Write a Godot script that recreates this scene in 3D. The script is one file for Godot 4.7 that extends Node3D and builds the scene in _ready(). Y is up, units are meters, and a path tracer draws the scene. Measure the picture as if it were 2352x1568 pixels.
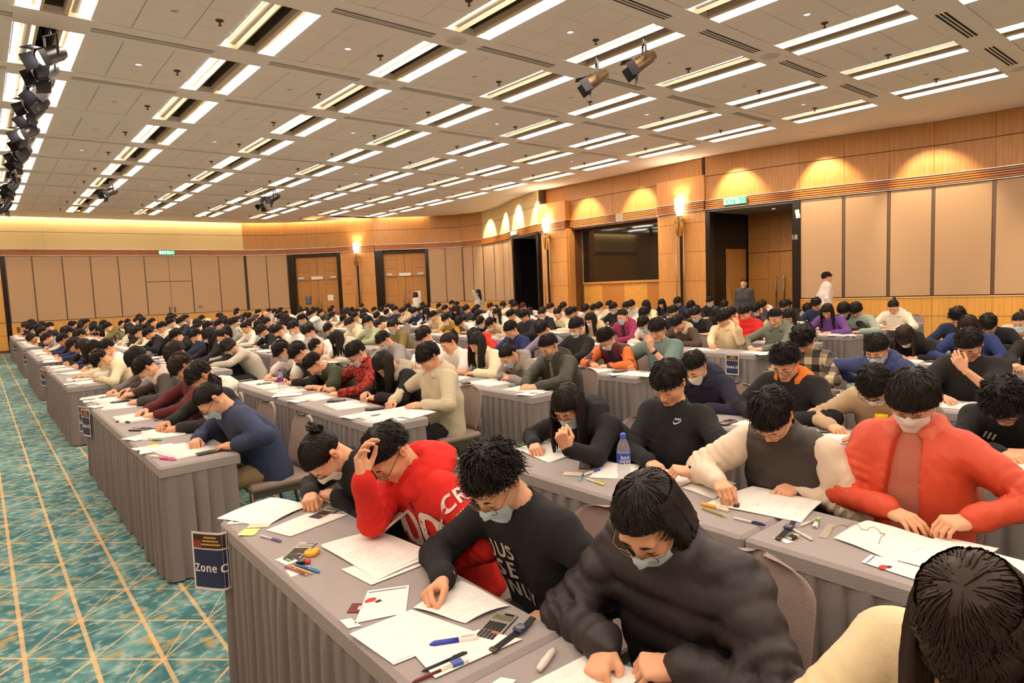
extends Node3D
# A hotel ballroom set out as an examination hall. Units are metres, y is up; the camera stands at x = 0, z = 0.

const CEIL := 5.12            # height of the ceiling
const BAY_X := 2.176          # ceiling module across
const BAY_Z := 2.155          # ceiling module along
const TROUGH_W := 0.70
const TROUGH_L := 1.635
const TABLE_H := 0.75
const TABLE_D := 0.48
const TABLE_L := 1.77
const COLS := [0.77, 2.23, 3.83, 5.27, 7.70, 9.15, 10.60, 11.95, 13.35]   # x of the front edge of every table column
const BLOCKS := [0.45, -4.35, -9.5, -14.6, -19.6, -24.6]                   # z of the near end of every block of two tables
const WARM := Color(1.0, 0.928, 0.868)

var taken := {}
var mats := {}
var rng := RandomNumberGenerator.new()
var cam: Camera3D

# ---------------------------------------------------------------- naming and tagging
func numbered(called: String) -> String:
	var n: int = taken.get(called, 0)
	taken[called] = n + 1
	return called if n == 0 else "%s_%03d" % [called, n]

func thing(called: String, label: String, category: String, at := Vector3.ZERO, turn := 0.0, group := "") -> Node3D:
	var o := Node3D.new()
	o.name = numbered(called)
	add_child(o)
	o.position = at
	o.rotation.y = turn
	tag(o, label, category, group)
	return o

func tag(o: Node3D, label: String, category: String, group := "") -> void:
	o.set_meta("label", label)
	o.set_meta("category", category)
	if group != "":
		o.set_meta("group", group)

func obj(called: String, mesh: Mesh, mat: Material, parent: Node3D = null, xf := Transform3D()) -> MeshInstance3D:
	var o := MeshInstance3D.new()
	o.mesh = mesh
	o.material_override = mat
	o.transform = xf
	if parent == null:
		o.name = numbered(called)
		add_child(o)
	else:
		o.name = called
		parent.add_child(o, true)
	return o

func solo(called: String, mesh: Mesh, mat: Material, label: String, category: String, xf := Transform3D(), group := "") -> MeshInstance3D:
	var o := obj(called, mesh, mat, null, xf)
	tag(o, label, category, group)
	return o

func structure(called: String) -> Node3D:
	var o := Node3D.new()
	o.name = called
	add_child(o)
	o.set_meta("kind", "structure")
	return o

func nth(n: int) -> String:
	return ["first", "second", "third", "fourth", "fifth", "sixth", "seventh", "eighth", "ninth", "tenth", "eleventh", "twelfth", "thirteenth", "fourteenth", "fifteenth", "sixteenth"][clampi(n - 1, 0, 15)]

# ---------------------------------------------------------------- materials
func srgb(r: int, g: int, b: int) -> Color:
	return Color(r / 255.0, g / 255.0, b / 255.0)

func mat(key: String, c: Color, rough := 0.8, metal := 0.0) -> StandardMaterial3D:
	if mats.has(key):
		return mats[key]
	var m := StandardMaterial3D.new()
	m.resource_name = key
	m.albedo_color = c
	m.roughness = rough
	m.metallic = metal
	mats[key] = m
	return m

func glow(key: String, c: Color, energy: float, base := Color(0.9, 0.88, 0.84)) -> StandardMaterial3D:
	var m := mat(key, base, 0.5)
	m.emission_enabled = true
	m.emission = c
	m.emission_energy_multiplier = energy
	return m

func noise(freq: float, oct := 4, kind := FastNoiseLite.TYPE_SIMPLEX_SMOOTH, sd := 1) -> FastNoiseLite:
	var n := FastNoiseLite.new()
	n.seed = sd
	n.noise_type = kind
	n.frequency = freq
	n.fractal_octaves = oct
	return n

func noise_tex(freq: float, lo: Color, hi: Color, size := 256, oct := 4, sd := 1) -> ImageTexture:
	var im := noise(freq, oct, FastNoiseLite.TYPE_SIMPLEX_SMOOTH, sd).get_seamless_image(size, size)
	var src := im.get_data()
	var dst := PackedByteArray()
	dst.resize(size * size * 3)
	for i in size * size:
		var t := src[i] / 255.0
		dst[i * 3] = int(lerpf(lo.r, hi.r, t) * 255.0)
		dst[i * 3 + 1] = int(lerpf(lo.g, hi.g, t) * 255.0)
		dst[i * 3 + 2] = int(lerpf(lo.b, hi.b, t) * 255.0)
	return ImageTexture.create_from_image(Image.create_from_data(size, size, false, Image.FORMAT_RGB8, dst))

func wood(key: String, lo: Color, hi: Color, rough := 0.42, scale := Vector3(3.0, 0.22, 3.0)) -> StandardMaterial3D:
	if mats.has(key):
		return mats[key]
	var m := mat(key, Color.WHITE, rough)
	m.albedo_texture = noise_tex(0.02, lo, hi, 256, 5, key.hash() % 1000)
	m.uv1_triplanar = true
	m.uv1_world_triplanar = true
	m.uv1_scale = scale
	return m

var cloth_bump: ImageTexture
func cloth(key: String, c: Color, rough := 0.92) -> StandardMaterial3D:
	if mats.has(key):
		return mats[key]
	var m := mat(key, c, rough)
	if cloth_bump == null:
		var im := noise(0.06, 3, FastNoiseLite.TYPE_SIMPLEX, 7).get_seamless_image(128, 128)
		im.convert(Image.FORMAT_RGBA8)
		im.bump_map_to_normal_map(3.0)
		cloth_bump = ImageTexture.create_from_image(im)
	m.normal_enabled = true
	m.normal_texture = cloth_bump
	m.normal_scale = 0.35
	m.uv1_triplanar = true
	m.uv1_scale = Vector3(9, 9, 9)
	return m

# ---------------------------------------------------------------- mesh helpers
func boxm(s: Vector3) -> BoxMesh:
	var b := BoxMesh.new()
	b.size = s
	return b

func quad(st: SurfaceTool, a: Vector3, b: Vector3, c: Vector3, d: Vector3) -> void:
	# a b c d counter-clockwise seen from the front
	for v in [a, c, b, a, d, c]:
		st.add_vertex(v)

func finish(st: SurfaceTool) -> ArrayMesh:
	st.generate_normals()
	return st.commit()

func begin(smooth := -1) -> SurfaceTool:
	var st := SurfaceTool.new()
	st.begin(Mesh.PRIMITIVE_TRIANGLES)
	st.set_smooth_group(smooth)
	return st

func st_box(st: SurfaceTool, c: Vector3, s: Vector3, basis := Basis()) -> void:
	var h := s * 0.5
	var p := []
	for i in 8:
		p.append(c + basis * Vector3(h.x if i & 1 else -h.x, h.y if i & 2 else -h.y, h.z if i & 4 else -h.z))
	quad(st, p[4], p[5], p[7], p[6])
	quad(st, p[1], p[0], p[2], p[3])
	quad(st, p[5], p[1], p[3], p[7])
	quad(st, p[0], p[4], p[6], p[2])
	quad(st, p[6], p[7], p[3], p[2])
	quad(st, p[0], p[1], p[5], p[4])

func bevel_box(s: Vector3, r: float) -> ArrayMesh:
	# a box with chamfered edges
	var st := begin()
	var h := s * 0.5
	var a := h - Vector3(r, r, r)
	for ax in 3:
		var u := (ax + 1) % 3
		var w := (ax + 2) % 3
		for sg in [-1.0, 1.0]:
			var q := []
			for k in 4:
				var v := Vector3.ZERO
				v[ax] = h[ax] * sg
				v[u] = a[u] * (1.0 if k == 1 or k == 2 else -1.0)
				v[w] = a[w] * (1.0 if k >= 2 else -1.0)
				q.append(v)
			if sg > 0:
				quad(st, q[0], q[1], q[2], q[3])
			else:
				quad(st, q[3], q[2], q[1], q[0])
		for su in [-1.0, 1.0]:
			for sw in [-1.0, 1.0]:
				var e := []
				for k in 4:
					var v := Vector3.ZERO
					v[ax] = a[ax] * (1.0 if k == 1 or k == 2 else -1.0)
					v[u] = su * (h[u] if k < 2 else a[u])
					v[w] = sw * (a[w] if k < 2 else h[w])
					e.append(v)
				if su * sw > 0:
					quad(st, e[3], e[2], e[1], e[0])
				else:
					quad(st, e[0], e[1], e[2], e[3])
	for i in 8:
		var sx := 1.0 if i & 1 else -1.0
		var sy := 1.0 if i & 2 else -1.0
		var sz := 1.0 if i & 4 else -1.0
		var t := [Vector3(sx * h.x, sy * a.y, sz * a.z), Vector3(sx * a.x, sy * h.y, sz * a.z), Vector3(sx * a.x, sy * a.y, sz * h.z)]
		if sx * sy * sz > 0:
			t.reverse()
		for v in t:
			st.add_vertex(v)
	return finish(st)

func st_tube(st: SurfaceTool, pts: Array, radii: Array, sides := 8, caps := true) -> void:
	var n := pts.size()
	var rings := []
	var up := Vector3.UP
	for i in n:
		var t: Vector3 = (pts[mini(i + 1, n - 1)] - pts[maxi(i - 1, 0)])
		t = t.normalized() if t.length() > 1e-6 else Vector3.UP
		if absf(t.dot(up)) > 0.95:
			up = Vector3.RIGHT if absf(t.x) < 0.9 else Vector3.FORWARD
		var sd := t.cross(up).normalized()
		up = sd.cross(t).normalized()
		var ring := []
		for k in sides:
			var a := TAU * k / sides
			ring.append(pts[i] + (sd * cos(a) + up * sin(a)) * radii[mini(i, radii.size() - 1)])
		rings.append(ring)
	for i in n - 1:
		for k in sides:
			var k2 := (k + 1) % sides
			quad(st, rings[i][k], rings[i][k2], rings[i + 1][k2], rings[i + 1][k])
	if caps:
		for k in range(1, sides - 1):
			for v in [rings[0][0], rings[0][k], rings[0][k + 1]]:
				st.add_vertex(v)
			for v in [rings[n - 1][0], rings[n - 1][k + 1], rings[n - 1][k]]:
				st.add_vertex(v)

func tube(pts: Array, radii: Array, sides := 8) -> ArrayMesh:
	var st := begin(0)
	st_tube(st, pts, radii, sides)
	return finish(st)

func lathe(profile: Array, sides := 24, smooth := 0) -> ArrayMesh:
	# profile of Vector2(radius, height), from the bottom up
	var st := begin(smooth)
	for i in profile.size() - 1:
		var p: Vector2 = profile[i]
		var q: Vector2 = profile[i + 1]
		for k in sides:
			var a := TAU * k / sides
			var b := TAU * (k + 1) / sides
			quad(st, Vector3(p.x * sin(a), p.y, p.x * cos(a)), Vector3(p.x * sin(b), p.y, p.x * cos(b)), Vector3(q.x * sin(b), q.y, q.x * cos(b)), Vector3(q.x * sin(a), q.y, q.x * cos(a)))
	return finish(st)

func extrude(profile: Array, z0: float, z1: float, smooth := -1) -> ArrayMesh:
	# an open outline in x, y drawn along z
	var st := begin(smooth)
	for i in profile.size() - 1:
		var p: Vector2 = profile[i]
		var q: Vector2 = profile[i + 1]
		quad(st, Vector3(p.x, p.y, z1), Vector3(q.x, q.y, z1), Vector3(q.x, q.y, z0), Vector3(p.x, p.y, z0))
	return finish(st)

func slab(poly: PackedVector2Array, y: float, thick: float) -> ArrayMesh:
	# a flat polygon in x, z with thickness upwards
	var st := begin()
	var tri := Geometry2D.triangulate_polygon(poly)
	for i in range(0, tri.size(), 3):
		var a := poly[tri[i]]
		var b := poly[tri[i + 1]]
		var c := poly[tri[i + 2]]
		for v in [a, b, c]:
			st.add_vertex(Vector3(v.x, y, v.y))
		for v in [a, c, b]:
			st.add_vertex(Vector3(v.x, y + thick, v.y))
	for i in poly.size():
		var a := poly[i]
		var b := poly[(i + 1) % poly.size()]
		quad(st, Vector3(a.x, y, a.y), Vector3(b.x, y, b.y), Vector3(b.x, y + thick, b.y), Vector3(a.x, y + thick, a.y))
	return finish(st)

func text_mesh(txt: String, size: float, depth := 0.002, bold := true, font := "Droid Sans") -> TextMesh:
	var t := TextMesh.new()
	t.text = txt
	var f := SystemFont.new()
	f.font_names = PackedStringArray([font])
	f.font_weight = 700 if bold else 400
	t.font = f
	t.font_size = 32
	t.pixel_size = size / 32.0
	t.depth = depth
	t.curve_step = 2.0
	return t

func turned(y: float, at := Vector3.ZERO) -> Transform3D:
	return Transform3D(Basis(Vector3.UP, y), at)

func _ready() -> void:
	rng.seed = 20240117
	# camera: a 25 mm lens a little above the heads, turned 39.7 degrees to the right of the aisle, tipped and rolled as the photograph is
	cam = Camera3D.new()
	cam.name = "camera"
	cam.keep_aspect = Camera3D.KEEP_HEIGHT
	cam.fov = 56.0847
	cam.near = 0.05
	cam.far = 200.0
	var right := Vector3(0.767004, -0.040478, 0.640365)
	var upv := Vector3(0.086417, 0.995432, -0.040585)
	var fwd := Vector3(0.635797, -0.086467, -0.766998)
	cam.transform = Transform3D(Basis(right, upv, -fwd), Vector3(0, 1.77, 0))
	add_child(cam)
	cam.current = true
	var we := WorldEnvironment.new()
	we.name = "environment"
	var env := Environment.new()
	env.background_mode = Environment.BG_COLOR
	env.background_color = Color(0.0, 0.0, 0.0)
	env.tonemap_mode = Environment.TONE_MAPPER_LINEAR
	env.tonemap_exposure = 2.2
	env.sdfgi_enabled = true
	env.ssao_enabled = true
	env.ssil_enabled = true
	we.environment = env
	add_child(we)
	build_room()
	build_tables()
	build_people()
	fill_seats()
	build_seats()
	build_props()
	build_signs()
	build_standing()

# ================================================================ the room
func col_x(c: int) -> float:
	return 2.80 + (c - 2) * BAY_X

func row_z(r: int) -> float:
	return -9.23 - (r - 1) * BAY_Z

func has_bay(c: int, r: int) -> bool:
	return not ((c == 7 and r >= 10) or (c == 6 and r >= 10))

func in_view(p: Vector3, margin := 0.12) -> bool:
	var q := cam.transform.affine_inverse() * p
	if q.z > -0.3:
		return false
	var ty := tan(deg_to_rad(cam.fov) / 2.0)
	var v := Vector2(q.x / -q.z, q.y / -q.z)
	return absf(v.x) < ty * 1.5 * (1.0 + margin) and absf(v.y) < ty * (1.0 + margin)

func build_room() -> void:
	build_floor()
	build_ceiling()
	build_walls()

func build_floor() -> void:
	var m := mat("carpet", Color.WHITE, 1.0)
	m.albedo_texture = carpet_texture()
	m.metallic_specular = 0.2
	var st := begin()
	for v in [Vector2(-5.2, -31.1), Vector2(19.5, -31.1), Vector2(19.5, 6.2), Vector2(-5.2, -31.1), Vector2(19.5, 6.2), Vector2(-5.2, 6.2)]:
		st.set_uv(Vector2(v.x / 2.12, v.y / 2.06))
		st.add_vertex(Vector3(v.x, 0.0, v.y))
	st.set_uv(Vector2.ZERO)
	st_box(st, Vector3(7.15, -0.09, -12.45), Vector3(24.7, 0.16, 37.3))
	obj("floor", finish(st), m).set_meta("kind", "structure")

func carpet_texture() -> ImageTexture:
	# teal and ochre mottling under a lattice of tan lines: 2.12 m by 2.06 m of carpet
	var n := 1024
	var big := noise(0.006, 4, FastNoiseLite.TYPE_SIMPLEX_SMOOTH, 3).get_seamless_image(n, n).get_data()
	var fin := noise(0.022, 4, FastNoiseLite.TYPE_SIMPLEX_SMOOTH, 9).get_seamless_image(n, n).get_data()
	var och := noise(0.010, 5, FastNoiseLite.TYPE_SIMPLEX_SMOOTH, 21).get_seamless_image(n, n).get_data()
	var px := PackedByteArray()
	px.resize(n * n * 3)
	var teal_d := Color(0.25, 0.42, 0.44)
	var teal_l := Color(0.46, 0.63, 0.62)
	var grey := Color(0.66, 0.70, 0.67)
	var ochre := Color(0.66, 0.55, 0.38)
	for i in n * n:
		var a := big[i] / 255.0
		var b := fin[i] / 255.0
		var c := och[i] / 255.0
		var k := teal_d.lerp(teal_l, clampf((a * 0.6 + b * 0.4 - 0.30) * 2.4, 0.0, 1.0))
		k = k.lerp(grey, clampf((b - 0.55) * 3.0, 0.0, 0.6))
		k = k.lerp(ochre, clampf((c * 0.7 + b * 0.3 - 0.60) * 6.0, 0.0, 0.75))
		px[i * 3] = int(k.r * 255.0)
		px[i * 3 + 1] = int(k.g * 255.0)
		px[i * 3 + 2] = int(k.b * 255.0)
	var im := Image.create_from_data(n, n, false, Image.FORMAT_RGB8, px)
	# columns of nodes every 0.265 m across, nodes every 0.515 m along
	var sx := n / 2.12
	var sz := n / 2.06
	var tan_c := Color(0.86, 0.70, 0.50)
	for i in 8:
		for j in 4:
			var x := 0.03 + 0.265 * i
			var z := -3.99 + 0.2575 * i + 0.515 * j
			var long := (i + j) % 2 == 0
			carpet_line(im, Vector2(x, z - (0.33 if long else 0.02)), Vector2(x, z + (0.50 if long else 0.24)), 0.011, tan_c, sx, sz)
			carpet_line(im, Vector2(x, z), Vector2(x + 0.265 * (1.0 if (i + 2 * j) % 3 else 0.45), z + 0.265 * (1.0 if (i + 2 * j) % 3 else 0.45)), 0.0042, tan_c, sx, sz)
			carpet_line(im, Vector2(x - 0.12, z - 0.12), Vector2(x, z), 0.0042, tan_c, sx, sz)
			carpet_line(im, Vector2(x, z), Vector2(x + 0.265, z - 0.25), 0.0045, tan_c, sx, sz)
			carpet_line(im, Vector2(x, z), Vector2(x - 0.10, z + 0.095), 0.0042, tan_c, sx, sz)
			carpet_line(im, Vector2(x - 0.06, z + 0.01), Vector2(x + 0.40, z - 0.08), 0.0035, tan_c, sx, sz)
			if (i * 3 + j) % 2 == 0:
				carpet_line(im, Vector2(x, z), Vector2(x + 0.19, z - 0.33), 0.0035, tan_c, sx, sz)
	im.generate_mipmaps()
	return ImageTexture.create_from_image(im)

func carpet_line(im: Image, a: Vector2, b: Vector2, half: float, c: Color, sx: float, sz: float) -> void:
	var n := im.get_width()
	var d := b - a
	var steps := int(d.length() * sx * 1.3)
	var s := Vector2(d.y, -d.x).normalized()
	var w := int(half * sx)
	for i in steps + 1:
		var p := a + d * (float(i) / steps)
		for k in range(-w, w + 1):
			var q := p + s * (k / sx)
			var u := posmod(int(floor(q.x * sx)), n)
			var v := posmod(int(floor(q.y * sz)), n)
			var old := im.get_pixel(u, v)
			im.set_pixel(u, v, old.lerp(c, 0.72 if absi(k) < w or w < 3 else 0.4))

# ---------------------------------------------------------------- ceiling
func build_ceiling() -> void:
	var root := structure("ceiling")
	var paint := mat("ceiling_paint", srgb(250, 240, 233), 0.9)
	var tile_m := mat("ceiling_tile", srgb(250, 239, 231), 0.95)
	var dark := mat("void", srgb(18, 14, 11), 0.9)
	obj("deck", slab(PackedVector2Array([Vector2(-5.4, -31.3), Vector2(20, -31.3), Vector2(20, 6.4), Vector2(-5.4, 6.4)]), 5.62, 0.2), dark, root)
	# the plain plaster border beyond the grid
	var plain := PackedVector2Array([Vector2(-5.1, -28.75), Vector2(12.25, -28.75), Vector2(12.25, -26.58), Vector2(14.45, -26.58), Vector2(14.45, 6.1), Vector2(17.6, 6.1), Vector2(17.6, -2.0), Vector2(17.55, -3.5),
		Vector2(17.36, -5.2), Vector2(16.95, -6.3), Vector2(16.5, -8.0), Vector2(16.1, -10.3), Vector2(16.1, -16.0), Vector2(15.9, -17.1), Vector2(16.6, -19.5), Vector2(17.3, -20.9), Vector2(17.9, -23.2), Vector2(17.5, -23.9),
		Vector2(17.15, -24.55), Vector2(16.2, -25.5), Vector2(14.2, -26.9), Vector2(13.1, -28.2), Vector2(11.35, -29.9), Vector2(9.6, -30.64), Vector2(-5.1, -30.64)])
	obj("plaster_border", slab(plain, CEIL, 0.05), paint, root)
	# beams between the rows, one long plaster strip each
	for r in range(-5, 11):
		var z := row_z(r) + TROUGH_L + (BAY_Z - TROUGH_L) * 0.5
		obj("beam", boxm(Vector3(19.55, 0.1, BAY_Z - TROUGH_L - 0.012)), paint, root, Transform3D(Basis(), Vector3(4.675, CEIL + 0.05, z)))
	# tiles: every bay is a field of nine, the nearest ones in view are pieces of their own
	var fields := []
	for r in range(-5, 11):
		for c in range(-1, 8):
			if has_bay(c, r) and c < 7:
				fields.append(Vector3(col_x(c) + TROUGH_W, CEIL, row_z(r)))
	for r in range(-5, 11):
		fields.append(Vector3(col_x(-1) - 1.476, CEIL, row_z(r)))
	fields.sort_custom(func(a, b): return tile_rank(a) < tile_rank(b))
	var wx := [0.438, 0.60, 0.438]
	var wz := [0.5175, 0.60, 0.5175]
	var tiles := []
	for i in 3:
		for j in 3:
			tiles.append(bevel_box(Vector3(wx[i] - 0.008, 0.024, wz[j] - 0.008), 0.006))
	var rest := SurfaceTool.new()
	rest.begin(Mesh.PRIMITIVE_TRIANGLES)
	var count := 0
	for f in fields:
		var x := 0.0
		for i in 3:
			var z := 0.0
			for j in 3:
				var at: Vector3 = f + Vector3(x + wx[i] * 0.5, 0.016, z + wz[j] * 0.5)
				var xf := Transform3D(Basis(), at)
				if count < 297:
					obj("ceiling_tile", tiles[i * 3 + j], tile_m, root, xf)
				else:
					rest.append_from(tiles[i * 3 + j], 0, xf)
				count += 1
				z += wz[j]
			x += wx[i]
	var far := obj("far_ceiling_tiles", rest.commit(), tile_m, root)
	far.set_meta("kind", "stuff")
	build_troughs()
	build_ceiling_fittings()

func tile_rank(p: Vector3) -> float:
	var mid := p + Vector3(0.74, 0, 0.82)
	return mid.length() + (0.0 if in_view(mid, 0.2) else 1000.0)

func build_troughs() -> void:
	var cream := mat("trough_paint", srgb(226, 208, 184), 0.75)
	var grey := mat("trough_blade", srgb(196, 182, 164), 0.6)
	var dark := mat("slot_paint", srgb(104, 88, 74), 0.8)
	var black := mat("black_metal", srgb(24, 21, 19), 0.5)
	var lamp := glow("lamp_diffuser", Color(1.0, 0.955, 0.88), 3.2)
	var slit := glow("lamp_slit", Color(1.0, 0.93, 0.82), 1.5)
	var L := TROUGH_L
	var body := begin()
	var blade := begin(0)
	var lampst := begin()
	var slitst := begin()
	for sd in [0, 1]:
		var f := func(p: Array) -> Array:
			var o := []
			for v in p:
				o.append(v if sd == 0 else Vector2(TROUGH_W - v.x, v.y))
			if sd == 1:
				o.reverse()
			return o
		var run := func(st: SurfaceTool, p: Array, a: float, b: float) -> void:
			for i in p.size() - 1:
				quad(st, Vector3(p[i].x, p[i].y, a), Vector3(p[i + 1].x, p[i + 1].y, a), Vector3(p[i + 1].x, p[i + 1].y, b), Vector3(p[i].x, p[i].y, b))
		run.call(lampst, f.call([Vector2(0.004, 0.0), Vector2(0.085, 0.10)]), 0.0, L)
		run.call(body, f.call([Vector2(0.085, 0.10), Vector2(0.215, 0.115), Vector2(0.215, 0.0), Vector2(0.25, 0.018), Vector2(0.25, 0.10)]), 0.0, L)
		run.call(blade, f.call([Vector2(0.095, 0.058), Vector2(0.12, 0.044), Vector2(0.15, 0.038), Vector2(0.184, 0.042), Vector2(0.184, 0.050), Vector2(0.15, 0.047), Vector2(0.12, 0.053), Vector2(0.095, 0.058)]), 0.03, L - 0.03)
		run.call(slitst, f.call([Vector2(0.19, 0.108), Vector2(0.212, 0.108)]), 0.02, L - 0.02)
	for zz in [-0.004, L + 0.004]:
		st_box(body, Vector3(0.125, 0.06, zz), Vector3(0.25, 0.12, 0.008))
		st_box(body, Vector3(0.575, 0.06, zz), Vector3(0.25, 0.12, 0.008))
	var slot := begin()
	st_box(slot, Vector3(0.245, 0.25, L / 2), Vector3(0.01, 0.3, L))
	st_box(slot, Vector3(0.455, 0.25, L / 2), Vector3(0.01, 0.3, L))
	st_box(slot, Vector3(0.35, 0.405, L / 2), Vector3(0.22, 0.01, L))
	st_box(slot, Vector3(0.35, 0.25, -0.004), Vector3(0.22, 0.32, 0.008))
	st_box(slot, Vector3(0.35, 0.25, L + 0.004), Vector3(0.22, 0.32, 0.008))
	var rail := begin()
	st_box(rail, Vector3(0.33, 0.36, L / 2), Vector3(0.035, 0.035, L - 0.1))
	st_box(rail, Vector3(0.33, 0.38, L * 0.3), Vector3(0.05, 0.05, 0.12))
	st_box(rail, Vector3(0.33, 0.38, L * 0.72), Vector3(0.05, 0.05, 0.12))
	var mb := finish(body)
	var ml := finish(lampst)
	var mbl := finish(blade)
	var ms := finish(slitst)
	var mslot := finish(slot)
	var mrail := finish(rail)
	for r in range(-5, 11):
		for c in range(-1, 8):
			if not has_bay(c, r):
				continue
			var at := Vector3(col_x(c), CEIL, row_z(r))
			var o := thing("ceiling_light", "twin-strip ceiling light, %s row from far wall, %s" % [nth(11 - r), place_across(c)], "ceiling light", at, 0.0, "twin-strip ceiling lights")
			obj("housing", mb, cream, o)
			obj("diffuser", ml, lamp, o)
			obj("louvre_blade", mbl, grey, o)
			obj("glowing_slit", ms, slit, o)
			obj("track_slot", mslot, dark, o)
			obj("track_rail", mrail, black, o)
			for sd in [(r + c) & 1]:
				var l := AreaLight3D.new()
				l.name = "strip_light"
				l.area_size = Vector2(0.12, L - 0.06)
				l.light_energy = 1.24
				l.light_color = WARM
				l.shadow_enabled = true
				o.add_child(l, true)
				var nrm := Vector3(0.76, -0.65, 0) if sd == 0 else Vector3(-0.76, -0.65, 0)
				var zax := -nrm
				var yax := Vector3(0, 0, 1)
				var xax := yax.cross(zax).normalized()
				l.transform = Transform3D(Basis(xax, yax, zax), Vector3(0.045 if sd == 0 else TROUGH_W - 0.045, 0.05, L / 2) + nrm * 0.008)

func place_across(c: int) -> String:
	if c < 1:
		return "just beyond the left edge" if c == 0 else "farthest beyond the left edge"
	return nth(c) + " from left"

func place_row(z: float) -> int:
	return int(round((row_z(1) + TROUGH_L - z) / BAY_Z)) + 1

func build_ceiling_fittings() -> void:
	var paint := mat("ceiling_paint", srgb(250, 240, 233), 0.9)
	var slotm := mat("vent_gap", srgb(30, 23, 18), 0.9)
	var chrome := mat("chrome", srgb(200, 194, 186), 0.22, 1.0)
	var brass := mat("dull_brass", srgb(96, 80, 62), 0.4, 0.8)
	var fr := begin()
	for k in [-0.075, 0.075]:
		st_box(fr, Vector3(0, -0.004, k), Vector3(1.44, 0.012, 0.012))
		st_box(fr, Vector3(0.715 * signf(k), -0.004, 0), Vector3(0.012, 0.012, 0.15))
	var frame := finish(fr)
	var gap := boxm(Vector3(1.42, 0.006, 0.142))
	var blade := boxm(Vector3(1.42, 0.014, 0.016))
	for r in range(-2, 11):
		if r == 4:
			continue
		for c in range(0, 7):
			var at := Vector3(col_x(c) + TROUGH_W + 0.75, CEIL, row_z(r) + TROUGH_L + 0.245)
			if not in_view(at, 0.15) or (c == 6 and r > 9):
				continue
			var o := thing("air_vent", "slotted ceiling air vent, %s beam from far wall, %s" % [nth(11 - r), place_gap(c)], "air vent", at, 0.0, "slotted ceiling air vents")
			obj("frame", frame, paint, o)
			obj("dark_gap", gap, slotm, o)
			obj("blade", blade, paint, o, Transform3D(Basis(), Vector3(0, -0.006, -0.024)))
			obj("blade", blade, paint, o, Transform3D(Basis(), Vector3(0, -0.006, 0.024)))
	var disc := lathe([Vector2(0, -0.014), Vector2(0.028, -0.014), Vector2(0.046, -0.006), Vector2(0.05, 0.004)], 14)
	var stem := lathe([Vector2(0.0, -0.062), Vector2(0.022, -0.06), Vector2(0.022, -0.054), Vector2(0.008, -0.05), Vector2(0.011, -0.02), Vector2(0.011, 0.0)], 10)
	var ring := lathe([Vector2(0.042, 0.004), Vector2(0.046, -0.008), Vector2(0.060, -0.006), Vector2(0.062, 0.004)], 18)
	var bowl := lathe([Vector2(0, 0.0035), Vector2(0.042, 0.002)], 16)
	var glint := glow("tiny_lamp", Color(0.9, 0.88, 1.0), 0.9)
	for r in range(-2, 11):
		for c in range(0, 7):
			var f := Vector3(col_x(c) + TROUGH_W, CEIL, row_z(r))
			var at := f + Vector3(1.24, 0.0, 0.82)
			if (c == 6 and r > 9) or not in_view(at, 0.1):
				continue
			var where := "%s row from far wall, %s" % [nth(11 - r), place_gap(c)]
			var o := thing("sprinkler_head", "brass ceiling sprinkler head, " + where, "sprinkler", at, 0.0, "ceiling sprinkler heads")
			obj("rosette", disc, brass, o)
			obj("nozzle", stem, brass, o)
			var p := thing("ceiling_spot", "small recessed ceiling spot, " + where, "downlight", f + Vector3(0.74, 0, 0.82), 0.0, "small recessed ceiling spots")
			obj("ring", ring, paint, p)
			obj("lens", bowl, chrome if (r + c) % 3 else glint, p)
	var spk := lathe([Vector2(0, -0.012), Vector2(0.13, -0.011), Vector2(0.15, 0.002)], 28)
	for q in [Vector2(9.68, -5.19), Vector2(5.32, -7.34), Vector2(5.34, -9.49), Vector2(14.05, -3.05), Vector2(14.03, -9.5)]:
		solo("ceiling_speaker", spk, mat("speaker_grille", srgb(214, 202, 188), 0.8), "round flush speaker in the ceiling beam, %s beam from the far wall" % nth(11 - place_row(q.y) - 1), "speaker", Transform3D(Basis(), Vector3(q.x, CEIL, q.y)), "flush ceiling speakers")
	# wall washers in the plaster border, a pair of lenses each
	var oval := lathe([Vector2(0.05, 0.003), Vector2(0.055, -0.01), Vector2(0.085, -0.008), Vector2(0.09, 0.004)], 20)
	var k := 0
	for q in [Vector2(15.13, -2.0), Vector2(15.13, -4.08), Vector2(16.0, -5.18), Vector2(15.11, -6.27), Vector2(15.6, -7.34), Vector2(15.1, -8.42), Vector2(15.2, -9.5), Vector2(15.05, -10.62), Vector2(15.0, -12.74), Vector2(15.0, -14.98), Vector2(15.0, -17.1), Vector2(15.7, -18.9), Vector2(16.3, -20.6), Vector2(16.8, -22.4)]:
		k += 1
		var o := thing("wall_washer", "wall washer lamp in ceiling border by right wall, %s from near end" % nth(k), "downlight", Vector3(q.x, CEIL, q.y), 0.0, "wall washers along the right wall")
		obj("ring", oval, paint, o)
		obj("lens", lathe([Vector2(0, 0.0035), Vector2(0.05, 0.002)], 16), glow("washer_lens", Color(1.0, 0.92, 0.8), 0.7), o)
		if k % 2 == 1 or k > 8:
			var l := SpotLight3D.new()
			l.name = "washer_beam"
			l.light_energy = 4.5
			l.light_color = Color(1.0, 0.90, 0.74)
			l.spot_range = 30.0
			l.spot_angle = 33.0
			l.spot_angle_attenuation = 0.6
			l.light_size = 0.03
			l.shadow_enabled = true
			o.add_child(l)
			l.position = Vector3(0, -0.03, 0)
			var to := Vector3(0.62, -1.0, 0.0)
			l.look_at_from_position(o.position + Vector3(0, -0.03, 0), o.position + to, Vector3(0, 0, 1))
	build_stage_lights()

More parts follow.
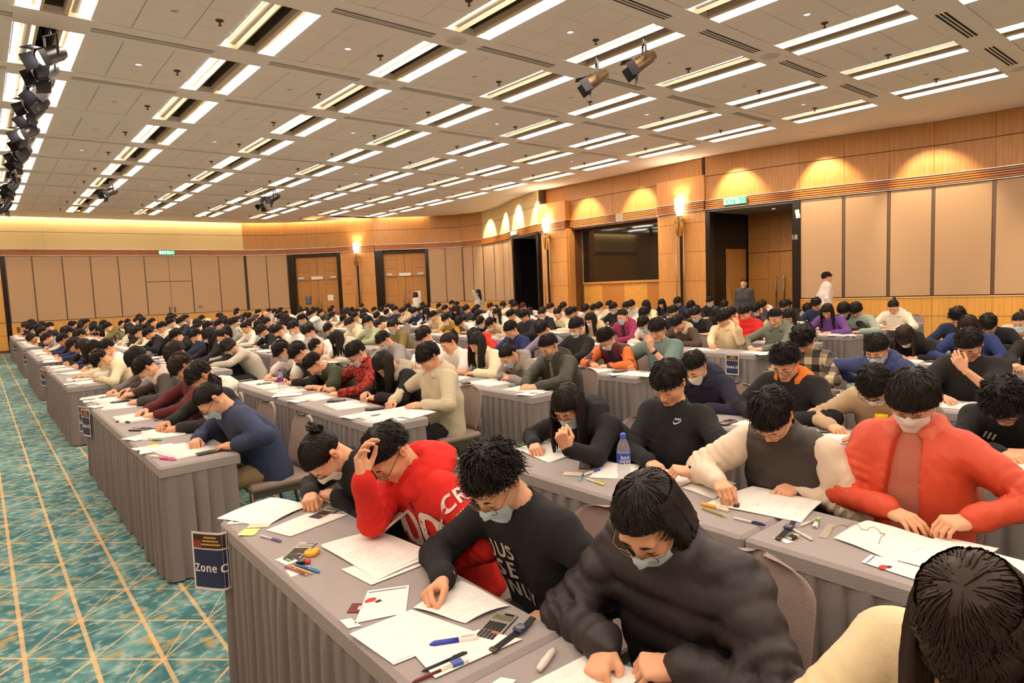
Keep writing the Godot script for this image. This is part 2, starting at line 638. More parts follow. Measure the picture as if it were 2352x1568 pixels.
func place_gap(c: int) -> String:
	if c < 1:
		return "left of the first light row"
	return "right of the %s light" % nth(c)

func build_stage_lights() -> void:
	var blackm := mat("stage_black", srgb(30, 26, 22), 0.45, 0.3)
	var bronze := mat("stage_bronze", srgb(92, 70, 44), 0.4, 0.6)
	var flapm := mat("stage_flap", srgb(26, 22, 26), 0.5, 0.3)
	var can := begin(0)
	st_tube(can, [Vector3(0, 0, 0.17), Vector3(0, 0, 0.165), Vector3(0, 0, 0.12), Vector3(0, 0, 0.11), Vector3(0, 0, -0.14), Vector3(0, 0, -0.15)], [0.03, 0.07, 0.075, 0.09, 0.09, 0.098], 14)
	var body := finish(can)
	var fins := begin()
	for i in 5:
		st_box(fins, Vector3(0, 0.085, 0.10 - i * 0.045), Vector3(0.12, 0.03, 0.012))
	var mf := finish(fins)
	var yoke := begin()
	for s in [-1.0, 1.0]:
		st_box(yoke, Vector3(0.105 * s, 0.11, 0), Vector3(0.008, 0.25, 0.03))
	st_box(yoke, Vector3(0, 0.235, 0), Vector3(0.218, 0.012, 0.03))
	st_tube(yoke, [Vector3(0, 0.24, 0), Vector3(0, 0.56, 0)], [0.014], 8)
	st_box(yoke, Vector3(0, 0.56, 0), Vector3(0.06, 0.07, 0.05))
	var my := finish(yoke)
	var flap := bevel_box(Vector3(0.19, 0.006, 0.15), 0.002)
	var lens := lathe([Vector2(0, 0.012), Vector2(0.05, 0.008), Vector2(0.085, 0)], 20)
	var hot := glow("stage_lens_lit", Color(1.0, 0.97, 1.0), 9.0)
	var dim := mat("stage_lens", srgb(60, 58, 70), 0.15, 0.4)
	# x, z, turn, tilt, lit
	var spots := [[7.42, -6.70, -0.7, 0.55, 0], [7.42, -5.82, -0.7, 0.55, 0],
		[0.97, -9.75, 0.55, 0.5, 1], [0.97, -10.45, 0.9, 0.6, 0], [0.97, -11.15, 0.4, 0.9, 1], [0.97, -12.2, 0.6, 0.5, 0], [0.97, -12.75, 0.5, 0.8, 1], [0.97, -14.2, 0.6, 0.5, 1], [0.97, -14.9, 0.8, 0.7, 0], [0.97, -16.2, 0.6, 0.6, 0], [0.97, -16.9, 0.5, 0.8, 0],
		[0.97, -20.2, 0.5, 0.8, 0], [0.97, -21.1, 0.5, 0.8, 0], [0.97, -24.8, -0.6, 0.9, 0],
		[3.12, -20.9, 0.4, 0.4, 0], [7.40, -21.2, 0.6, 0.9, 0], [7.40, -20.2, -0.7, 0.5, 0]]
	var k := 0
	for s in spots:
		k += 1
		var label := ""
		if k == 1:
			label = "black stage spotlight with barn doors under the ceiling, farther of the central pair"
		elif k == 2:
			label = "black stage spotlight with barn doors under the ceiling, nearer of the central pair"
		elif k <= 11:
			label = "black stage spotlight on the left-hand ceiling track, %s from the near end" % nth(k - 2)
		elif k <= 14:
			label = "dark stage spotlight at the far end of the left ceiling track, %s from the back" % nth(15 - k)
		elif k == 15:
			label = "lone dark stage spotlight far back under the second light row"
		else:
			label = "dark stage spotlight of the far middle pair, %s one" % ["left-hand", "right-hand"][k - 16]
		var o := thing("stage_light", label, "spotlight", Vector3(s[0], 4.80, s[1]), s[2] + PI / 2, "stage spotlights")
		var tilt := Transform3D(Basis(Vector3.RIGHT, -s[3]), Vector3.ZERO)
		obj("yoke", my, blackm, o)
		obj("can", body, bronze if k <= 2 else blackm, o, tilt)
		obj("cooling_fins", mf, blackm, o, tilt)
		obj("lens", lens, hot if s[4] else dim, o, tilt * Transform3D(Basis(Vector3.RIGHT, -PI / 2), Vector3(0, 0, -0.15)))
		for i in 4:
			var b := Basis(Vector3.BACK, i * PI / 2) * Basis(Vector3.RIGHT, 0.38 if i != 2 else 0.9)
			obj("barn_door", flap, flapm, o, tilt * Transform3D(b, Basis(Vector3.BACK, i * PI / 2) * Vector3(0, 0.105 + 0.03, -0.215)))
		if s[4]:
			var l := SpotLight3D.new()
			l.name = "stage_beam"
			l.light_energy = 6.0
			l.light_color = Color(1.0, 0.96, 0.95)
			l.spot_range = 40.0
			l.spot_angle = 22.0
			l.light_size = 0.06
			l.shadow_enabled = true
			o.add_child(l)
			l.transform = tilt * Transform3D(Basis(), Vector3(0, 0, -0.18))

# ---------------------------------------------------------------- walls
var W := {}

func seg_frame(p: Vector2, q: Vector2) -> Transform3D:
	var d := (q - p).normalized()
	return Transform3D(Basis(Vector3(d.x, 0, d.y), Vector3.UP, Vector3(-d.y, 0, d.x)), Vector3(p.x, 0, p.y))

func piece(root: Node3D, called: String, f: Transform3D, x0: float, x1: float, y0: float, y1: float, front: float, depth: float, m: Material) -> MeshInstance3D:
	return obj(called, bevel_box(Vector3(x1 - x0, y1 - y0, depth), 0.003), m, root, f * Transform3D(Basis(), Vector3((x0 + x1) / 2, (y0 + y1) / 2, front - depth / 2)))

func rail_run(root: Node3D, f: Transform3D, x0: float, x1: float, out := 0.0) -> void:
	piece(root, "rail_backing", f, x0, x1, 3.665, 3.915, 0.012 + out, 0.06, W.wood_dark)
	for i in 4:
		piece(root, "rail_slat", f, x0, x1, 3.690 + i * 0.053, 3.690 + i * 0.053 + 0.036, 0.045 + out, 0.05, W.rail)
	piece(root, "chrome_strip", f, x0, x1, 3.655, 3.676, 0.055 + out, 0.05, W.chrome)
	piece(root, "chrome_strip", f, x0, x1, 3.902, 3.923, 0.055 + out, 0.05, W.chrome)

func upper_run(root: Node3D, f: Transform3D, x0: float, x1: float, m: Material, top := 5.60) -> void:
	piece(root, "upper_panel", f, x0 + 0.002, x1 - 0.002, 3.925, 4.572, 0.0, 0.05, m)
	piece(root, "upper_panel", f, x0 + 0.002, x1 - 0.002, 4.586, top, 0.0, 0.05, m)

func base_run(root: Node3D, f: Transform3D, x0: float, x1: float) -> void:
	piece(root, "wainscot_board", f, x0 + 0.002, x1 - 0.002, 0.10, 0.655, 0.0, 0.05, W.wainscot)
	piece(root, "wainscot_board", f, x0 + 0.002, x1 - 0.002, 0.665, 1.095, 0.0, 0.05, W.wainscot)
	piece(root, "wainscot_cap", f, x0, x1, 1.098, 1.128, 0.014, 0.06, W.cap)
	piece(root, "skirting_board", f, x0, x1, 0.0, 0.095, 0.01, 0.05, W.wood_dark)

func panel_run(root: Node3D, f: Transform3D, joints: Array, skip := -1) -> void:
	for i in joints.size() - 1:
		if i == skip or i == skip + 1 and skip >= 0:
			continue
		piece(root, "fabric_panel", f, joints[i] + 0.022, joints[i + 1] - 0.022, 1.15, 3.648, 0.008, 0.05, W.fabric)
	for j in joints:
		piece(root, "joint_strip", f, j - 0.018, j + 0.018, 1.14, 3.655, -0.004, 0.03, W.joint)

func wall_mass(root: Node3D, f: Transform3D, x0: float, x1: float, y0 := 0.0, y1 := 5.6) -> void:
	piece(root, "wall_mass", f, x0, x1, y0, y1, -0.035, 0.22, W.mass)

func build_walls() -> void:
	W.wood = wood("wall_wood", srgb(176, 118, 58), srgb(202, 146, 82))
	W.wainscot = wood("wainscot_wood", srgb(210, 148, 66), srgb(228, 168, 84))
	W.pil = wood("pilaster_wood", srgb(196, 132, 66), srgb(216, 154, 88))
	W.door = wood("door_wood", srgb(174, 116, 52), srgb(196, 138, 70))
	W.chevron_a = wood("veneer_light", srgb(200, 138, 58), srgb(216, 156, 76), 0.4, Vector3(3, 3, 0.4))
	W.chevron_b = wood("veneer_dark", srgb(172, 106, 42), srgb(190, 124, 56), 0.4, Vector3(0.4, 3, 3))
	W.wood_dark = wood("dark_wood", srgb(92, 52, 22), srgb(116, 70, 34))
	W.rail = wood("rail_wood", srgb(176, 104, 44), srgb(200, 128, 62), 0.3, Vector3(0.3, 8, 0.3))
	W.cap = wood("cap_wood", srgb(214, 168, 108), srgb(226, 182, 124))
	W.fabric = cloth("wall_fabric", srgb(188, 154, 120), 0.95)
	W.cream = cloth("wall_cream", srgb(226, 202, 150), 0.95)
	W.joint = mat("joint_metal", srgb(112, 92, 78), 0.35, 0.7)
	W.chrome = mat("chrome", srgb(200, 194, 186), 0.22, 1.0)
	W.mass = mat("wall_core", srgb(70, 52, 38), 0.9)
	W.black = mat("black_stone", srgb(22, 18, 16), 0.16)
	W.white = mat("white_plastic", srgb(232, 228, 222), 0.5)
	W.gold = mat("brushed_gold", srgb(212, 158, 62), 0.3, 0.9)
	W.steel = mat("satin_steel", srgb(170, 158, 142), 0.3, 0.9)

	# far wall: cream upper panels, fabric panels below, with a pair of concealed doors
	var back := structure("wall_back")
	var f := seg_frame(Vector2(-5.2, -30.9), Vector2(9.7, -30.9))
	var L := 14.9
	wall_mass(back, f, -0.2, L + 0.1)
	base_run(back, f, 0.0, 6.0)
	base_run(back, f, 6.15, L)
	piece(back, "black_post", f, 6.0, 6.14, 0.0, 3.66, 0.03, 0.09, W.black)
	piece(back, "plain_board", f, 0.0, 6.0, 1.15, 3.65, 0.0, 0.05, W.wainscot)
	panel_run(back, f, [6.15, 6.97, 7.93, 8.87, 9.83, 10.79, 11.71, 12.60, 13.76, 14.88], 5)
	rail_run(back, f, 0.0, L)
	upper_run(back, f, 0.0, 7.4, W.cream)
	upper_run(back, f, 7.4, L, W.cream)
	var ds := structure("door_1")
	piece(ds, "door_leaf", f, 10.81, 11.70, 1.15, 2.545, 0.008, 0.05, W.fabric)
	piece(ds, "door_leaf", f, 11.72, 12.58, 1.15, 2.545, 0.008, 0.05, W.fabric)
	piece(ds, "over_panel", f, 10.81, 11.70, 2.565, 3.648, 0.008, 0.05, W.fabric)
	piece(ds, "over_panel", f, 11.72, 12.58, 2.565, 3.648, 0.008, 0.05, W.fabric)
	piece(ds, "handle", f, 11.59, 11.64, 1.22, 1.46, 0.035, 0.03, W.joint)
	piece(ds, "handle", f, 11.79, 11.84, 1.22, 1.46, 0.035, 0.03, W.joint)
	solo("wall_socket", bevel_box(Vector3(0.16, 0.10, 0.03), 0.006), W.steel, "small metal control plate on the far wall right of the concealed doors", "switch plate", f * Transform3D(Basis(), Vector3(12.84, 1.42, 0.02)))
	solo("call_point", bevel_box(Vector3(0.09, 0.09, 0.04), 0.006), mat("alarm_red", srgb(190, 60, 44), 0.5), "small red alarm point low on the far wall near the concealed doors", "alarm", f * Transform3D(Basis(), Vector3(12.88, 0.86, 0.03)))
	solo("lock_plate", bevel_box(Vector3(0.10, 0.20, 0.02), 0.004), W.joint, "dark lock plate low on the wooden board beside the black post", "lock", f * Transform3D(Basis(), Vector3(6.35, 0.86, 0.01)))
	exit_sign(f, 11.66, 3.79, "green exit sign over the concealed doors in the far wall", 0.62, 0.18)

	# slanted wall with two tall double doors and a pilaster between them
	var diag := structure("wall_slanted")
	var p := [Vector2(9.7, -30.9), Vector2(11.45, -30.2), Vector2(13.3, -28.45), Vector2(14.4, -27.1), Vector2(16.4, -25.7), Vector2(17.5, -24.45), Vector2(17.75, -23.2)]
	f = seg_frame(p[0], p[1])
	L = p[0].distance_to(p[1])
	wall_mass(diag, f, -0.1, L + 0.05)
	base_run(diag, f, 0.0, L)
	panel_run(diag, f, [0.08, 0.95, L - 0.02])
	rail_run(diag, f, 0.0, L)
	upper_run(diag, f, 0.0, L, W.wood)
	tall_door(diag, "door_2", seg_frame(p[1], p[2]), p[1].distance_to(p[2]), 0.32, 0.17)
	f = seg_frame(p[2], p[3])
	L = p[2].distance_to(p[3])
	pilaster(diag, f, 0.02, L - 0.02, 0.03)
	rail_run(diag, f, 0.0, L, 0.03)
	upper_run(diag, f, 0.0, L, W.wood)
	wall_mass(diag, f, 0.0, L)
	sconce(f, L * 0.52, 0.03, "glowing glass wall sconce on the wooden pilaster between the two far double doors")
	solo("access_panel", bevel_box(Vector3(0.2, 0.2, 0.03), 0.008), W.wood, "small wooden control box on the far pilaster left of the sconce pole", "control box", f * Transform3D(Basis(), Vector3(0.36, 2.25, 0.05)))
	tall_door(diag, "door_3", seg_frame(p[3], p[4]), p[3].distance_to(p[4]), 0.36, 0.13)
	for i in [4, 5]:
		f = seg_frame(p[i], p[i + 1])
		L = p[i].distance_to(p[i + 1])
		wall_mass(diag, f, -0.05, L + 0.05)
		base_run(diag, f, 0.0, L)
		panel_run(diag, f, [0.02, L * 0.5, L - 0.02])
		rail_run(diag, f, 0.0, L)
		upper_run(diag, f, 0.0, L, W.wood)

	# the concave stretch up to the dark doorway
	var bend := structure("wall_curved")
	var c := [Vector2(17.75, -23.2), Vector2(17.52, -22.1), Vector2(17.2, -21.1), Vector2(16.86, -20.3), Vector2(16.45, -19.55)]
	for i in 4:
		f = seg_frame(c[i], c[i + 1])
		L = c[i].distance_to(c[i + 1])
		wall_mass(bend, f, -0.05, L + 0.05)
		base_run(bend, f, 0.0, L)
		panel_run(bend, f, [0.02, L - 0.02])
		rail_run(bend, f, 0.0, L)
		upper_run(bend, f, 0.0, L, W.cream)
	f = seg_frame(c[4], Vector2(15.66, -17.15))
	L = c[4].distance_to(Vector2(15.66, -17.15))
	rail_run(bend, f, 0.0, L)
	upper_run(bend, f, 0.0, L, W.cream)
	recess(bend, f, L, 1.8, false)
	exit_sign(f, 0.42, 3.80, "green exit sign over the dark doorway left of the window", 0.60, 0.18)

	# wooden bay with the projection window between two pilasters
	var bay := structure("wall_bay")
	f = seg_frame(Vector2(15.66, -17.15), Vector2(15.72, -15.82))
	pilaster(bay, f, 0.0, 1.33, 0.0)
	rail_run(bay, f, 0.0, 1.33, 0.02)
	piece(bay, "pilaster_head", f, 0.0, 1.33, 3.925, 4.60, 0.02, 0.3, W.pil)
	sconce(f, 0.52, 0.0, "glowing glass wall sconce on the wooden pilaster left of the dark window")
	f = seg_frame(Vector2(15.95, -15.82), Vector2(15.95, -12.0))
	L = 3.82
	piece(bay, "upper_backing", seg_frame(Vector2(15.93, -17.3), Vector2(15.93, -10.2)), 0.0, 7.1, 3.93, 5.6, -0.04, 0.2, W.mass)
	for i in 4:
		piece(bay, "upper_panel", f, i * 0.955 + 0.003, (i + 1) * 0.955 - 0.003, 3.925, 4.572, 0.0, 0.05, W.wood)
	for i in 6:
		piece(bay, "upper_panel", f, -1.4 + i * 1.107 + 0.003, -1.4 + (i + 1) * 1.107 - 0.003, 4.586, 5.6, 0.0, 0.05, W.wood)
	rail_run(bay, f, 0.0, 2.05)
	rail_run(bay, f, 2.37, L)
	piece(bay, "grey_access_plate", f, 2.06, 2.36, 3.66, 3.92, 0.04, 0.06, W.steel)
	# window recess: side cheeks, head and the counter front below
	var g := seg_frame(Vector2(16.42, -15.82), Vector2(16.42, -12.0))
	piece(bay, "head", f, 0.0, L, 3.60, 3.66, 0.02, 0.5, W.wood_dark)
	var cheek := seg_frame(Vector2(15.72, -15.80), Vector2(16.5, -15.80))
	piece(bay, "reveal_board", cheek, 0.10, 0.36, 0.0, 3.65, 0.02, 0.1, W.wood)
	piece(bay, "reveal_board", cheek, 0.38, 0.62, 0.0, 3.65, 0.02, 0.1, W.wood_dark)
	piece(bay, "reveal_post", cheek, 0.62, 0.70, 0.0, 3.65, 0.07, 0.1, W.joint)
	piece(bay, "sill_front", g, 0.0, L, 0.0, 0.66, 0.0, 0.1, W.wainscot)
	for i in 4:
		piece(bay, "veneer_panel", g, i * 0.955 + 0.002, (i + 1) * 0.955 - 0.002, 0.67, 1.70, 0.0, 0.1, W.chevron_a if i % 2 == 0 else W.chevron_b)
	var wn := structure("window_1")
	piece(wn, "sill", g, 0.0, L, 1.705, 1.785, 0.04, 0.2, W.door)
	piece(wn, "jamb", g, 0.0, 0.10, 1.785, 3.62, 0.03, 0.1, W.wood)
	piece(wn, "lintel", g, 0.0, L, 3.54, 3.62, 0.03, 0.1, W.wood_dark)
	var glass := mat("dark_glass", Color(0.10, 0.09, 0.08, 1.0), 0.03)
	glass.metallic_specular = 0.8
	piece(wn, "glass_pane", g, 0.10, L + 0.1, 1.785, 3.54, 0.0, 0.02, glass)
	solo("window_notice", boxm(Vector3(0.30, 0.42, 0.006)), W.white, "white paper notice in the top right corner of the dark window", "notice", g * Transform3D(Basis(), Vector3(3.66, 3.18, 0.012)))
	f = seg_frame(Vector2(15.76, -12.0), Vector2(15.82, -10.42))
	pilaster(bay, f, 0.0, 1.58, 0.0)
	rail_run(bay, f, 0.0, 1.58, 0.02)
	piece(bay, "pilaster_head", f, 0.0, 1.58, 3.925, 4.62, 0.02, 0.3, W.pil)
	sconce(f, 0.86, 0.0, "glowing glass wall sconce on the wooden pilaster between dark window and right doorway")

	# right wall: recessed doorway, then fabric panels in a gentle curve
	var rw := structure("wall_right")
	f = seg_frame(Vector2(15.86, -10.42), Vector2(16.35, -8.0))
	L = Vector2(15.86, -10.42).distance_to(Vector2(16.35, -8.0))
	rail_run(rw, f, 0.0, L)
	upper_run(rw, f, 0.0, L, W.wood)
	recess(rw, f, L, 2.2, true)
	exit_sign(f, 0.86, 3.80, "green exit sign over the doorway right of the dark window", 0.62, 0.19)
	solo("door_sensor", bevel_box(Vector3(0.10, 0.22, 0.05), 0.01), W.white, "small white sensor box high on the black door jamb at right", "sensor", f * Transform3D(Basis(Vector3.BACK, 0.15), Vector3(L - 0.03, 3.30, 0.05)))
	solo("door_plate", bevel_box(Vector3(0.13, 0.13, 0.02), 0.004), W.white, "small square white sign on the black door jamb at right", "sign", f * Transform3D(Basis(), Vector3(L - 0.1, 2.72, 0.04)))
	var q := [Vector2(16.35, -8.0), Vector2(16.62, -7.02), Vector2(16.90, -6.10), Vector2(17.19, -5.26), Vector2(17.36, -4.14), Vector2(17.45, -3.0), Vector2(17.5, -1.8), Vector2(17.5, -0.6), Vector2(17.5, 2.7), Vector2(17.5, 6.0)]
	for i in q.size() - 1:
		f = seg_frame(q[i], q[i + 1])
		L = q[i].distance_to(q[i + 1])
		wall_mass(rw, f, -0.05, L + 0.05)
		base_run(rw, f, 0.0, L)
		panel_run(rw, f, [0.015, L - 0.015])
		rail_run(rw, f, 0.0, L)
		upper_run(rw, f, 0.0, L, W.wood)
	solo("fire_alarm_button", bevel_box(Vector3(0.12, 0.13, 0.04), 0.01), mat("alarm_pink", srgb(214, 96, 78), 0.5), "square red fire alarm button on the wooden wainscot beside the right doorway", "alarm", seg_frame(q[0], q[1]) * Transform3D(Basis(), Vector3(0.12, 0.93, 0.03)))
	# walls that the photograph does not show: plain, closing the room
	var lw := structure("wall_left")
	f = seg_frame(Vector2(-5.1, 6.1), Vector2(-5.1, -31.0))
	piece(lw, "wall_mass", f, 0.0, 37.1, 0.0, 5.6, 0.0, 0.2, W.fabric)
	var bw := structure("wall_rear")
	f = seg_frame(Vector2(17.8, 6.05), Vector2(-5.3, 6.05))
	piece(bw, "wall_mass", f, 0.0, 23.1, 0.0, 5.6, 0.0, 0.2, W.fabric)
	# cove light along the top of the far and slanted walls
	cove([Vector2(-5.0, -30.64), Vector2(0.0, -30.64), Vector2(5.0, -30.64), Vector2(9.6, -30.64), Vector2(11.33, -29.95), Vector2(13.12, -28.22), Vector2(14.22, -26.88), Vector2(16.22, -25.47)])
	cove([Vector2(17.2, -3.4), Vector2(17.22, -1.0), Vector2(17.22, 2.5), Vector2(17.22, 6.0)])

func cove(pts: Array) -> void:
	var strip := glow("cove_strip", Color(1.0, 0.90, 0.72), 4.0)
	for i in pts.size() - 1:
		var f := seg_frame(pts[i], pts[i + 1])
		var L: float = pts[i].distance_to(pts[i + 1])
		var o := solo("cove_lamp", boxm(Vector3(L - 0.04, 0.02, 0.03)), strip, "hidden strip lamp in the cove along the top of the wall, %s stretch" % nth(int(taken.get("cove_lamp", 0)) + 1), "cove light", f * Transform3D(Basis(), Vector3(L / 2, CEIL + 0.10, -0.02)), "cove lamps")
		var l := AreaLight3D.new()
		l.name = "cove_glow"
		l.area_size = Vector2(L - 0.06, 0.04)
		l.light_energy = 0.30 * L
		l.light_color = Color(1.0, 0.90, 0.74)
		l.shadow_enabled = true
		o.add_child(l)
		# faces the wall and a little down
		l.transform = Transform3D(Basis(Vector3.RIGHT, -0.35), Vector3(0, 0, -0.022))

func pilaster(root: Node3D, f: Transform3D, x0: float, x1: float, out: float) -> void:
	var ys := [0.0, 0.86, 1.70, 2.53, 3.34, 3.66]
	for i in 5:
		piece(root, "pilaster_board", f, x0, x1, ys[i] + 0.004, ys[i + 1] - 0.004, out, 0.24, W.pil)
	piece(root, "pilaster_core", f, x0 + 0.02, x1 - 0.02, 0.0, 3.9, out - 0.012, 0.22, W.wood_dark)

func tall_door(root: Node3D, called: String, f: Transform3D, L: float, jl: float, jr: float) -> void:
	rail_run(root, f, 0.0, L)
	upper_run(root, f, 0.0, L, W.wood)
	piece(root, "wall_mass", f, -0.05, L + 0.05, 3.5, 5.6, -0.04, 0.3, W.mass)
	piece(root, "wall_mass", f, -0.05, L + 0.05, 0.0, 3.7, -0.32, 0.1, W.mass)
	piece(root, "black_jamb", f, 0.0, jl, 0.0, 3.655, 0.02, 0.34, W.black)
	piece(root, "black_jamb", f, L - jr, L, 0.0, 3.655, 0.02, 0.34, W.black)
	var d := structure(called)
	var x0 := jl
	var x1 := L - jr
	var xm := (x0 + x1) / 2
	var back := -0.16
	var w := (x1 - x0) / 2
	for s in 2:
		var a := x0 + s * w
		var rows := [0.0, 0.70, 1.52, 2.38, 2.80, 3.20, 3.655]
		for i in 6:
			# outer field of boards, and the plain stile beside the meeting edge
			var o0 := a + 0.004 if s == 0 else a + w * 0.36
			var o1 := a + w * 0.64 if s == 0 else a + w - 0.004
			piece(d, "door_board", f, o0, o1, rows[i] + 0.004, rows[i + 1] - 0.004, back, 0.06, W.door)
		var m0 := a + w * 0.645 if s == 0 else a + 0.006
		var m1 := a + w - 0.006 if s == 0 else a + w * 0.355
		piece(d, "door_stile", f, m0, m1, 0.01, 2.42, back, 0.06, W.door)
		piece(d, "door_stile", f, m0, m1, 2.43, 3.65, back, 0.06, W.door)
		var hx := xm - 0.11 if s == 0 else xm + 0.11
		obj("pull_handle", tube([Vector3(0, 0.9, 0), Vector3(0, 1.75, 0)], [0.018], 8), W.steel, d, f * Transform3D(Basis(), Vector3(hx, 0, back + 0.06)))
		piece(d, "closer_arm", f, a + 0.10 if s == 0 else a + w - 0.55, a + 0.55 if s == 0 else a + w - 0.10, 2.46, 2.50, back + 0.12, 0.03, W.steel)
		piece(d, "door_closer", f, a + 0.12 if s == 0 else a + w - 0.38, a + 0.38 if s == 0 else a + w - 0.12, 2.505, 2.56, back + 0.07, 0.07, W.white)
	piece(d, "magnet_lock", f, xm - 0.28, xm + 0.28, 2.44, 2.58, back + 0.08, 0.08, W.white)
	piece(d, "overhead_track", f, xm - 0.012, xm + 0.012, 2.58, 3.65, back + 0.01, 0.02, W.joint)
	if called == "door_2":
		var poster := thing("door_poster", "dark blue printed notice taped to the left far double door", "poster", Vector3.ZERO)
		poster.transform = f * Transform3D(Basis(), Vector3(x0 + w * 0.50, 1.47, back + 0.006))
		obj("sheet", boxm(Vector3(0.27, 0.40, 0.004)), mat("poster_navy", srgb(44, 56, 92), 0.7), poster)
		for i in 6:
			obj("print_line", boxm(Vector3(0.20 - 0.03 * (i % 2), 0.012 if i else 0.03, 0.002)), mat("print_pale", srgb(196, 200, 206), 0.8), poster, Transform3D(Basis(), Vector3(-0.01, 0.15 - i * 0.055, 0.003)))
	solo("door_notice", boxm(Vector3(0.27, 0.27 if called == "door_2" else 0.30, 0.004)), W.white, "white paper sheet taped to the right leaf of the %s far double door" % ("left" if called == "door_2" else "right"), "notice", f * Transform3D(Basis(), Vector3(x0 + w * 1.55, 1.56, back + 0.004)))

func recess(root: Node3D, f: Transform3D, L: float, deep: float, lit: bool) -> void:
	# a doorway set back into the wall, lined in black stone
	piece(root, "wall_mass", f, -0.1, L + 0.1, 3.93, 5.6, -0.05, 0.2, W.mass)
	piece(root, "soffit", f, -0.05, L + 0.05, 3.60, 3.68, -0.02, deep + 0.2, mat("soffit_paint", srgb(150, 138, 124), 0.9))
	piece(root, "black_jamb", f, -0.02, 0.12, 0.0, 3.6, 0.03, 0.3, W.black)
	piece(root, "black_jamb", f, L - 0.16, L + 0.02, 0.0, 3.62, 0.05, 0.3, W.black)
	if not lit:
		piece(root, "black_cheek", f, -0.12, 0.02, 0.0, 3.6, 0.0, deep, W.black)
		piece(root, "black_cheek", f, L - 0.02, L + 0.12, 0.0, 3.6, 0.0, deep, W.black)
		piece(root, "black_back", f, -0.1, L + 0.1, 0.0, 3.6, -deep, 0.1, W.black)
		return
	# right-hand doorway: a small door in the left cheek and a tall double door behind
	var cheek := seg_frame(Vector2(15.86, -10.40), Vector2(18.2, -10.40))
	piece(root, "black_cheek", cheek, 0.0, 2.34, 0.0, 3.62, 0.0, 0.12, W.black)
	var d5 := structure("door_5")
	piece(d5, "frame", cheek, 0.96, 2.02, 0.0, 2.58, 0.02, 0.1, W.door)
	piece(d5, "door_board", cheek, 1.06, 1.92, 0.01, 1.35, 0.035, 0.06, W.wood)
	piece(d5, "door_board", cheek, 1.06, 1.92, 1.36, 2.50, 0.035, 0.06, W.wood)
	obj("door_knob", lathe([Vector2(0, 0), Vector2(0.03, 0.005), Vector2(0.03, 0.04), Vector2(0, 0.05)], 12), W.steel, d5, cheek * Transform3D(Basis(Vector3.RIGHT, PI / 2), Vector3(1.82, 1.02, 0.03)))
	obj("door_lock", lathe([Vector2(0, 0), Vector2(0.025, 0.005), Vector2(0.025, 0.02), Vector2(0, 0.025)], 12), W.steel, d5, cheek * Transform3D(Basis(Vector3.RIGHT, PI / 2), Vector3(1.82, 1.22, 0.03)))
	var bk := seg_frame(Vector2(18.0, -10.40), Vector2(18.0, -7.6))
	piece(root, "back_mass", bk, 0.0, 2.9, 0.0, 3.62, -0.08, 0.1, W.mass)
	piece(root, "black_cheek", seg_frame(Vector2(18.1, -8.0), Vector2(16.4, -8.0)), 0.0, 1.7, 0.0, 3.62, 0.0, 0.1, W.black)
	var d4 := structure("door_4")
	var ys := [0.0, 0.90, 1.66, 2.45, 2.86, 3.25, 3.6]
	for i in 6:
		piece(d4, "door_board", bk, 0.02, 0.66, ys[i] + 0.004, ys[i + 1] - 0.004, 0.0, 0.06, W.door)
	for s in 2:
		piece(d4, "door_stile", bk, 0.665 + s * 0.36, 1.02 + s * 0.36, 0.0, 2.44, 0.0, 0.06, W.door)
		piece(d4, "door_stile", bk, 0.665 + s * 0.36, 1.02 + s * 0.36, 2.46, 3.6, 0.0, 0.06, W.door)
		obj("pull_handle", tube([Vector3(0, 0.85, 0), Vector3(0, 1.75, 0)], [0.02], 8), W.steel, d4, bk * Transform3D(Basis(), Vector3(0.92 + s * 0.24, 0, 0.05)))
	for i in 6:
		piece(d4, "door_board", bk, 1.39, 2.38, ys[i] + 0.004, ys[i + 1] - 0.004, 0.0, 0.06, W.door)
	var dl := thing("ceiling_downlight", "small lit downlight in the soffit of the right doorway", "downlight", f * Vector3(L * 0.62, 3.60, -1.0))
	obj("ring", lathe([Vector2(0.05, 0.0), Vector2(0.055, -0.008), Vector2(0.075, -0.006), Vector2(0.078, 0.0)], 18), W.white, dl)
	obj("lens", lathe([Vector2(0, -0.003), Vector2(0.05, -0.003)], 16), glow("soffit_lens", Color(1, 0.95, 0.85), 4.0), dl)
	var l := SpotLight3D.new()
	l.name = "downlight_beam"
	l.light_energy = 0.7
	l.light_color = WARM
	l.spot_angle = 50.0
	l.spot_range = 12.0
	l.light_size = 0.05
	l.shadow_enabled = true
	dl.add_child(l)
	l.position = Vector3(0, -0.03, 0)
	l.rotation.x = -PI / 2

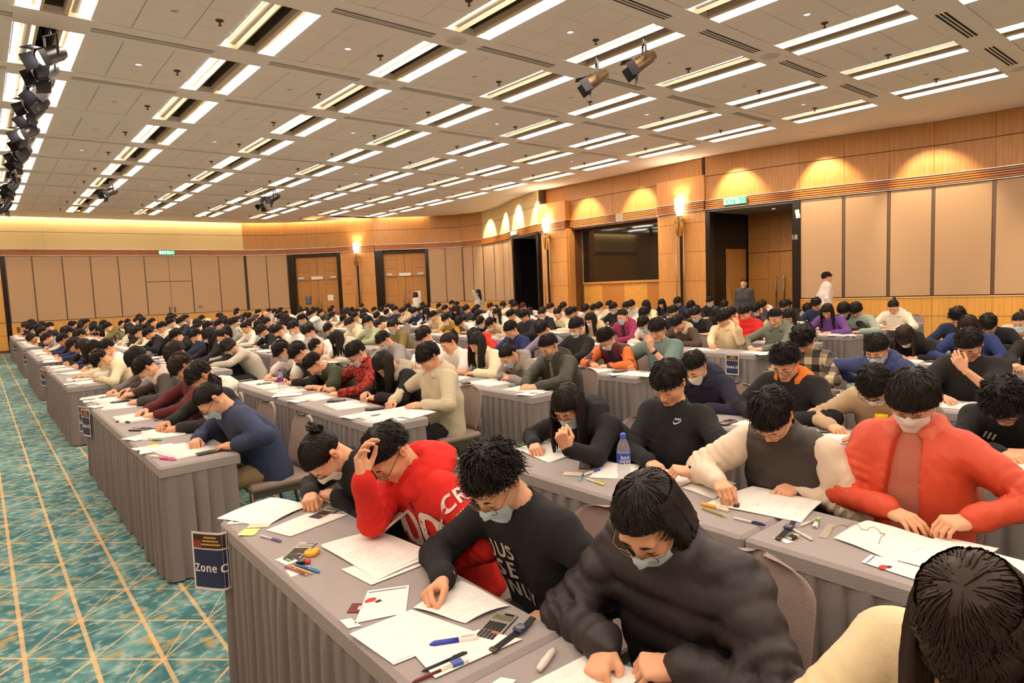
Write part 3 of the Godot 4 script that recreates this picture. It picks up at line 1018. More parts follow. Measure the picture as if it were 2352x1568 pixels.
func exit_sign(f: Transform3D, x: float, y: float, label: String, w: float, h: float) -> void:
	var o := thing("exit_sign", label, "exit sign")
	o.transform = f * Transform3D(Basis(), Vector3(x, y, 0.10))
	obj("case", bevel_box(Vector3(w, h, 0.06), 0.008), mat("sign_case", srgb(186, 186, 176), 0.5), o)
	obj("green_face", boxm(Vector3(w - 0.02, h - 0.02, 0.004)), glow("exit_green", Color(0.10, 0.66, 0.42), 0.75, srgb(20, 130, 90)), o, Transform3D(Basis(), Vector3(0, 0, 0.031)))
	var lit := glow("exit_white", Color(0.80, 1.0, 0.95), 1.3)
	var t := text_mesh("EXIT", h * 0.95, 0.003)
	obj("lettering", t, lit, o, Transform3D(Basis(), Vector3(-w * 0.19, 0, 0.035)))
	var st := begin()
	var u := h * 0.028
	var bars := [[0, 0, 2, 24], [-5, 4, 2, 8], [5, 4, 2, 8], [0, 1, 12, 2], [-7, -8, 2, 9], [7, -8, 2, 9], [0, -11, 16, 2], [16, 0, 2, 20], [30, 0, 2, 20], [23, 9, 14, 2], [23, -9, 14, 2]]
	for b in bars:
		st_box(st, Vector3((b[0] - 10) * u, b[1] * u, 0), Vector3(b[2] * u, b[3] * u, 0.003))
	obj("chinese_lettering", finish(st), lit, o, Transform3D(Basis(), Vector3(w * 0.24, 0, 0.035)))

func sconce(f: Transform3D, x: float, out: float, label: String) -> void:
	var o := thing("wall_sconce", label, "wall lamp")
	o.transform = f * Transform3D(Basis(), Vector3(x, 0, out + 0.16))
	var shade := glow("sconce_glass", Color(1.0, 0.93, 0.80), 5.0)
	obj("glass_shade", lathe([Vector2(0.0, 3.56), Vector2(0.07, 3.56), Vector2(0.085, 3.62), Vector2(0.12, 3.72), Vector2(0.135, 3.78), Vector2(0.13, 3.84), Vector2(0.132, 4.04), Vector2(0.125, 4.06), Vector2(0.118, 4.04), Vector2(0.1, 3.8), Vector2(0.0, 3.72)], 20), shade, o)
	obj("glass_foot", lathe([Vector2(0.0, 3.52), Vector2(0.06, 3.52), Vector2(0.075, 3.57)], 20), mat("frosted_foot", srgb(206, 226, 206), 0.4), o)
	for i in 3:
		obj("metal_ring", lathe([Vector2(0.128, 3.37 + i * 0.045), Vector2(0.138, 3.372 + i * 0.045), Vector2(0.138, 3.385 + i * 0.045), Vector2(0.128, 3.388 + i * 0.045)], 20), W.steel, o)
	var shell := begin(0)
	for s in [-1.0, 1.0]:
		st_tube(shell, [Vector3(0.06 * s, 2.98, -0.02), Vector3(0.07 * s, 3.06, -0.01), Vector3(0.075 * s, 3.2, 0.0), Vector3(0.07 * s, 3.36, 0.0), Vector3(0.06 * s, 3.52, 0.0)], [0.008, 0.035, 0.048, 0.05, 0.04], 10)
	obj("gold_shell", finish(shell), W.gold, o)
	for s in [-1.0, 1.0]:
		obj("steel_rod", tube([Vector3(0.125 * s, 0.0, 0.0), Vector3(0.125 * s, 3.5, 0.0)], [0.014], 8), W.steel, o)
	obj("dark_channel", boxm(Vector3(0.06, 3.0, 0.05)), W.black, o, Transform3D(Basis(), Vector3(0.0, 1.5, -0.06)))
	var l := OmniLight3D.new()
	l.name = "bulb_light"
	l.light_energy = 0.55
	l.light_color = Color(1.0, 0.91, 0.77)
	l.light_size = 0.06
	l.omni_range = 30.0
	l.omni_attenuation = 2.0
	l.shadow_enabled = true
	o.add_child(l)
	l.position = Vector3(0, 3.92, 0)

# ================================================================ modelling of bodies: distance fields meshed as surface nets
class Geo:
	var v := PackedVector3Array()
	var n := PackedVector3Array()
	var c := PackedColorArray()
	var t := PackedInt32Array()

	func append(g: Geo, xf := Transform3D(), tint := Color(1, 1, 1)) -> void:
		var base := v.size()
		v.append_array(xf * g.v)
		var flip := xf.basis.determinant() < 0.0
		var nb := Transform3D(xf.basis.inverse().transposed(), Vector3.ZERO)
		n.append_array(nb * g.n)
		if g.c.size() == g.v.size():
			c.append_array(g.c)
		else:
			var add := PackedColorArray()
			add.resize(g.v.size())
			add.fill(tint)
			c.append_array(add)
		var k := g.t.size()
		var add_t := PackedInt32Array()
		add_t.resize(k)
		if flip:
			for i in range(0, k, 3):
				add_t[i] = g.t[i] + base
				add_t[i + 1] = g.t[i + 2] + base
				add_t[i + 2] = g.t[i + 1] + base
		else:
			for i in k:
				add_t[i] = g.t[i] + base
		t.append_array(add_t)

	func normals() -> void:
		n.resize(v.size())
		n.fill(Vector3.ZERO)
		for i in range(0, t.size(), 3):
			var a := t[i]
			var b := t[i + 1]
			var d := t[i + 2]
			var f := (v[d] - v[a]).cross(v[b] - v[a])
			n[a] += f
			n[b] += f
			n[d] += f
		for i in n.size():
			n[i] = n[i].normalized()

	func mesh(colours := false) -> ArrayMesh:
		var arr := []
		arr.resize(Mesh.ARRAY_MAX)
		arr[Mesh.ARRAY_VERTEX] = v
		for i in n.size():
			n[i] = n[i].normalized()
		arr[Mesh.ARRAY_NORMAL] = n
		if colours:
			arr[Mesh.ARRAY_COLOR] = c
		arr[Mesh.ARRAY_INDEX] = t
		var m := ArrayMesh.new()
		if v.size() > 0:
			m.add_surface_from_arrays(Mesh.PRIMITIVE_TRIANGLES, arr)
		return m

class Field:
	var o := Vector3.ZERO
	var nx := 0
	var ny := 0
	var nz := 0
	var h := 0.01
	var d := PackedFloat32Array()
	const EA := [0, 2, 4, 6, 0, 1, 4, 5, 0, 1, 2, 3]
	const EB := [1, 3, 5, 7, 2, 3, 6, 7, 4, 5, 6, 7]

	func _init(lo: Vector3, hi: Vector3, cell: float) -> void:
		h = cell
		o = lo
		nx = int((hi.x - lo.x) / h) + 2
		ny = int((hi.y - lo.y) / h) + 2
		nz = int((hi.z - lo.z) / h) + 2
		d.resize(nx * ny * nz)
		d.fill(1.0)

	# tapered capsule; k is the blend, cut carves it away; m stretches space to flatten the capsule
	func cap(a: Vector3, b: Vector3, ra: float, rb: float, k := 0.0, cut := false, m := Basis()) -> void:
		var flat := not m.is_equal_approx(Basis())
		var reach := maxf(ra, rb) + k + h * 2.5
		if flat:
			reach *= 1.6
		var lo := Vector3(minf(a.x, b.x) - reach, minf(a.y, b.y) - reach, minf(a.z, b.z) - reach) - o
		var hi := Vector3(maxf(a.x, b.x) + reach, maxf(a.y, b.y) + reach, maxf(a.z, b.z) + reach) - o
		var x0 := clampi(int(lo.x / h), 0, nx - 1)
		var x1 := clampi(int(hi.x / h) + 1, 0, nx - 1)
		var y0 := clampi(int(lo.y / h), 0, ny - 1)
		var y1 := clampi(int(hi.y / h) + 1, 0, ny - 1)
		var z0 := clampi(int(lo.z / h), 0, nz - 1)
		var z1 := clampi(int(hi.z / h) + 1, 0, nz - 1)
		var ab := m * (b - a)
		var inv := 1.0 / maxf(ab.length_squared(), 1e-9)
		var dr := rb - ra
		var ik := 0.25 / k if k > 0.0 else 0.0
		for z in range(z0, z1 + 1):
			for y in range(y0, y1 + 1):
				var i := x0 + nx * (y + ny * z)
				var pa := Vector3(o.x + x0 * h, o.y + y * h, o.z + z * h) - a
				for x in range(x0, x1 + 1):
					var q := m * pa if flat else pa
					var t := clampf(q.dot(ab) * inv, 0.0, 1.0)
					var e := (q - ab * t).length() - ra - dr * t
					var c := d[i]
					if cut:
						d[i] = maxf(c, -e)
					elif k > 0.0:
						var s := k - absf(c - e)
						d[i] = minf(c, e) - (s * s * ik if s > 0.0 else 0.0)
					elif e < c:
						d[i] = e
					i += 1
					pa.x += h

	func rough(nz3: FastNoiseLite, amp: float, f: Vector3) -> void:
		var lim := h * 3.0
		for z in nz:
			for y in ny:
				var i := nx * (y + ny * z)
				for x in nx:
					if absf(d[i]) < lim:
						d[i] += amp * nz3.get_noise_3d((o.x + x * h) * f.x, (o.y + y * h) * f.y, (o.z + z * h) * f.z)
					i += 1

	# narrow ridges of creased cloth
	func crease(nz3: FastNoiseLite, amp: float, f: Vector3) -> void:
		var lim := h * 3.0
		for z in nz:
			for y in ny:
				var i := nx * (y + ny * z)
				for x in nx:
					if absf(d[i]) < lim:
						var px := (o.x + x * h) * f.x
						var py := (o.y + y * h) * f.y
						var pz := (o.z + z * h) * f.z
						d[i] -= amp * (maxf(0.0, 0.34 - absf(nz3.get_noise_3d(px + py * 0.7, py - px * 0.7, pz))) - 0.08)
					i += 1

	# quilting: rings across a bone
	func quilt(a: Vector3, b: Vector3, reach: float, amp: float, pitch: float) -> void:
		var ab := b - a
		var L := ab.length()
		var u := ab / L
		var lim := h * 4.0
		for z in nz:
			for y in ny:
				var i := nx * (y + ny * z)
				for x in nx:
					if absf(d[i]) < lim:
						var p := Vector3(o.x + x * h, o.y + y * h, o.z + z * h) - a
						var s := p.dot(u)
						if s > -0.05 and s < L + 0.05 and (p - u * s).length() < reach:
							d[i] -= amp * (absf(sin(PI * s / pitch)) - 0.6)
					i += 1

	func at(p: Vector3) -> float:
		var q := (p - o) / h
		var x := clampi(int(q.x), 0, nx - 2)
		var y := clampi(int(q.y), 0, ny - 2)
		var z := clampi(int(q.z), 0, nz - 2)
		var i := x + nx * (y + ny * z)
		var f := Vector3(q.x - x, q.y - y, q.z - z)
		var a := lerpf(lerpf(d[i], d[i + 1], f.x), lerpf(d[i + nx], d[i + nx + 1], f.x), f.y)
		i += nx * ny
		var b := lerpf(lerpf(d[i], d[i + 1], f.x), lerpf(d[i + nx], d[i + nx + 1], f.x), f.y)
		return lerpf(a, b, f.z)

	# soft cloth folds across a limb, dying out away from its start
	func folds(a: Vector3, b: Vector3, reach: float, amp: float, pitch: float) -> void:
		var ab := b - a
		var L := ab.length()
		var u := ab / L
		var sd := u.cross(Vector3(0.3, 0.8, 0.5)).normalized()
		var lim := h * 3.0
		var far := maxf(reach, L * 0.5)
		var lo := (a.min(a + u * far) - Vector3(reach, reach, reach) - o) / h
		var hi := (a.max(a + u * far) + Vector3(reach, reach, reach) - o) / h
		for z in range(clampi(int(lo.z), 0, nz - 1), clampi(int(hi.z), 0, nz - 1)):
			for y in range(clampi(int(lo.y), 0, ny - 1), clampi(int(hi.y), 0, ny - 1)):
				for x in range(clampi(int(lo.x), 0, nx - 1), clampi(int(hi.x), 0, nx - 1)):
					var i := x + nx * (y + ny * z)
					if absf(d[i]) < lim:
						var p := Vector3(o.x + x * h, o.y + y * h, o.z + z * h) - a
						var s := p.dot(u)
						if s > -0.02 and s < L * 0.7 and (p - u * s).length() < reach:
							var fade := clampf(1.0 - s / (L * 0.7), 0.0, 1.0) * clampf((s + 0.02) * 30.0, 0.0, 1.0)
							d[i] += amp * fade * sin(TAU * (s + p.dot(sd) * 0.45) / pitch)

	# first point of the surface along a ray, or the far end
	func hit(p: Vector3, dir: Vector3, far: float) -> Vector3:
		var s := 0.0
		while s < far:
			var q := p + dir * s
			var e := at(q)
			if e < 0.001:
				return q
			s += clampf(e * 0.6, 0.001, 0.02)
		return p + dir * far

	func net() -> Geo:
		var g := Geo.new()
		var id := PackedInt32Array()
		id.resize(d.size())
		id.fill(-1)
		var sx := 1
		var sy := nx
		var sz := nx * ny
		var off := [0, 1, sy, sy + 1, sz, sz + 1, sz + sy, sz + sy + 1]
		var lim := h * 2.6
		var cells := PackedInt32Array()
		for z in nz - 1:
			for y in ny - 1:
				var i := nx * (y + ny * z)
				for x in nx - 1:
					var c := d[i]
					if absf(c) < lim:
						var m := 0
						if c < 0.0: m = 1
						if d[i + 1] < 0.0: m += 1
						if d[i + sy] < 0.0: m += 1
						if d[i + sy + 1] < 0.0: m += 1
						if d[i + sz] < 0.0: m += 1
						if d[i + sz + 1] < 0.0: m += 1
						if d[i + sz + sy] < 0.0: m += 1
						if d[i + sz + sy + 1] < 0.0: m += 1
						if m > 0 and m < 8:
							var sum := Vector3.ZERO
							var k := 0
							for e in 12:
								var ca: int = EA[e]
								var cb: int = EB[e]
								var va := d[i + off[ca]]
								var vb := d[i + off[cb]]
								if (va < 0.0) != (vb < 0.0):
									var f := va / (va - vb)
									var pa := Vector3(ca & 1, (ca >> 1) & 1, ca >> 2)
									var pb := Vector3(cb & 1, (cb >> 1) & 1, cb >> 2)
									sum += pa.lerp(pb, f)
									k += 1
							id[i] = g.v.size()
							g.v.append(o + (Vector3(x, y, z) + sum / k) * h)
							cells.append(i)
					i += 1
		for i in cells:
			var c := d[i] < 0.0
			for ax in 3:
				var s := sx if ax == 0 else (sy if ax == 1 else sz)
				var u := sy if ax == 0 else (sz if ax == 1 else sx)
				var w := sz if ax == 0 else (sx if ax == 1 else sy)
				if i - u - w < 0 or i + s >= d.size():
					continue
				if c == (d[i + s] < 0.0):
					continue
				var a := id[i]
				var b := id[i - u]
				var e := id[i - u - w]
				var f := id[i - w]
				if a < 0 or b < 0 or e < 0 or f < 0:
					continue
				if c:
					g.t.append_array(PackedInt32Array([a, e, b, a, f, e]))
				else:
					g.t.append_array(PackedInt32Array([a, b, e, a, e, f]))
		g.normals()
		return g

func geo_of(st: SurfaceTool) -> Geo:
	# smooth, indexed geometry from a SurfaceTool
	st.generate_normals()
	st.index()
	var a := st.commit_to_arrays()
	var g := Geo.new()
	g.v = a[Mesh.ARRAY_VERTEX]
	g.n = a[Mesh.ARRAY_NORMAL]
	g.t = a[Mesh.ARRAY_INDEX]
	return g

# ================================================================ heads, hair, hands
# head frame: origin in the middle of the skull, face towards -Z, +X is the person's right
func smooth_ball(f: Field, c: Vector3, r: Vector3, k := 0.01) -> void:
	var big := maxf(r.x, maxf(r.y, r.z))
	f.cap(c, c + Vector3(0, 0.0001, 0), big, big, k, false, Basis.from_scale(Vector3(big / r.x, big / r.y, big / r.z)))

var geos := {}

func head_geo(cell: float) -> Geo:
	var key := "head%.4f" % cell
	if geos.has(key):
		return geos[key]
	var f := Field.new(Vector3(-0.105, -0.135, -0.135), Vector3(0.105, 0.13, 0.125), cell)
	smooth_ball(f, Vector3(0, 0.025, 0.012), Vector3(0.076, 0.088, 0.096), 0.0)
	smooth_ball(f, Vector3(0, -0.030, -0.030), Vector3(0.064, 0.080, 0.066), 0.03)
	for s in [-1.0, 1.0]:
		f.cap(Vector3(0.052 * s, -0.045, 0.005), Vector3(0.018 * s, -0.096, -0.066), 0.018, 0.016, 0.03)
		smooth_ball(f, Vector3(0.040 * s, -0.020, -0.062), Vector3(0.024, 0.026, 0.022), 0.02)
	f.cap(Vector3(-0.012, -0.100, -0.070), Vector3(0.012, -0.100, -0.070), 0.017, 0.017, 0.02)
	f.cap(Vector3(-0.040, 0.026, -0.076), Vector3(0.040, 0.026, -0.076), 0.012, 0.012, 0.016)
	for s in [-1.0, 1.0]:
		f.cap(Vector3(0.020 * s, 0.006, -0.106), Vector3(0.044 * s, 0.006, -0.096), 0.016, 0.014, 0.012, true)
		smooth_ball(f, Vector3(0.031 * s, 0.005, -0.078), Vector3(0.017, 0.0125, 0.0125), 0.006)
	f.cap(Vector3(0, 0.016, -0.090), Vector3(0, -0.030, -0.108), 0.008, 0.0115, 0.012)
	for s in [-1.0, 1.0]:
		smooth_ball(f, Vector3(0.011 * s, -0.034, -0.099), Vector3(0.009, 0.008, 0.010), 0.006)
	f.cap(Vector3(-0.016, -0.0605, -0.090), Vector3(0.016, -0.0605, -0.090), 0.006, 0.006, 0.006)
	f.cap(Vector3(-0.013, -0.0705, -0.089), Vector3(0.013, -0.0705, -0.089), 0.0065, 0.0065, 0.006)
	f.cap(Vector3(-0.014, -0.0655, -0.0985), Vector3(0.014, -0.0655, -0.0985), 0.0022, 0.0022, 0.0, true)
	for s in [-1.0, 1.0]:
		var tilt := Basis(Vector3.UP, 0.45 * s) * Basis.from_scale(Vector3.ONE)
		f.cap(Vector3(0.080 * s, -0.006, 0.016), Vector3(0.083 * s, 0.014, 0.022), 0.019, 0.021, 0.006, false, Basis.from_scale(Vector3(2.6, 0.92, 1.15)) * tilt)
		f.cap(Vector3(0.092 * s, 0.000, 0.012), Vector3(0.093 * s, 0.012, 0.014), 0.007, 0.008, 0.0, true)
	var g := f.net()
	g.c.resize(g.v.size())
	for i in g.v.size():
		var p := g.v[i]
		var c := Color(1, 1, 1)
		var lip := maxf(0.0, 1.0 - Vector2(p.x / 0.021, (p.y + 0.0655) / 0.011).length())
		if p.z < -0.07 and lip > 0.0:
			c = c.lerp(Color(0.86, 0.50, 0.46), minf(1.0, lip * 3.0))
		var cheek := maxf(0.0, 1.0 - Vector3(absf(p.x) - 0.042, p.y + 0.028, (p.z + 0.07) * 0.5).length() / 0.03)
		c = c.lerp(Color(1.0, 0.82, 0.76), cheek * 0.6)
		if absf(p.x) > 0.074:
			c = Color(1.0, 0.80, 0.72)
		g.c[i] = c
	geos[key] = g
	return g

func brow_geo() -> Geo:
	if geos.has("brows"):
		return geos["brows"]
	var st := begin(0)
	for s in [-1.0, 1.0]:
		st_tube(st, [Vector3(0.012 * s, 0.0225, -0.0935), Vector3(0.028 * s, 0.0285, -0.0930), Vector3(0.044 * s, 0.026, -0.0845), Vector3(0.052 * s, 0.021, -0.076)], [0.0012, 0.0036, 0.0030, 0.0008], 5)
		st_tube(st, [Vector3(0.0145 * s, 0.0000, -0.0868), Vector3(0.024 * s, -0.0030, -0.0915), Vector3(0.033 * s, -0.0034, -0.0912), Vector3(0.042 * s, -0.0015, -0.0860), Vector3(0.048 * s, 0.001, -0.0780)], [0.0005, 0.0012, 0.0014, 0.0014, 0.0005], 4)
	geos["brows"] = geo_of(st)
	return geos["brows"]

func mask_geo() -> Geo:
	# pleated surgical mask lying on the lower face
	if geos.has("mask"):
		return geos["mask"]
	var f := Field.new(Vector3(-0.10, -0.15, -0.15), Vector3(0.10, 0.06, 0.05), 0.005)
	smooth_ball(f, Vector3(0, -0.035, -0.032), Vector3(0.070, 0.086, 0.072), 0.0)
	f.cap(Vector3(0, 0.0, -0.092), Vector3(0, -0.030, -0.113), 0.012, 0.015, 0.025)
	f.cap(Vector3(-0.016, -0.102, -0.070), Vector3(0.016, -0.102, -0.070), 0.024, 0.024, 0.03)
	var st := begin(0)
	var nu := 14
	var nv := 12
	var out := []
	for j in nv + 1:
		var row := []
		for i in nu + 1:
			var u := float(i) / nu * 2.0 - 1.0
			var v := float(j) / nv
			var top := -0.004 - 0.020 * absf(u) + (0.010 if absf(u) < 0.12 else 0.0)
			var bot := -0.122 + 0.050 * absf(u) * absf(u)
			var y := lerpf(top, bot, v)
			var ang := u * 1.12
			var dir := Vector3(-sin(ang), 0.0, cos(ang))
			var from := Vector3(0, y, -0.03) - dir * 0.12
			var p := f.hit(from, dir, 0.12)
			var pleat := 0.0018 * sin(v * TAU * 3.0) * (1.0 - absf(u))
			row.append(p - dir * (0.004 + pleat))
		out.append(row)
	for j in nv:
		for i in nu:
			quad(st, out[j][i], out[j][i + 1], out[j + 1][i + 1], out[j + 1][i])
			quad(st, out[j][i] * 0.985, out[j + 1][i] * 0.985, out[j + 1][i + 1] * 0.985, out[j][i + 1] * 0.985)
	for s in [0, nu]:
		var sg := 1.0 if out[4][s].x > 0.0 else -1.0
		var ear := Vector3(0.079 * sg, 0.030, 0.026)
		st_tube(st, [out[1][s], out[1][s].lerp(ear, 0.5) + Vector3(0.006 * sg, 0, 0), ear, Vector3(0.080 * sg, -0.012, 0.034), out[nv - 1][s].lerp(Vector3(0.080 * sg, -0.02, 0.03), 0.5) + Vector3(0.006 * sg, 0, 0), out[nv - 1][s]], [0.0016], 5)
	geos["mask"] = geo_of(st)
	return geos["mask"]

func glasses_geo(round_lens: bool) -> Geo:
	var key := "glasses%s" % round_lens
	if geos.has(key):
		return geos[key]
	var st := begin(0)
	for s in [-1.0, 1.0]:
		var rim := []
		for i in 19:
			var a := TAU * i / 18.0
			var r := Vector2(cos(a), sin(a))
			if not round_lens:
				r = Vector2(signf(r.x) * pow(absf(r.x), 0.6), signf(r.y) * pow(absf(r.y), 0.6)) * Vector2(1.0, 0.72)
			rim.append(Vector3((0.034 + r.x * 0.024) * s, -0.002 + r.y * 0.023, -0.112 + absf(0.034 + r.x * 0.024) * 0.16))
		st_tube(st, rim, [0.0014], 5, false)
		st_tube(st, [Vector3(0.058 * s, 0.006, -0.102), Vector3(0.076 * s, 0.008, -0.090), Vector3(0.082 * s, 0.014, 0.012), Vector3(0.081 * s, -0.006, 0.035)], [0.0016], 5)
	st_tube(st, [Vector3(-0.011, 0.002, -0.110), Vector3(0, 0.006, -0.113), Vector3(0.011, 0.002, -0.110)], [0.0014], 5)
	geos[key] = geo_of(st)
	return geos[key]

func skull_r(dir: Vector3) -> float:
	# radius of the skull from its centre along a direction
	var q := Vector3(dir.x / 0.076, dir.y / 0.088, dir.z / 0.096)
	return 1.0 / q.length()

# styles: [front angle, side angle, back angle, top thickness, side thickness, fringe drop, clump lift, curl, back length]
const HAIR := {
	"short": [62.0, 88.0, 120.0, 0.021, 0.010, 0.024, 0.007, 0.011, 0.0],
	"fringe": [66.0, 90.0, 122.0, 0.025, 0.014, 0.038, 0.008, 0.013, 0.0],
	"bowl": [74.0, 98.0, 124.0, 0.025, 0.020, 0.034, 0.005, 0.008, 0.0],
	"crop": [60.0, 82.0, 114.0, 0.015, 0.005, 0.008, 0.009, 0.008, 0.0],
	"spiky": [58.0, 84.0, 116.0, 0.026, 0.007, 0.018, 0.018, 0.016, 0.0],
	"curly": [66.0, 94.0, 122.0, 0.036, 0.024, 0.034, 0.012, 0.028, 0.0],
	"long": [66.0, 108.0, 134.0, 0.016, 0.014, 0.004, 0.002, 0.004, 0.34],
	"long_fringe": [84.0, 108.0, 134.0, 0.018, 0.015, 0.030, 0.002, 0.004, 0.30],
	"parted": [58.0, 106.0, 134.0, 0.015, 0.014, 0.0, 0.002, 0.003, 0.12],
	"bob": [82.0, 118.0, 138.0, 0.020, 0.019, 0.026, 0.003, 0.005, 0.07],
	"tied": [60.0, 94.0, 124.0, 0.011, 0.009, 0.0, 0.001, 0.002, 0.0],
}

func hair_geo(style: String, pitch: float, fine := false) -> Geo:
	var shape := style
	var extra := ""
	if style in ["ponytail", "bun"]:
		shape = "tied"
		extra = style
	elif style == "fringe_tail":
		shape = "tied"
		extra = "ponytail"
	var s: Array = HAIR[shape]
	var key := "hair_%s_%d_%s" % [style, int(pitch / 20.0) if s[8] > 0.0 or extra != "" else 0, fine]
	if geos.has(key):
		return geos[key]
	var r := RandomNumberGenerator.new()
	r.seed = style.hash()
	var down := Vector3(0, -cos(deg_to_rad(pitch)), -sin(deg_to_rad(pitch)))
	var nz3 := noise(9.0, 2, FastNoiseLite.TYPE_SIMPLEX, 5)
	var centre := Vector3(0, 0.025, 0.012)
	var crown := Vector3(0, 0.95, 0.31).normalized()
	var fw := (Vector3.FORWARD - crown * Vector3.FORWARD.dot(crown)).normalized()
	var rt := fw.cross(crown).normalized()
	var limit := func(az: float) -> float:
		var c := cos(az)
		var e: float
		if c > 0.0:
			e = lerpf(s[1], s[0] + 17.0, smoothstep(0.25, 0.8, c))
		else:
			e = lerpf(s[1], s[2] - 18.0, smoothstep(0.2, 0.85, -c))
		return deg_to_rad(e)
	var covers: bool = s[8] > 0.0 or shape == "bowl"
	var place := func(az: float, ph: float, lift: float) -> Vector3:
		var ca := cos(az)
		var sa := sin(az)
		var dir: Vector3 = crown * cos(ph) + (fw * ca + rt * sa) * sin(ph)
		var t: float = ph / limit.call(az)
		var th: float = lerpf(s[3], s[4], smoothstep(0.5, 1.3, ph))
		if not covers and ca < 0.55:
			th *= 1.0 - 0.8 * smoothstep(0.72, 1.0, t) * smoothstep(0.55, 0.3, ca)
		if shape == "parted":
			th -= 0.006 * exp(-pow(dir.x / 0.05, 2.0)) * (1.0 if dir.z < 0.2 else 0.0)
		th += nz3.get_noise_3d(dir.x * 0.28, dir.y * 0.28, dir.z * 0.28) * float(s[7]) * 1.3 * (1.0 - 0.6 * t)
		return centre + dir * (skull_r(dir) + maxf(th, 0.002) + lift)
	var st := begin(0)
	var na := 44 if fine else 32
	var np := 14 if fine else 10
	var ring := []
	for j in np + 1:
		var row := []
		for i in na:
			var az := TAU * i / na
			var lim: float = limit.call(az)
			var ph := lim * j / np
			var p: Vector3 = place.call(az, ph, 0.0)
			if j == np:
				p = place.call(az, ph, -float(s[4]) - 0.012)
			row.append(p)
		ring.append(row)
	for j in np:
		for i in na:
			var i2 := (i + 1) % na
			quad(st, ring[j][i2], ring[j][i], ring[j + 1][i], ring[j + 1][i2])
	# locks lying over the cap
	var count := 1100 if fine else 340
	for k in count:
		var az := r.randf() * TAU
		var lim: float = limit.call(az)
		var a0 := sqrt(r.randf()) * 0.9
		var span := r.randf_range(0.35, 0.55)
		var swirl := r.randf_range(-0.35, 0.35) * (1.0 + float(s[7]) * 30.0)
		if shape == "tied":
			swirl *= 0.3
		var front := maxf(0.0, cos(az))
		var fly := pow(r.randf(), 3.0) * 2.6
		var pts := []
		var rad := []
		var seg := 5 if fine else 4
		var w := r.randf_range(0.0022, 0.0046) * (0.85 if fine else 1.35)
		for q in seg + 1:
			var u := float(q) / seg
			var ph := lim * (a0 + span * u)
			var over := maxf(0.0, ph - lim)
			var p: Vector3 = place.call(az + swirl * u * u, minf(ph, lim), 0.001 + float(s[6]) * (0.3 * sin(PI * u * 0.7) + fly * u * u))
			if over > 0.0:
				p += down * minf(over * 0.10, 0.02) * (0.3 + float(s[5]) * 30.0 * front)
			if float(s[7]) > 0.015:
				p += Vector3(r.randf_range(-1, 1), r.randf_range(-1, 1), r.randf_range(-1, 1)) * 0.007
			pts.append(p)
			rad.append(w * (1.0 - 0.85 * u * u) * (0.5 if q == 0 else 1.0))
		st_tube(st, pts, rad, 3, false)
	# the fringe: separate locks of uneven length over the forehead
	if float(s[5]) > 0.003 and style != "crop":
		var sweep := r.randf_range(-0.25, 0.25)
		for k in (130 if fine else 60):
			var az := r.randf_range(-1.05, 1.05)
			var lim: float = limit.call(az)
			var L := float(s[5]) * r.randf_range(0.35, 1.25) * (1.1 - 0.35 * absf(az))
			var p0: Vector3 = place.call(az * 0.8, lim * r.randf_range(0.5, 0.7), 0.002)
			var p1: Vector3 = place.call(az + sweep * 0.4, lim * 0.86, r.randf_range(0.001, 0.005))
			var p2: Vector3 = place.call(az + sweep, lim, r.randf_range(0.0, 0.005))
			var away := (p2 - centre).normalized()
			var p3 := p2 + (Vector3(0, -1, 0) + down * 0.5).normalized() * L * 0.6 + away * 0.001
			var p4 := p3 + (Vector3(0, -1, 0) + down * 0.5).normalized() * L * 0.6 + Vector3(sweep * 0.02, 0, 0.003)
			var w := r.randf_range(0.003, 0.0055)
			st_tube(st, [p0, p1, p2, p3, p4], [w * 0.6, w, w, w * 0.7, w * 0.08], 4, false)
	# hanging hair behind, at the sides and over the shoulders
	if s[8] > 0.0:
		var m := 150 if fine else 80
		for k in m:
			var az := r.randf_range(deg_to_rad(62.0 if shape != "bob" else 50.0), deg_to_rad(298.0 if shape != "bob" else 310.0))
			var lim: float = limit.call(az)
			var p: Vector3 = place.call(az, lim * 0.80, 0.0)
			var out: Vector3 = p - centre
			out.y = 0.0
			out = out.normalized()
			var L: float = s[8] * r.randf_range(0.8, 1.1)
			var pts := [place.call(az, lim * 0.45, 0.002), p]
			for q in range(1, 6):
				var u := q / 5.0
				var hang := p + down * (L * u) + out * 0.012 * sin(u * 2.5) + Vector3(0, 0, 0.02 * u)
				if shape == "parted":
					hang = p + down * L * u * 0.5 + Vector3(0, -0.10 * u, 0.03 * u)
				pts.append(hang + Vector3(r.randf_range(-1, 1), 0, r.randf_range(-1, 1)) * 0.006 * u)
			st_tube(st, pts, [0.006, 0.010, 0.012, 0.012, 0.011, 0.008, 0.002], 5, false)
	if extra != "":
		var root := Vector3(0, 0.065, 0.115) if extra == "ponytail" else Vector3(0, 0.085, 0.105)
		for k in (70 if fine else 36):
			var j := Vector3(r.randf_range(-1, 1), r.randf_range(-1, 1), r.randf_range(-1, 1)) * 0.016
			if extra == "ponytail":
				st_tube(st, [root + j * 0.5 - Vector3(0, 0, 0.02), root + j + Vector3(0, 0.012, 0.03), root + j * 1.6 + Vector3(0, 0.0, 0.055) + down * 0.05, root + j * 1.9 + Vector3(0, 0, 0.05) + down * 0.12, root + j * 1.2 + Vector3(0, 0, 0.04) + down * 0.19], [0.008, 0.011, 0.011, 0.008, 0.001], 5, false)
			else:
				var a := r.randf() * TAU
				var pts := []
				for q in 6:
					var b := a + q * 0.75
					pts.append(root + Vector3(cos(b) * 0.024, sin(b) * 0.024, 0.012 + 0.010 * sin(q * 1.3)) + j * 0.5)
				st_tube(st, pts, [0.006, 0.010, 0.010, 0.010, 0.008, 0.002], 5, false)
	geos[key] = geo_of(st)
	return geos[key]

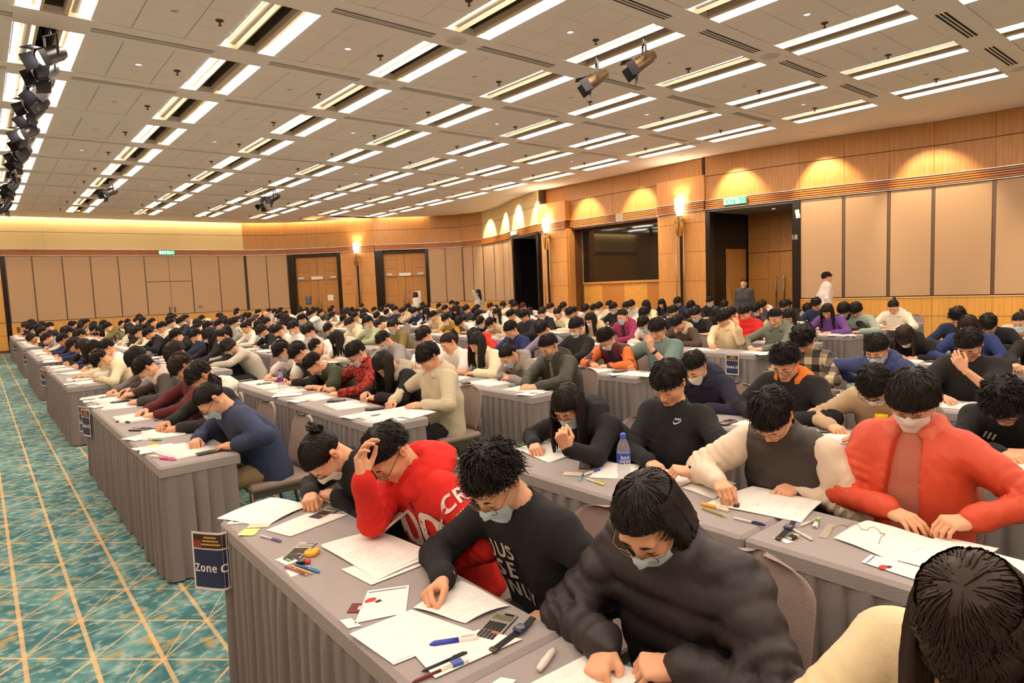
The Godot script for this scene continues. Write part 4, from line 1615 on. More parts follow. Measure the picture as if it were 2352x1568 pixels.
# right hand, wrist at the origin, fingers along -Z, palm towards -Y, thumb at -X
const CURL := {
	"flat": [[8, 10, 6], [6, 10, 6], [8, 12, 8], [12, 14, 10], 0.0],
	"rest": [[22, 26, 16], [24, 30, 18], [28, 32, 20], [32, 34, 22], 0.3],
	"write": [[48, 46, 12], [56, 58, 22], [64, 66, 34], [68, 68, 38], 1.0],
	"fist": [[66, 82, 48], [70, 84, 50], [72, 84, 50], [70, 80, 48], 0.8],
	"point": [[26, 16, 10], [46, 48, 28], [54, 60, 34], [58, 62, 36], 0.5],
	"pinch": [[58, 30, 10], [60, 34, 14], [58, 38, 18], [56, 40, 20], 0.9],
	"cup": [[30, 34, 20], [30, 36, 22], [32, 38, 24], [36, 40, 26], 0.2],
}

func hand_geo(pose: String, cell := 0.0042) -> Geo:
	var key := "hand_%s_%.4f" % [pose, cell]
	if geos.has(key):
		return geos[key]
	var cu: Array = CURL[pose]
	var f := Field.new(Vector3(-0.085, -0.105, -0.205), Vector3(0.055, 0.04, 0.035), cell)
	var kx := [-0.029, -0.0095, 0.0095, 0.0275]
	var kz := [-0.088, -0.092, -0.087, -0.079]
	f.cap(Vector3(0, 0, 0.03), Vector3(0, 0, -0.012), 0.025, 0.024, 0.012, false, Basis.from_scale(Vector3(1.0, 1.3, 1.0)))
	for i in 4:
		f.cap(Vector3(kx[i] * 0.55, 0.0, -0.015), Vector3(kx[i], 0.003, kz[i]), 0.0145, 0.0115, 0.014)
	f.cap(Vector3(-0.018, -0.008, -0.030), Vector3(-0.024, -0.010, -0.055), 0.017, 0.013, 0.012)
	f.cap(Vector3(0.020, -0.009, -0.025), Vector3(0.024, -0.008, -0.060), 0.014, 0.011, 0.012)
	var ln := [[0.042, 0.026, 0.020], [0.046, 0.029, 0.021], [0.042, 0.027, 0.021], [0.033, 0.020, 0.018]]
	for i in 4:
		var p := Vector3(kx[i], 0.003, kz[i])
		var a := 0.0
		var spread: float = (i - 1.5) * 0.05
		var rr := [0.0098, 0.0088, 0.0080, 0.0068]
		if i == 3:
			rr = [0.0086, 0.0078, 0.0070, 0.0060]
		for j in 3:
			a += deg_to_rad(cu[i][j])
			var q: Vector3 = p + Vector3(spread * cos(a), -sin(a), -cos(a)).normalized() * ln[i][j]
			f.cap(p, q, rr[j], rr[j + 1], 0.003)
			p = q
	var tb: float = cu[4]
	var t0 := Vector3(-0.022, -0.006, -0.024)
	var t1 := Vector3(-0.046, -0.014 - 0.012 * tb, -0.052)
	var t2 := t1 + Vector3(-0.014 + 0.026 * tb, -0.010 - 0.012 * tb, -0.032)
	var t3 := t2 + Vector3(-0.004 + 0.018 * tb, -0.006 - 0.008 * tb, -0.026)
	f.cap(t0, t1, 0.0150, 0.0120, 0.010)
	f.cap(t1, t2, 0.0118, 0.0100, 0.004)
	f.cap(t2, t3, 0.0100, 0.0082, 0.003)
	var g := f.net()
	g.c.resize(g.v.size())
	for i in g.v.size():
		var p := g.v[i]
		g.c[i] = Color(1, 1, 1).lerp(Color(1.0, 0.80, 0.74), clampf((-p.z - 0.09) * 6.0, 0.0, 0.5))
	geos[key] = g
	return g

# ================================================================ whole figures
# local frame of a seated person: hip above the origin, facing -Z, +X is the person's right
func ik(s: Vector3, w: Vector3, l1: float, l2: float, pole: Vector3) -> Vector3:
	var dv := w - s
	var dist := minf(dv.length(), l1 + l2 - 0.004)
	var dir := dv.normalized()
	var a := (l1 * l1 - l2 * l2 + dist * dist) / (2.0 * dist)
	var hh := sqrt(maxf(l1 * l1 - a * a, 0.0))
	return s + dir * a + (pole - dir * pole.dot(dir)).normalized() * hh

func lean_dir(deg: float, side := 0.0) -> Vector3:
	var a := deg_to_rad(deg)
	var b := deg_to_rad(side)
	return Vector3(sin(b) * cos(a), cos(a) * cos(b), -sin(a))

# fills in the joints of a pose: keys lean, side, pitch, yaw, tilt (head), rw lw (wrists), rp lp (elbow poles), rh lh (hand shapes), rf lf (finger directions), rn ln (palm normals), gap, big
func solve(p: Dictionary) -> Dictionary:
	if p.has("nb"):
		return p
	var lean: float = p.get("lean", 20.0)
	var side: float = p.get("side", 0.0)
	var sc: float = p.get("big", 1.0)
	p.hip = Vector3(0, 0.53, 0)
	p.mid = p.hip + lean_dir(lean * 0.7, side) * 0.27 * sc
	p.nb = p.mid + lean_dir(lean * 1.25, side) * 0.25 * sc
	var pitch: float = p.get("pitch", 40.0)
	p.head = p.nb + lean_dir((lean * 1.25 + pitch) * 0.55, side) * 0.145 * sc
	p.hb = Basis(Vector3.UP, deg_to_rad(p.get("yaw", 0.0))) * Basis(Vector3.RIGHT, -deg_to_rad(pitch)) * Basis(Vector3.BACK, deg_to_rad(p.get("tilt", 0.0)))
	var up: Vector3 = (p.nb - p.mid).normalized()
	var tw := Basis(Vector3.UP, deg_to_rad(p.get("twist", 0.0)))
	var half: float = p.get("half", 0.178) * sc
	var sh: Vector3 = p.nb - up * 0.055
	p.up = up
	p.rs = sh + tw * Vector3(half, 0, 0)
	p.ls = sh + tw * Vector3(-half, 0, 0)
	var gap: float = p.get("gap", 0.30)
	p.gap = gap
	if not p.has("rw"): p.rw = Vector3(0.10, 0.800, -gap - 0.17)
	if not p.has("lw"): p.lw = Vector3(-0.14, 0.785, -gap - 0.14)
	for k in ["r", "l"]:
		var s: Vector3 = p[k + "s"]
		var w: Vector3 = p[k + "w"]
		var sg := 1.0 if k == "r" else -1.0
		if (w - s).length() > 0.535 * sc:
			w = s + (w - s).normalized() * 0.535 * sc
			p[k + "w"] = w
		var pole: Vector3 = p.get(k + "p", Vector3(sg, -0.25, 0.25))
		p[k + "e"] = ik(s, w, 0.285 * sc, 0.255 * sc, pole)
		if not p.has(k + "f"):
			var d: Vector3 = (w - p[k + "e"]).normalized()
			p[k + "f"] = (Vector3(d.x * 0.7 - sg * 0.15, minf(d.y, 0.0) * 0.3 - 0.05, d.z) ).normalized()
		if not p.has(k + "n"):
			p[k + "n"] = Vector3(-sg * 0.35, -1.0, 0.0)
		var z: Vector3 = -(p[k + "f"] as Vector3).normalized()
		var y: Vector3 = -(p[k + "n"] as Vector3)
		y = (y - z * y.dot(z)).normalized()
		var x := y.cross(z)
		p[k + "x"] = Transform3D(Basis(x, y, z), w) * Transform3D(Basis.from_scale(Vector3(sg, 1, 1)), Vector3.ZERO)
	return p

func pose_bounds(p: Dictionary, pad: float, keys: Array) -> Array:
	var lo := Vector3(9, 9, 9)
	var hi := Vector3(-9, -9, -9)
	for k in keys:
		lo = lo.min(p[k])
		hi = hi.max(p[k])
	return [lo - Vector3(pad, pad, pad), hi + Vector3(pad, pad, pad)]

# the continuous skin: trunk, neck, arms, with head and hands meshed on finer grids of their own
func body_mesh(p: Dictionary, cell: float, head_cell: float, hand_cell: float) -> ArrayMesh:
	solve(p)
	var b := pose_bounds(p, 0.15, ["hip", "nb", "head", "rs", "ls", "re", "le", "rw", "lw"])
	var f := Field.new(b[0], b[1], cell)
	f.cap(p.hip, p.mid, 0.10, 0.10, 0.0)
	f.cap(p.mid, p.nb - p.up * 0.07, 0.095, 0.068, 0.04)
	f.cap(p.rs, p.ls, 0.040, 0.040, 0.05)
	f.cap(p.nb - p.up * 0.03, p.nb, 0.066, 0.060, 0.05)
	var hd: Vector3 = p.head + p.hb * Vector3(0, -0.045, 0.022)
	f.cap(p.nb, hd, 0.058 * p.get("neck", 1.0), 0.051 * p.get("neck", 1.0), 0.03)
	for k in ["r", "l"]:
		f.cap(p[k + "s"], p[k + "e"], 0.047, 0.040, 0.03)
		f.cap(p[k + "e"], p[k + "w"], 0.040, 0.0255, 0.015)
	var g := f.net()
	var all := Geo.new()
	all.append(g)
	all.append(head_geo(head_cell), Transform3D(p.hb, p.head))
	for k in ["r", "l"]:
		all.append(hand_geo(p.get(k + "h", "rest"), hand_cell), p[k + "x"])
	return all.mesh(true)

# clothing over the trunk and arms; opts: loose, sleeve (fraction of the arm), collar, quilt, open, seed, fold
func top_field(p: Dictionary, o: Dictionary, cell: float) -> Field:
	solve(p)
	var b := pose_bounds(p, 0.24, ["hip", "nb", "rs", "ls", "re", "le", "rw", "lw"])
	b[0].y = maxf(b[0].y, 0.40)
	var f := Field.new(b[0], b[1], cell)
	var g: float = o.get("loose", 0.018)
	var sc: float = p.get("big", 1.0)
	var up: Vector3 = p.up
	var dw: Vector3 = (p.mid - p.hip).normalized()
	for s in [-1.0, 1.0]:
		var h0: Vector3 = p.hip + Vector3(0.070 * s, -0.02, 0)
		var m0: Vector3 = p.mid + Vector3(0.076 * s, 0, 0)
		var c0: Vector3 = p.nb - up * 0.13 + Vector3(0.090 * s, 0, 0)
		f.cap(h0, m0, (0.108 + g * 1.3) * sc, (0.104 + g * 1.2) * sc, 0.05)
		f.cap(m0, c0, (0.104 + g * 1.2) * sc, (0.090 + g) * sc, 0.05)
	f.cap(p.rs - up * 0.01, p.ls - up * 0.01, 0.050 + g * 0.7, 0.050 + g * 0.7, 0.06)
	f.cap(p.rs.lerp(p.nb, 0.35), p.ls.lerp(p.nb, 0.35), 0.048 + g * 0.5, 0.048 + g * 0.5, 0.05)
	f.cap(p.nb - up * 0.15, p.nb - up * 0.06, (0.095 + g) * sc, (0.074 + g) * sc, 0.04)
	var sl: float = o.get("sleeve", 1.0)
	for k in ["r", "l"]:
		var s: Vector3 = p[k + "s"]
		var e: Vector3 = p[k + "e"]
		var w: Vector3 = p[k + "w"]
		if sl <= 0.0:
			continue
		if sl < 0.5:
			f.cap(s, s.lerp(e, sl * 2.0), 0.060 + g * 0.8, 0.056 + g * 1.5, 0.05)
			continue
		f.cap(s, e, 0.054 + g * 0.7, 0.043 + g * 0.7, 0.045)
		var cuff := e.lerp(w, clampf((sl - 0.5) * 2.0, 0.0, 1.0) * 0.97)
		f.cap(e, cuff, 0.042 + g * 0.7, 0.031 + g * 0.40, 0.02)
		if o.get("fold", true) and sl > 0.9:
			# the sleeve bunches above a gathered cuff
			f.cap(e.lerp(cuff, 0.78), e.lerp(cuff, 0.88), 0.035 + g * 0.55, 0.036 + g * 0.55, 0.012)
			f.folds(e, s, 0.10, 0.0035 + g * 0.10, 0.042)
			f.folds(e, cuff, 0.085, 0.003 + g * 0.08, 0.036)
	var col: float = o.get("collar", 0.02)
	var nd: Vector3 = (p.head + p.hb * Vector3(0, -0.045, 0.022) - p.nb).normalized()
	f.cap(p.nb - up * 0.02, p.nb + nd * col, 0.070 + g * 0.5, 0.064 + g * 0.4, 0.03)
	if o.has("quilt"):
		f.quilt(p.hip, p.nb, 0.30, o.quilt, 0.085)
		for k in ["r", "l"]:
			f.quilt(p[k + "s"], p[k + "e"], 0.10, o.quilt * 0.8, 0.075)
			f.quilt(p[k + "e"], p[k + "w"], 0.085, o.quilt * 0.8, 0.07)
	var amp: float = o.get("wrinkle", 0.010)
	f.rough(noise(4.0, 1, FastNoiseLite.TYPE_SIMPLEX, int(o.get("seed", 1))), amp * 0.6, Vector3(1.0, 0.7, 1.0))
	f.crease(noise(6.0, 1, FastNoiseLite.TYPE_SIMPLEX, int(o.get("seed", 1)) + 7), amp * 0.9, Vector3(1.25, 0.55, 1.1))
	# neck opening
	var ow: float = o.get("neck_hole", 0.056)
	f.cap(p.nb + nd * 0.014, p.nb + nd * 0.12, ow, ow + 0.018, 0.0, true)
	if o.get("scoop", 0.0) > 0.0:
		f.cap(p.nb + Vector3(0, 0.02, -0.05), p.nb + Vector3(0, 0.03, -0.06) - up * float(o.scoop), 0.045, 0.04, 0.0, true)
	if o.has("open"):
		# jacket worn open: a wedge is left out down the front
		var fr: Vector3 = p.hb * Vector3(0, 0, 0)
		var out := up.cross(Vector3.RIGHT).normalized()
		if out.z > 0.0:
			out = -out
		var w2: float = o.open
		f.cap(p.nb + out * 0.10 + Vector3(0, 0.02, 0), p.mid + out * 0.15, w2 * 0.8, w2, 0.0, true)
		f.cap(p.mid + out * 0.15, p.hip + Vector3(0, 0, -0.18), w2, w2 * 1.1, 0.0, true)
	return f

func hood_mesh(p: Dictionary, size := 1.0) -> ArrayMesh:
	# a hood lying in folds round the back of the neck
	solve(p)
	var up: Vector3 = p.up
	var c: Vector3 = p.nb + up * 0.01
	var back := up.cross(Vector3.LEFT).normalized()
	if back.z < 0.0:
		back = -back
	var f := Field.new(c - Vector3(0.22, 0.20, 0.22) * size, c + Vector3(0.22, 0.20, 0.22) * size, 0.0135)
	for j in 3:
		var prev := Vector3.ZERO
		for i in 13:
			var a := lerpf(-2.5, 2.5, i / 12.0)
			var rad := (0.088 + 0.017 * j) * size
			var w := cos(a * 0.5)
			var q := c + back * (cos(a) * rad + 0.012 * j) + Vector3(sin(a) * rad * 1.05, 0, 0) + up * ((0.035 - 0.030 * j) * w - 0.030 * (1.0 - w))
			if i > 0:
				f.cap(prev, q, (0.017 + 0.016 * w) * size, (0.017 + 0.016 * w) * size, 0.014)
			prev = q
	f.cap(c + back * 0.10 - up * 0.02, c + back * 0.115 - up * 0.12, 0.045 * size, 0.028 * size, 0.04)
	f.rough(noise(10.0, 2, FastNoiseLite.TYPE_SIMPLEX, 31), 0.010, Vector3.ONE)
	return f.net().mesh()

func legs_mesh(p: Dictionary, cell := 0.02) -> ArrayMesh:
	solve(p)
	var f := Field.new(Vector3(-0.32, 0.02, -0.72), Vector3(0.32, 0.72, 0.22), cell)
	f.cap(Vector3(-0.07, 0.525, 0.02), Vector3(0.07, 0.525, 0.02), 0.115, 0.115, 0.03)
	for s in [-1.0, 1.0]:
		var knee := Vector3(0.115 * s, 0.515, -0.43)
		var ank := Vector3(0.12 * s, 0.10, -0.40 + float(p.get("feet", 0.0)))
		f.cap(Vector3(0.085 * s, 0.53, 0.0), knee, 0.088, 0.066, 0.04)
		f.cap(knee, ank, 0.064, 0.052, 0.02)
	f.rough(noise(8.0, 2, FastNoiseLite.TYPE_SIMPLEX, 3), 0.010, Vector3.ONE)
	return f.net().mesh()

func shoes_mesh(p: Dictionary) -> ArrayMesh:
	var f := Field.new(Vector3(-0.2, -0.02, -0.72), Vector3(0.2, 0.16, -0.22), 0.012)
	for s in [-1.0, 1.0]:
		var z := -0.40 + float(p.get("feet", 0.0))
		f.cap(Vector3(0.12 * s, 0.045, z + 0.05), Vector3(0.125 * s, 0.040, z - 0.15), 0.042, 0.036, 0.0)
		f.cap(Vector3(0.12 * s, 0.08, z + 0.02), Vector3(0.122 * s, 0.05, z - 0.08), 0.045, 0.038, 0.02)
	return f.net().mesh()

func skin_mat(k := 0) -> StandardMaterial3D:
	var tones := [srgb(226, 172, 136), srgb(234, 184, 150), srgb(208, 152, 114)]
	var m := mat("skin_%d" % k, tones[k], 0.55)
	m.vertex_color_use_as_albedo = true
	m.metallic_specular = 0.4
	return m

func hair_mat(k := 0) -> StandardMaterial3D:
	var tones := [srgb(30, 23, 19), srgb(46, 31, 23), srgb(66, 42, 28), srgb(96, 30, 26)]
	var m := mat("hair_%d" % k, tones[k], 0.50)
	m.metallic_specular = 0.40
	return m

# ================================================================ tables and chairs
var protos := {}

func skirt_mesh(near_end: bool, far_end: bool) -> ArrayMesh:
	# pleated cloth hanging from under the table top: along the front (x = 0) and round the ends that show
	var path := []
	if far_end:
		path.append(Vector2(TABLE_D - 0.02, -TABLE_L + 0.012))
	path.append(Vector2(0.014, -TABLE_L + (0.012 if far_end else 0.004)))
	path.append(Vector2(0.014, -0.018 if near_end else -0.004))
	if near_end:
		path.append(Vector2(TABLE_D - 0.02, -0.018))
	var st := begin(0)
	var ys := [0.692, 0.60, 0.35, 0.012]
	var amp := [0.35, 0.9, 1.2, 1.5]
	var prev := []
	var prof := [Vector2(0.0, 0.0), Vector2(0.030, 0.012), Vector2(0.064, 0.021), Vector2(0.078, 0.020), Vector2(0.084, 0.006), Vector2(0.090, -0.006)]
	var k := 0
	for i in path.size() - 1:
		var a: Vector2 = path[i]
		var b: Vector2 = path[i + 1]
		var dd := (b - a).normalized()
		var nn := Vector2(-dd.y, dd.x)
		if i == 0 and not far_end or i == 1 and far_end:
			nn = Vector2(-1, 0)
		elif i == 0 and far_end:
			nn = Vector2(0, -1)
		else:
			nn = Vector2(0, 1)
		var L := a.distance_to(b)
		var np := int(round(L / 0.098))
		var pl := L / np
		for j in np:
			for q in prof:
				var s: float = (j + q.x / 0.098) * pl
				var w := 1.0 + 0.35 * sin(k * 1.7) + 0.2 * sin(k * 0.61)
				var row := []
				for y in 4:
					var sway: float = 0.006 * (y / 3.0) * sin(k * 2.3 + y)
					var p: Vector2 = a + dd * (s + sway) + nn * (q.y * amp[y] * w + 0.004)
					row.append(Vector3(p.x, ys[y], p.y))
				if prev.size() > 0:
					for y in 3:
						quad(st, prev[y + 1], row[y + 1], row[y], prev[y])
				prev = row
			k += 1
	return finish(st)

func build_table_protos() -> void:
	var top := bevel_box(Vector3(TABLE_D, 0.080, TABLE_L - 0.006), 0.014)
	protos.top = top
	protos.skirt_near = skirt_mesh(true, false)
	protos.skirt_far = skirt_mesh(false, true)

func place_table(x: float, z: float, far: bool, label: String, group := "") -> Node3D:
	# z is the near end
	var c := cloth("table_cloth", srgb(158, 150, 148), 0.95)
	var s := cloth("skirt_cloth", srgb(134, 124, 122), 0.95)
	var o := thing("exam_table", label, "table", Vector3(x, 0, z), 0.0, group)
	obj("tablecloth", protos.top, c, o, Transform3D(Basis(), Vector3(TABLE_D / 2, TABLE_H - 0.04, -TABLE_L / 2)))
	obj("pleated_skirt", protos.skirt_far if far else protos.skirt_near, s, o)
	return o

func build_chair_proto() -> void:
	protos.seat = bevel_box(Vector3(0.44, 0.055, 0.45), 0.02)
	# padded back: a rounded panel, curved and leaning
	var st := begin(0)
	var nu := 12
	var nv := 12
	var fr := []
	var bk := []
	for j in nv + 1:
		var v := 1.0 - pow(1.0 - float(j) / nv, 1.8)
		var w := 0.205 * (0.86 + 0.14 * sin(PI * minf(v * 1.2, 0.5)))
		if v > 0.72:
			w *= pow(maxf(0.004, 1.0 - pow((v - 0.72) / 0.281, 2.6)), 0.42)
		var rf := []
		var rb := []
		for i in nu + 1:
			var u := float(i) / nu * 2.0 - 1.0
			var edge := 1.0 - pow(absf(u), 4.0)
			var z := 0.205 + 0.085 * v - 0.035 * u * u
			var t := 0.004 + 0.018 * edge * sqrt(maxf(0.0, sin(PI * clampf(v, 0.03, 0.985))))
			rf.append(Vector3(u * w, 0.47 + 0.40 * v, z - t))
			rb.append(Vector3(u * w, 0.47 + 0.40 * v, z + t))
		fr.append(rf)
		bk.append(rb)
	for j in nv:
		for i in nu:
			quad(st, fr[j][i + 1], fr[j][i], fr[j + 1][i], fr[j + 1][i + 1])
			quad(st, bk[j][i], bk[j][i + 1], bk[j + 1][i + 1], bk[j + 1][i])
		quad(st, fr[j][0], bk[j][0], bk[j + 1][0], fr[j + 1][0])
		quad(st, bk[j][nu], fr[j][nu], fr[j + 1][nu], bk[j + 1][nu])
	for i in nu:
		quad(st, fr[0][i], fr[0][i + 1], bk[0][i + 1], bk[0][i])
	protos.back = finish(st)
	protos.leg_f = tube([Vector3(0, 0, -0.02), Vector3(0, 0.43, 0)], [0.012, 0.013], 8)
	protos.leg_b = tube([Vector3(0, 0, 0.07), Vector3(0, 0.25, 0.03), Vector3(0, 0.44, 0.0), Vector3(0, 0.60, 0.03)], [0.012, 0.013, 0.013, 0.012], 8)
	var u := begin()
	st_box(u, Vector3(0, 0.425, -0.02), Vector3(0.40, 0.02, 0.40))
	for s in [-1.0, 1.0]:
		st_box(u, Vector3(0.19 * s, 0.40, -0.02), Vector3(0.02, 0.035, 0.42))
	protos.under = finish(u)

func place_chair(at: Vector3, turn: float, label: String, group := "") -> Node3D:
	var fab := cloth("chair_fabric", srgb(150, 132, 124), 0.95)
	var met := mat("chair_metal", srgb(110, 96, 84), 0.35, 0.8)
	var o := thing("banquet_chair", label, "chair", at, turn, group)
	obj("seat", protos.seat, fab, o, Transform3D(Basis(), Vector3(0, 0.455, -0.02)))
	obj("backrest", protos.back, fab, o)
	obj("seat_frame", protos.under, met, o)
	for s in [-1.0, 1.0]:
		obj("leg", protos.leg_f, met, o, Transform3D(Basis(), Vector3(0.19 * s, 0, -0.22)))
		obj("leg", protos.leg_b, met, o, Transform3D(Basis(), Vector3(0.19 * s, 0, 0.19)))
	return o

func booklet_mesh(w: float, l: float, lift: float, sd: int) -> ArrayMesh:
	# an open exam paper lying on the table, its two leaves arching a little; the fold runs along z
	var r := RandomNumberGenerator.new()
	r.seed = sd
	var st := begin(0)
	var n := 10
	var b := r.randf_range(-0.5, 0.5)
	var rows := []
	for i in 2 * n + 1:
		var u := float(i) / n - 1.0
		var au := absf(u)
		var y := 0.003 + lift * (au * (1.0 - au) * 3.2 + 0.15 * au * au * (1.0 + b * signf(u)))
		rows.append([Vector3(u * w, y, -l / 2), Vector3(u * w, y + lift * 0.1 * sin(u * 4.0), l / 2)])
	for i in 2 * n:
		quad(st, rows[i][1], rows[i + 1][1], rows[i + 1][0], rows[i][0])
		var a: Vector3 = rows[i][0]
		var c: Vector3 = rows[i + 1][0]
		var d: Vector3 = rows[i][1]
		var e: Vector3 = rows[i + 1][1]
		quad(st, Vector3(d.x, 0.0, d.z), Vector3(e.x, 0.0, e.z), e, d)
		quad(st, Vector3(c.x, 0.0, c.z), Vector3(a.x, 0.0, a.z), a, c)
	for k in [0, 2 * n]:
		var a: Vector3 = rows[k][0]
		var d: Vector3 = rows[k][1]
		if k == 0:
			quad(st, Vector3(a.x, 0, a.z), Vector3(d.x, 0, d.z), d, a)
		else:
			quad(st, Vector3(d.x, 0, d.z), Vector3(a.x, 0, a.z), a, d)
	return finish(st)

func sheet_mesh(w: float, l: float, curl: float, sd: int) -> ArrayMesh:
	# one thin sheet with a soft wave
	var r := RandomNumberGenerator.new()
	r.seed = sd
	var ph := r.randf() * TAU
	var st := begin(0)
	var n := 6
	var g := []
	for j in n + 1:
		var row := []
		for i in n + 1:
			var u := float(i) / n - 0.5
			var v := float(j) / n - 0.5
			row.append(Vector3(u * w, 0.0015 + curl * (0.5 + 0.5 * sin(u * 3.0 + v * 2.0 + ph)), v * l))
		g.append(row)
	for j in n:
		for i in n:
			quad(st, g[j + 1][i], g[j + 1][i + 1], g[j][i + 1], g[j][i])
			var dn := Vector3(0, -0.001, 0)
			quad(st, g[j][i] + dn, g[j][i + 1] + dn, g[j + 1][i + 1] + dn, g[j + 1][i] + dn)
	return finish(st)

func paper_mat(k := 0) -> StandardMaterial3D:
	# white paper with faint print
	var key := "paper_%d" % k
	if mats.has(key):
		return mats[key]
	var m := mat(key, Color.WHITE, 0.85)
	var im := Image.create(256, 256, false, Image.FORMAT_RGB8)
	im.fill(srgb(240, 236, 230))
	var r := RandomNumberGenerator.new()
	r.seed = 50 + k
	if k > 0:
		for j in 26:
			if r.randf() < 0.25:
				continue
			var x := 16
			while x < 240:
				var w := r.randi_range(6, 26)
				if r.randf() < 0.75:
					im.fill_rect(Rect2i(x, 14 + j * 9, mini(w, 240 - x), 2), srgb(206, 200, 194))
				x += w + r.randi_range(3, 9)
				if r.randf() < 0.06:
					break
	m.albedo_texture = ImageTexture.create_from_image(im)
	m.uv1_triplanar = true
	m.uv1_scale = Vector3(4.7, 3.3, 3.3)
	m.uv1_offset = Vector3(0.5, 0.5, 0.5)
	return m

# ================================================================ putting people on their chairs
const MASKS := {"white": [236, 230, 224], "blue": [190, 214, 226], "black": [26, 24, 26], "grey": [150, 138, 130], "pink": [232, 206, 206]}
var cache := {}

func tint(c: Array) -> Color:
	return srgb(c[0], c[1], c[2])

func fabric(c: Array, kind := "cloth") -> StandardMaterial3D:
	var key := "%s_%d_%d_%d" % [kind, c[0], c[1], c[2]]
	var m := cloth(key, tint(c), 0.92 if kind == "cloth" else 0.55)
	if kind == "nylon":
		m.normal_scale = 0.15
	return m

func dress_head(o: Node3D, p: Dictionary, s: Dictionary) -> void:
	var hx := Transform3D(p.hb, p.head)
	var hk: int = s.get("hk", 0)
	var fine: bool = s.get("fine", false)
	if s.get("hair", "short") != "none":
		obj("hair", cached_mesh("hair_%s_%s_%d" % [s.get("hair", "short"), fine, int(p.get("pitch", 40.0) / 20.0)], func() -> Mesh: return hair_geo(s.get("hair", "short"), p.get("pitch", 40.0), fine).mesh()), hair_mat(hk), o, hx * Transform3D(Basis.from_scale(Vector3.ONE * float(s.get("hs", 1.0))), Vector3.ZERO))
	if s.get("brows", true):
		obj("eyebrows", cached_mesh("brows", func() -> Mesh: return brow_geo().mesh()), hair_mat(0), o, hx)
	var mk: String = s.get("mask", "")
	if mk != "":
		obj("face_mask", cached_mesh("mask", func() -> Mesh: return mask_geo().mesh()), mat("mask_" + mk, tint(MASKS[mk]), 0.85), o, hx)
	var gl: String = s.get("glasses", "")
	if gl != "":
		var metal := gl == "wire"
		obj("glasses", cached_mesh("glasses" + gl, func() -> Mesh: return glasses_geo(gl != "square").mesh()), mat("spectacles_" + gl, srgb(170, 130, 90) if metal else srgb(32, 26, 24), 0.3, 0.7 if metal else 0.0), o, hx)

func cached_mesh(key: String, make: Callable) -> Mesh:
	if not cache.has(key):
		cache[key] = make.call()
	return cache[key]

func pose_of(s: Dictionary) -> Dictionary:
	var p := {}
	for k in ["lean", "side", "pitch", "yaw", "tilt", "twist", "rw", "lw", "rp", "lp", "rh", "lh", "rf", "lf", "rn", "ln", "gap", "big", "half", "neck", "feet"]:
		if s.has(k):
			p[k] = s[k]
	return solve(p)

# a person modelled for this very place; s holds pose and dress
func near_person(x: float, z: float, label: String, s: Dictionary) -> Node3D:
	seated.append(Vector2(x, z))
	var p := pose_of(s)
	var cell: float = s.get("cell", 0.014)
	var fine: bool = s.get("fine", false)
	var o := thing("person", label, "person", Vector3(x, 0, z), PI / 2, s.get("group", ""))
	obj("body", body_mesh(p, 0.014, 0.0046 if fine else 0.006, 0.0036 if fine else 0.005), skin_mat(s.get("skin", 0)), o)
	var t: Dictionary = {"seed": int(absf(z) * 100.0)}
	t.merge(s.get("cut", {}), true)
	var kind: String = s.get("top", "sweater")
	var f := top_field(p, t, cell)
	if s.has("inner"):
		var t2 := {"seed": 5, "loose": float(t.get("loose", 0.018)) * 0.2, "sleeve": 0.0, "wrinkle": 0.005, "collar": 0.012}
		obj("t_shirt", top_field(p, t2, 0.014).net().mesh(), fabric(s.inner), o)
	var cm: Material = fabric(s.tc, "nylon" if t.has("quilt") or s.has("shiny") else "cloth")
	if s.get("check", false):
		cm = pattern_mat("checked_cloth", true)
	elif s.get("blotch", false):
		cm = pattern_mat("patterned_cloth", false)
	obj(kind, f.net().mesh(), cm, o)
	if s.has("sleeves"):
		var t3 := t.duplicate()
		t3.merge({"sleeve": 1.0, "loose": float(t.get("loose", 0.018)) + 0.004}, true)
		obj("sleeve", sleeve_mesh(p, t3, cell), fabric(s.sleeves, "nylon" if s.has("shiny") else "cloth"), o)
	if s.get("hood", false):
		obj("hood", hood_mesh(p, s.get("hood_size", 1.0)), fabric(s.get("hc", s.tc)), o)
	obj("trousers", cached_mesh("legs%.2f" % s.get("feet", 0.0), func() -> Mesh: return legs_mesh(p)), fabric(s.get("pants", [44, 42, 46])), o)
	obj("shoes", cached_mesh("shoes%.2f" % s.get("feet", 0.0), func() -> Mesh: return shoes_mesh(p)), fabric(s.get("shoes", [190, 186, 180])), o)
	dress_head(o, p, s)
	for q in s.get("print", []):
		print_on(o, p, f, q)
	for k in s.get("bands", []):
		# watch or cuff: [side r/l, along forearm 0..1, radius, width, colour, name]
		var e: Vector3 = p[k[0] + "e"]
		var w: Vector3 = p[k[0] + "w"]
		var d := (w - e).normalized()
		var c := e.lerp(w, k[1])
		obj(k[5], tube([c - d * k[3] * 0.5, c - d * k[3] * 0.2, c + d * k[3] * 0.2, c + d * k[3] * 0.5], [k[2] * 0.93, k[2], k[2], k[2] * 0.93], 14), fabric(k[4]), o)
	o.set_meta("pose", p)
	return o

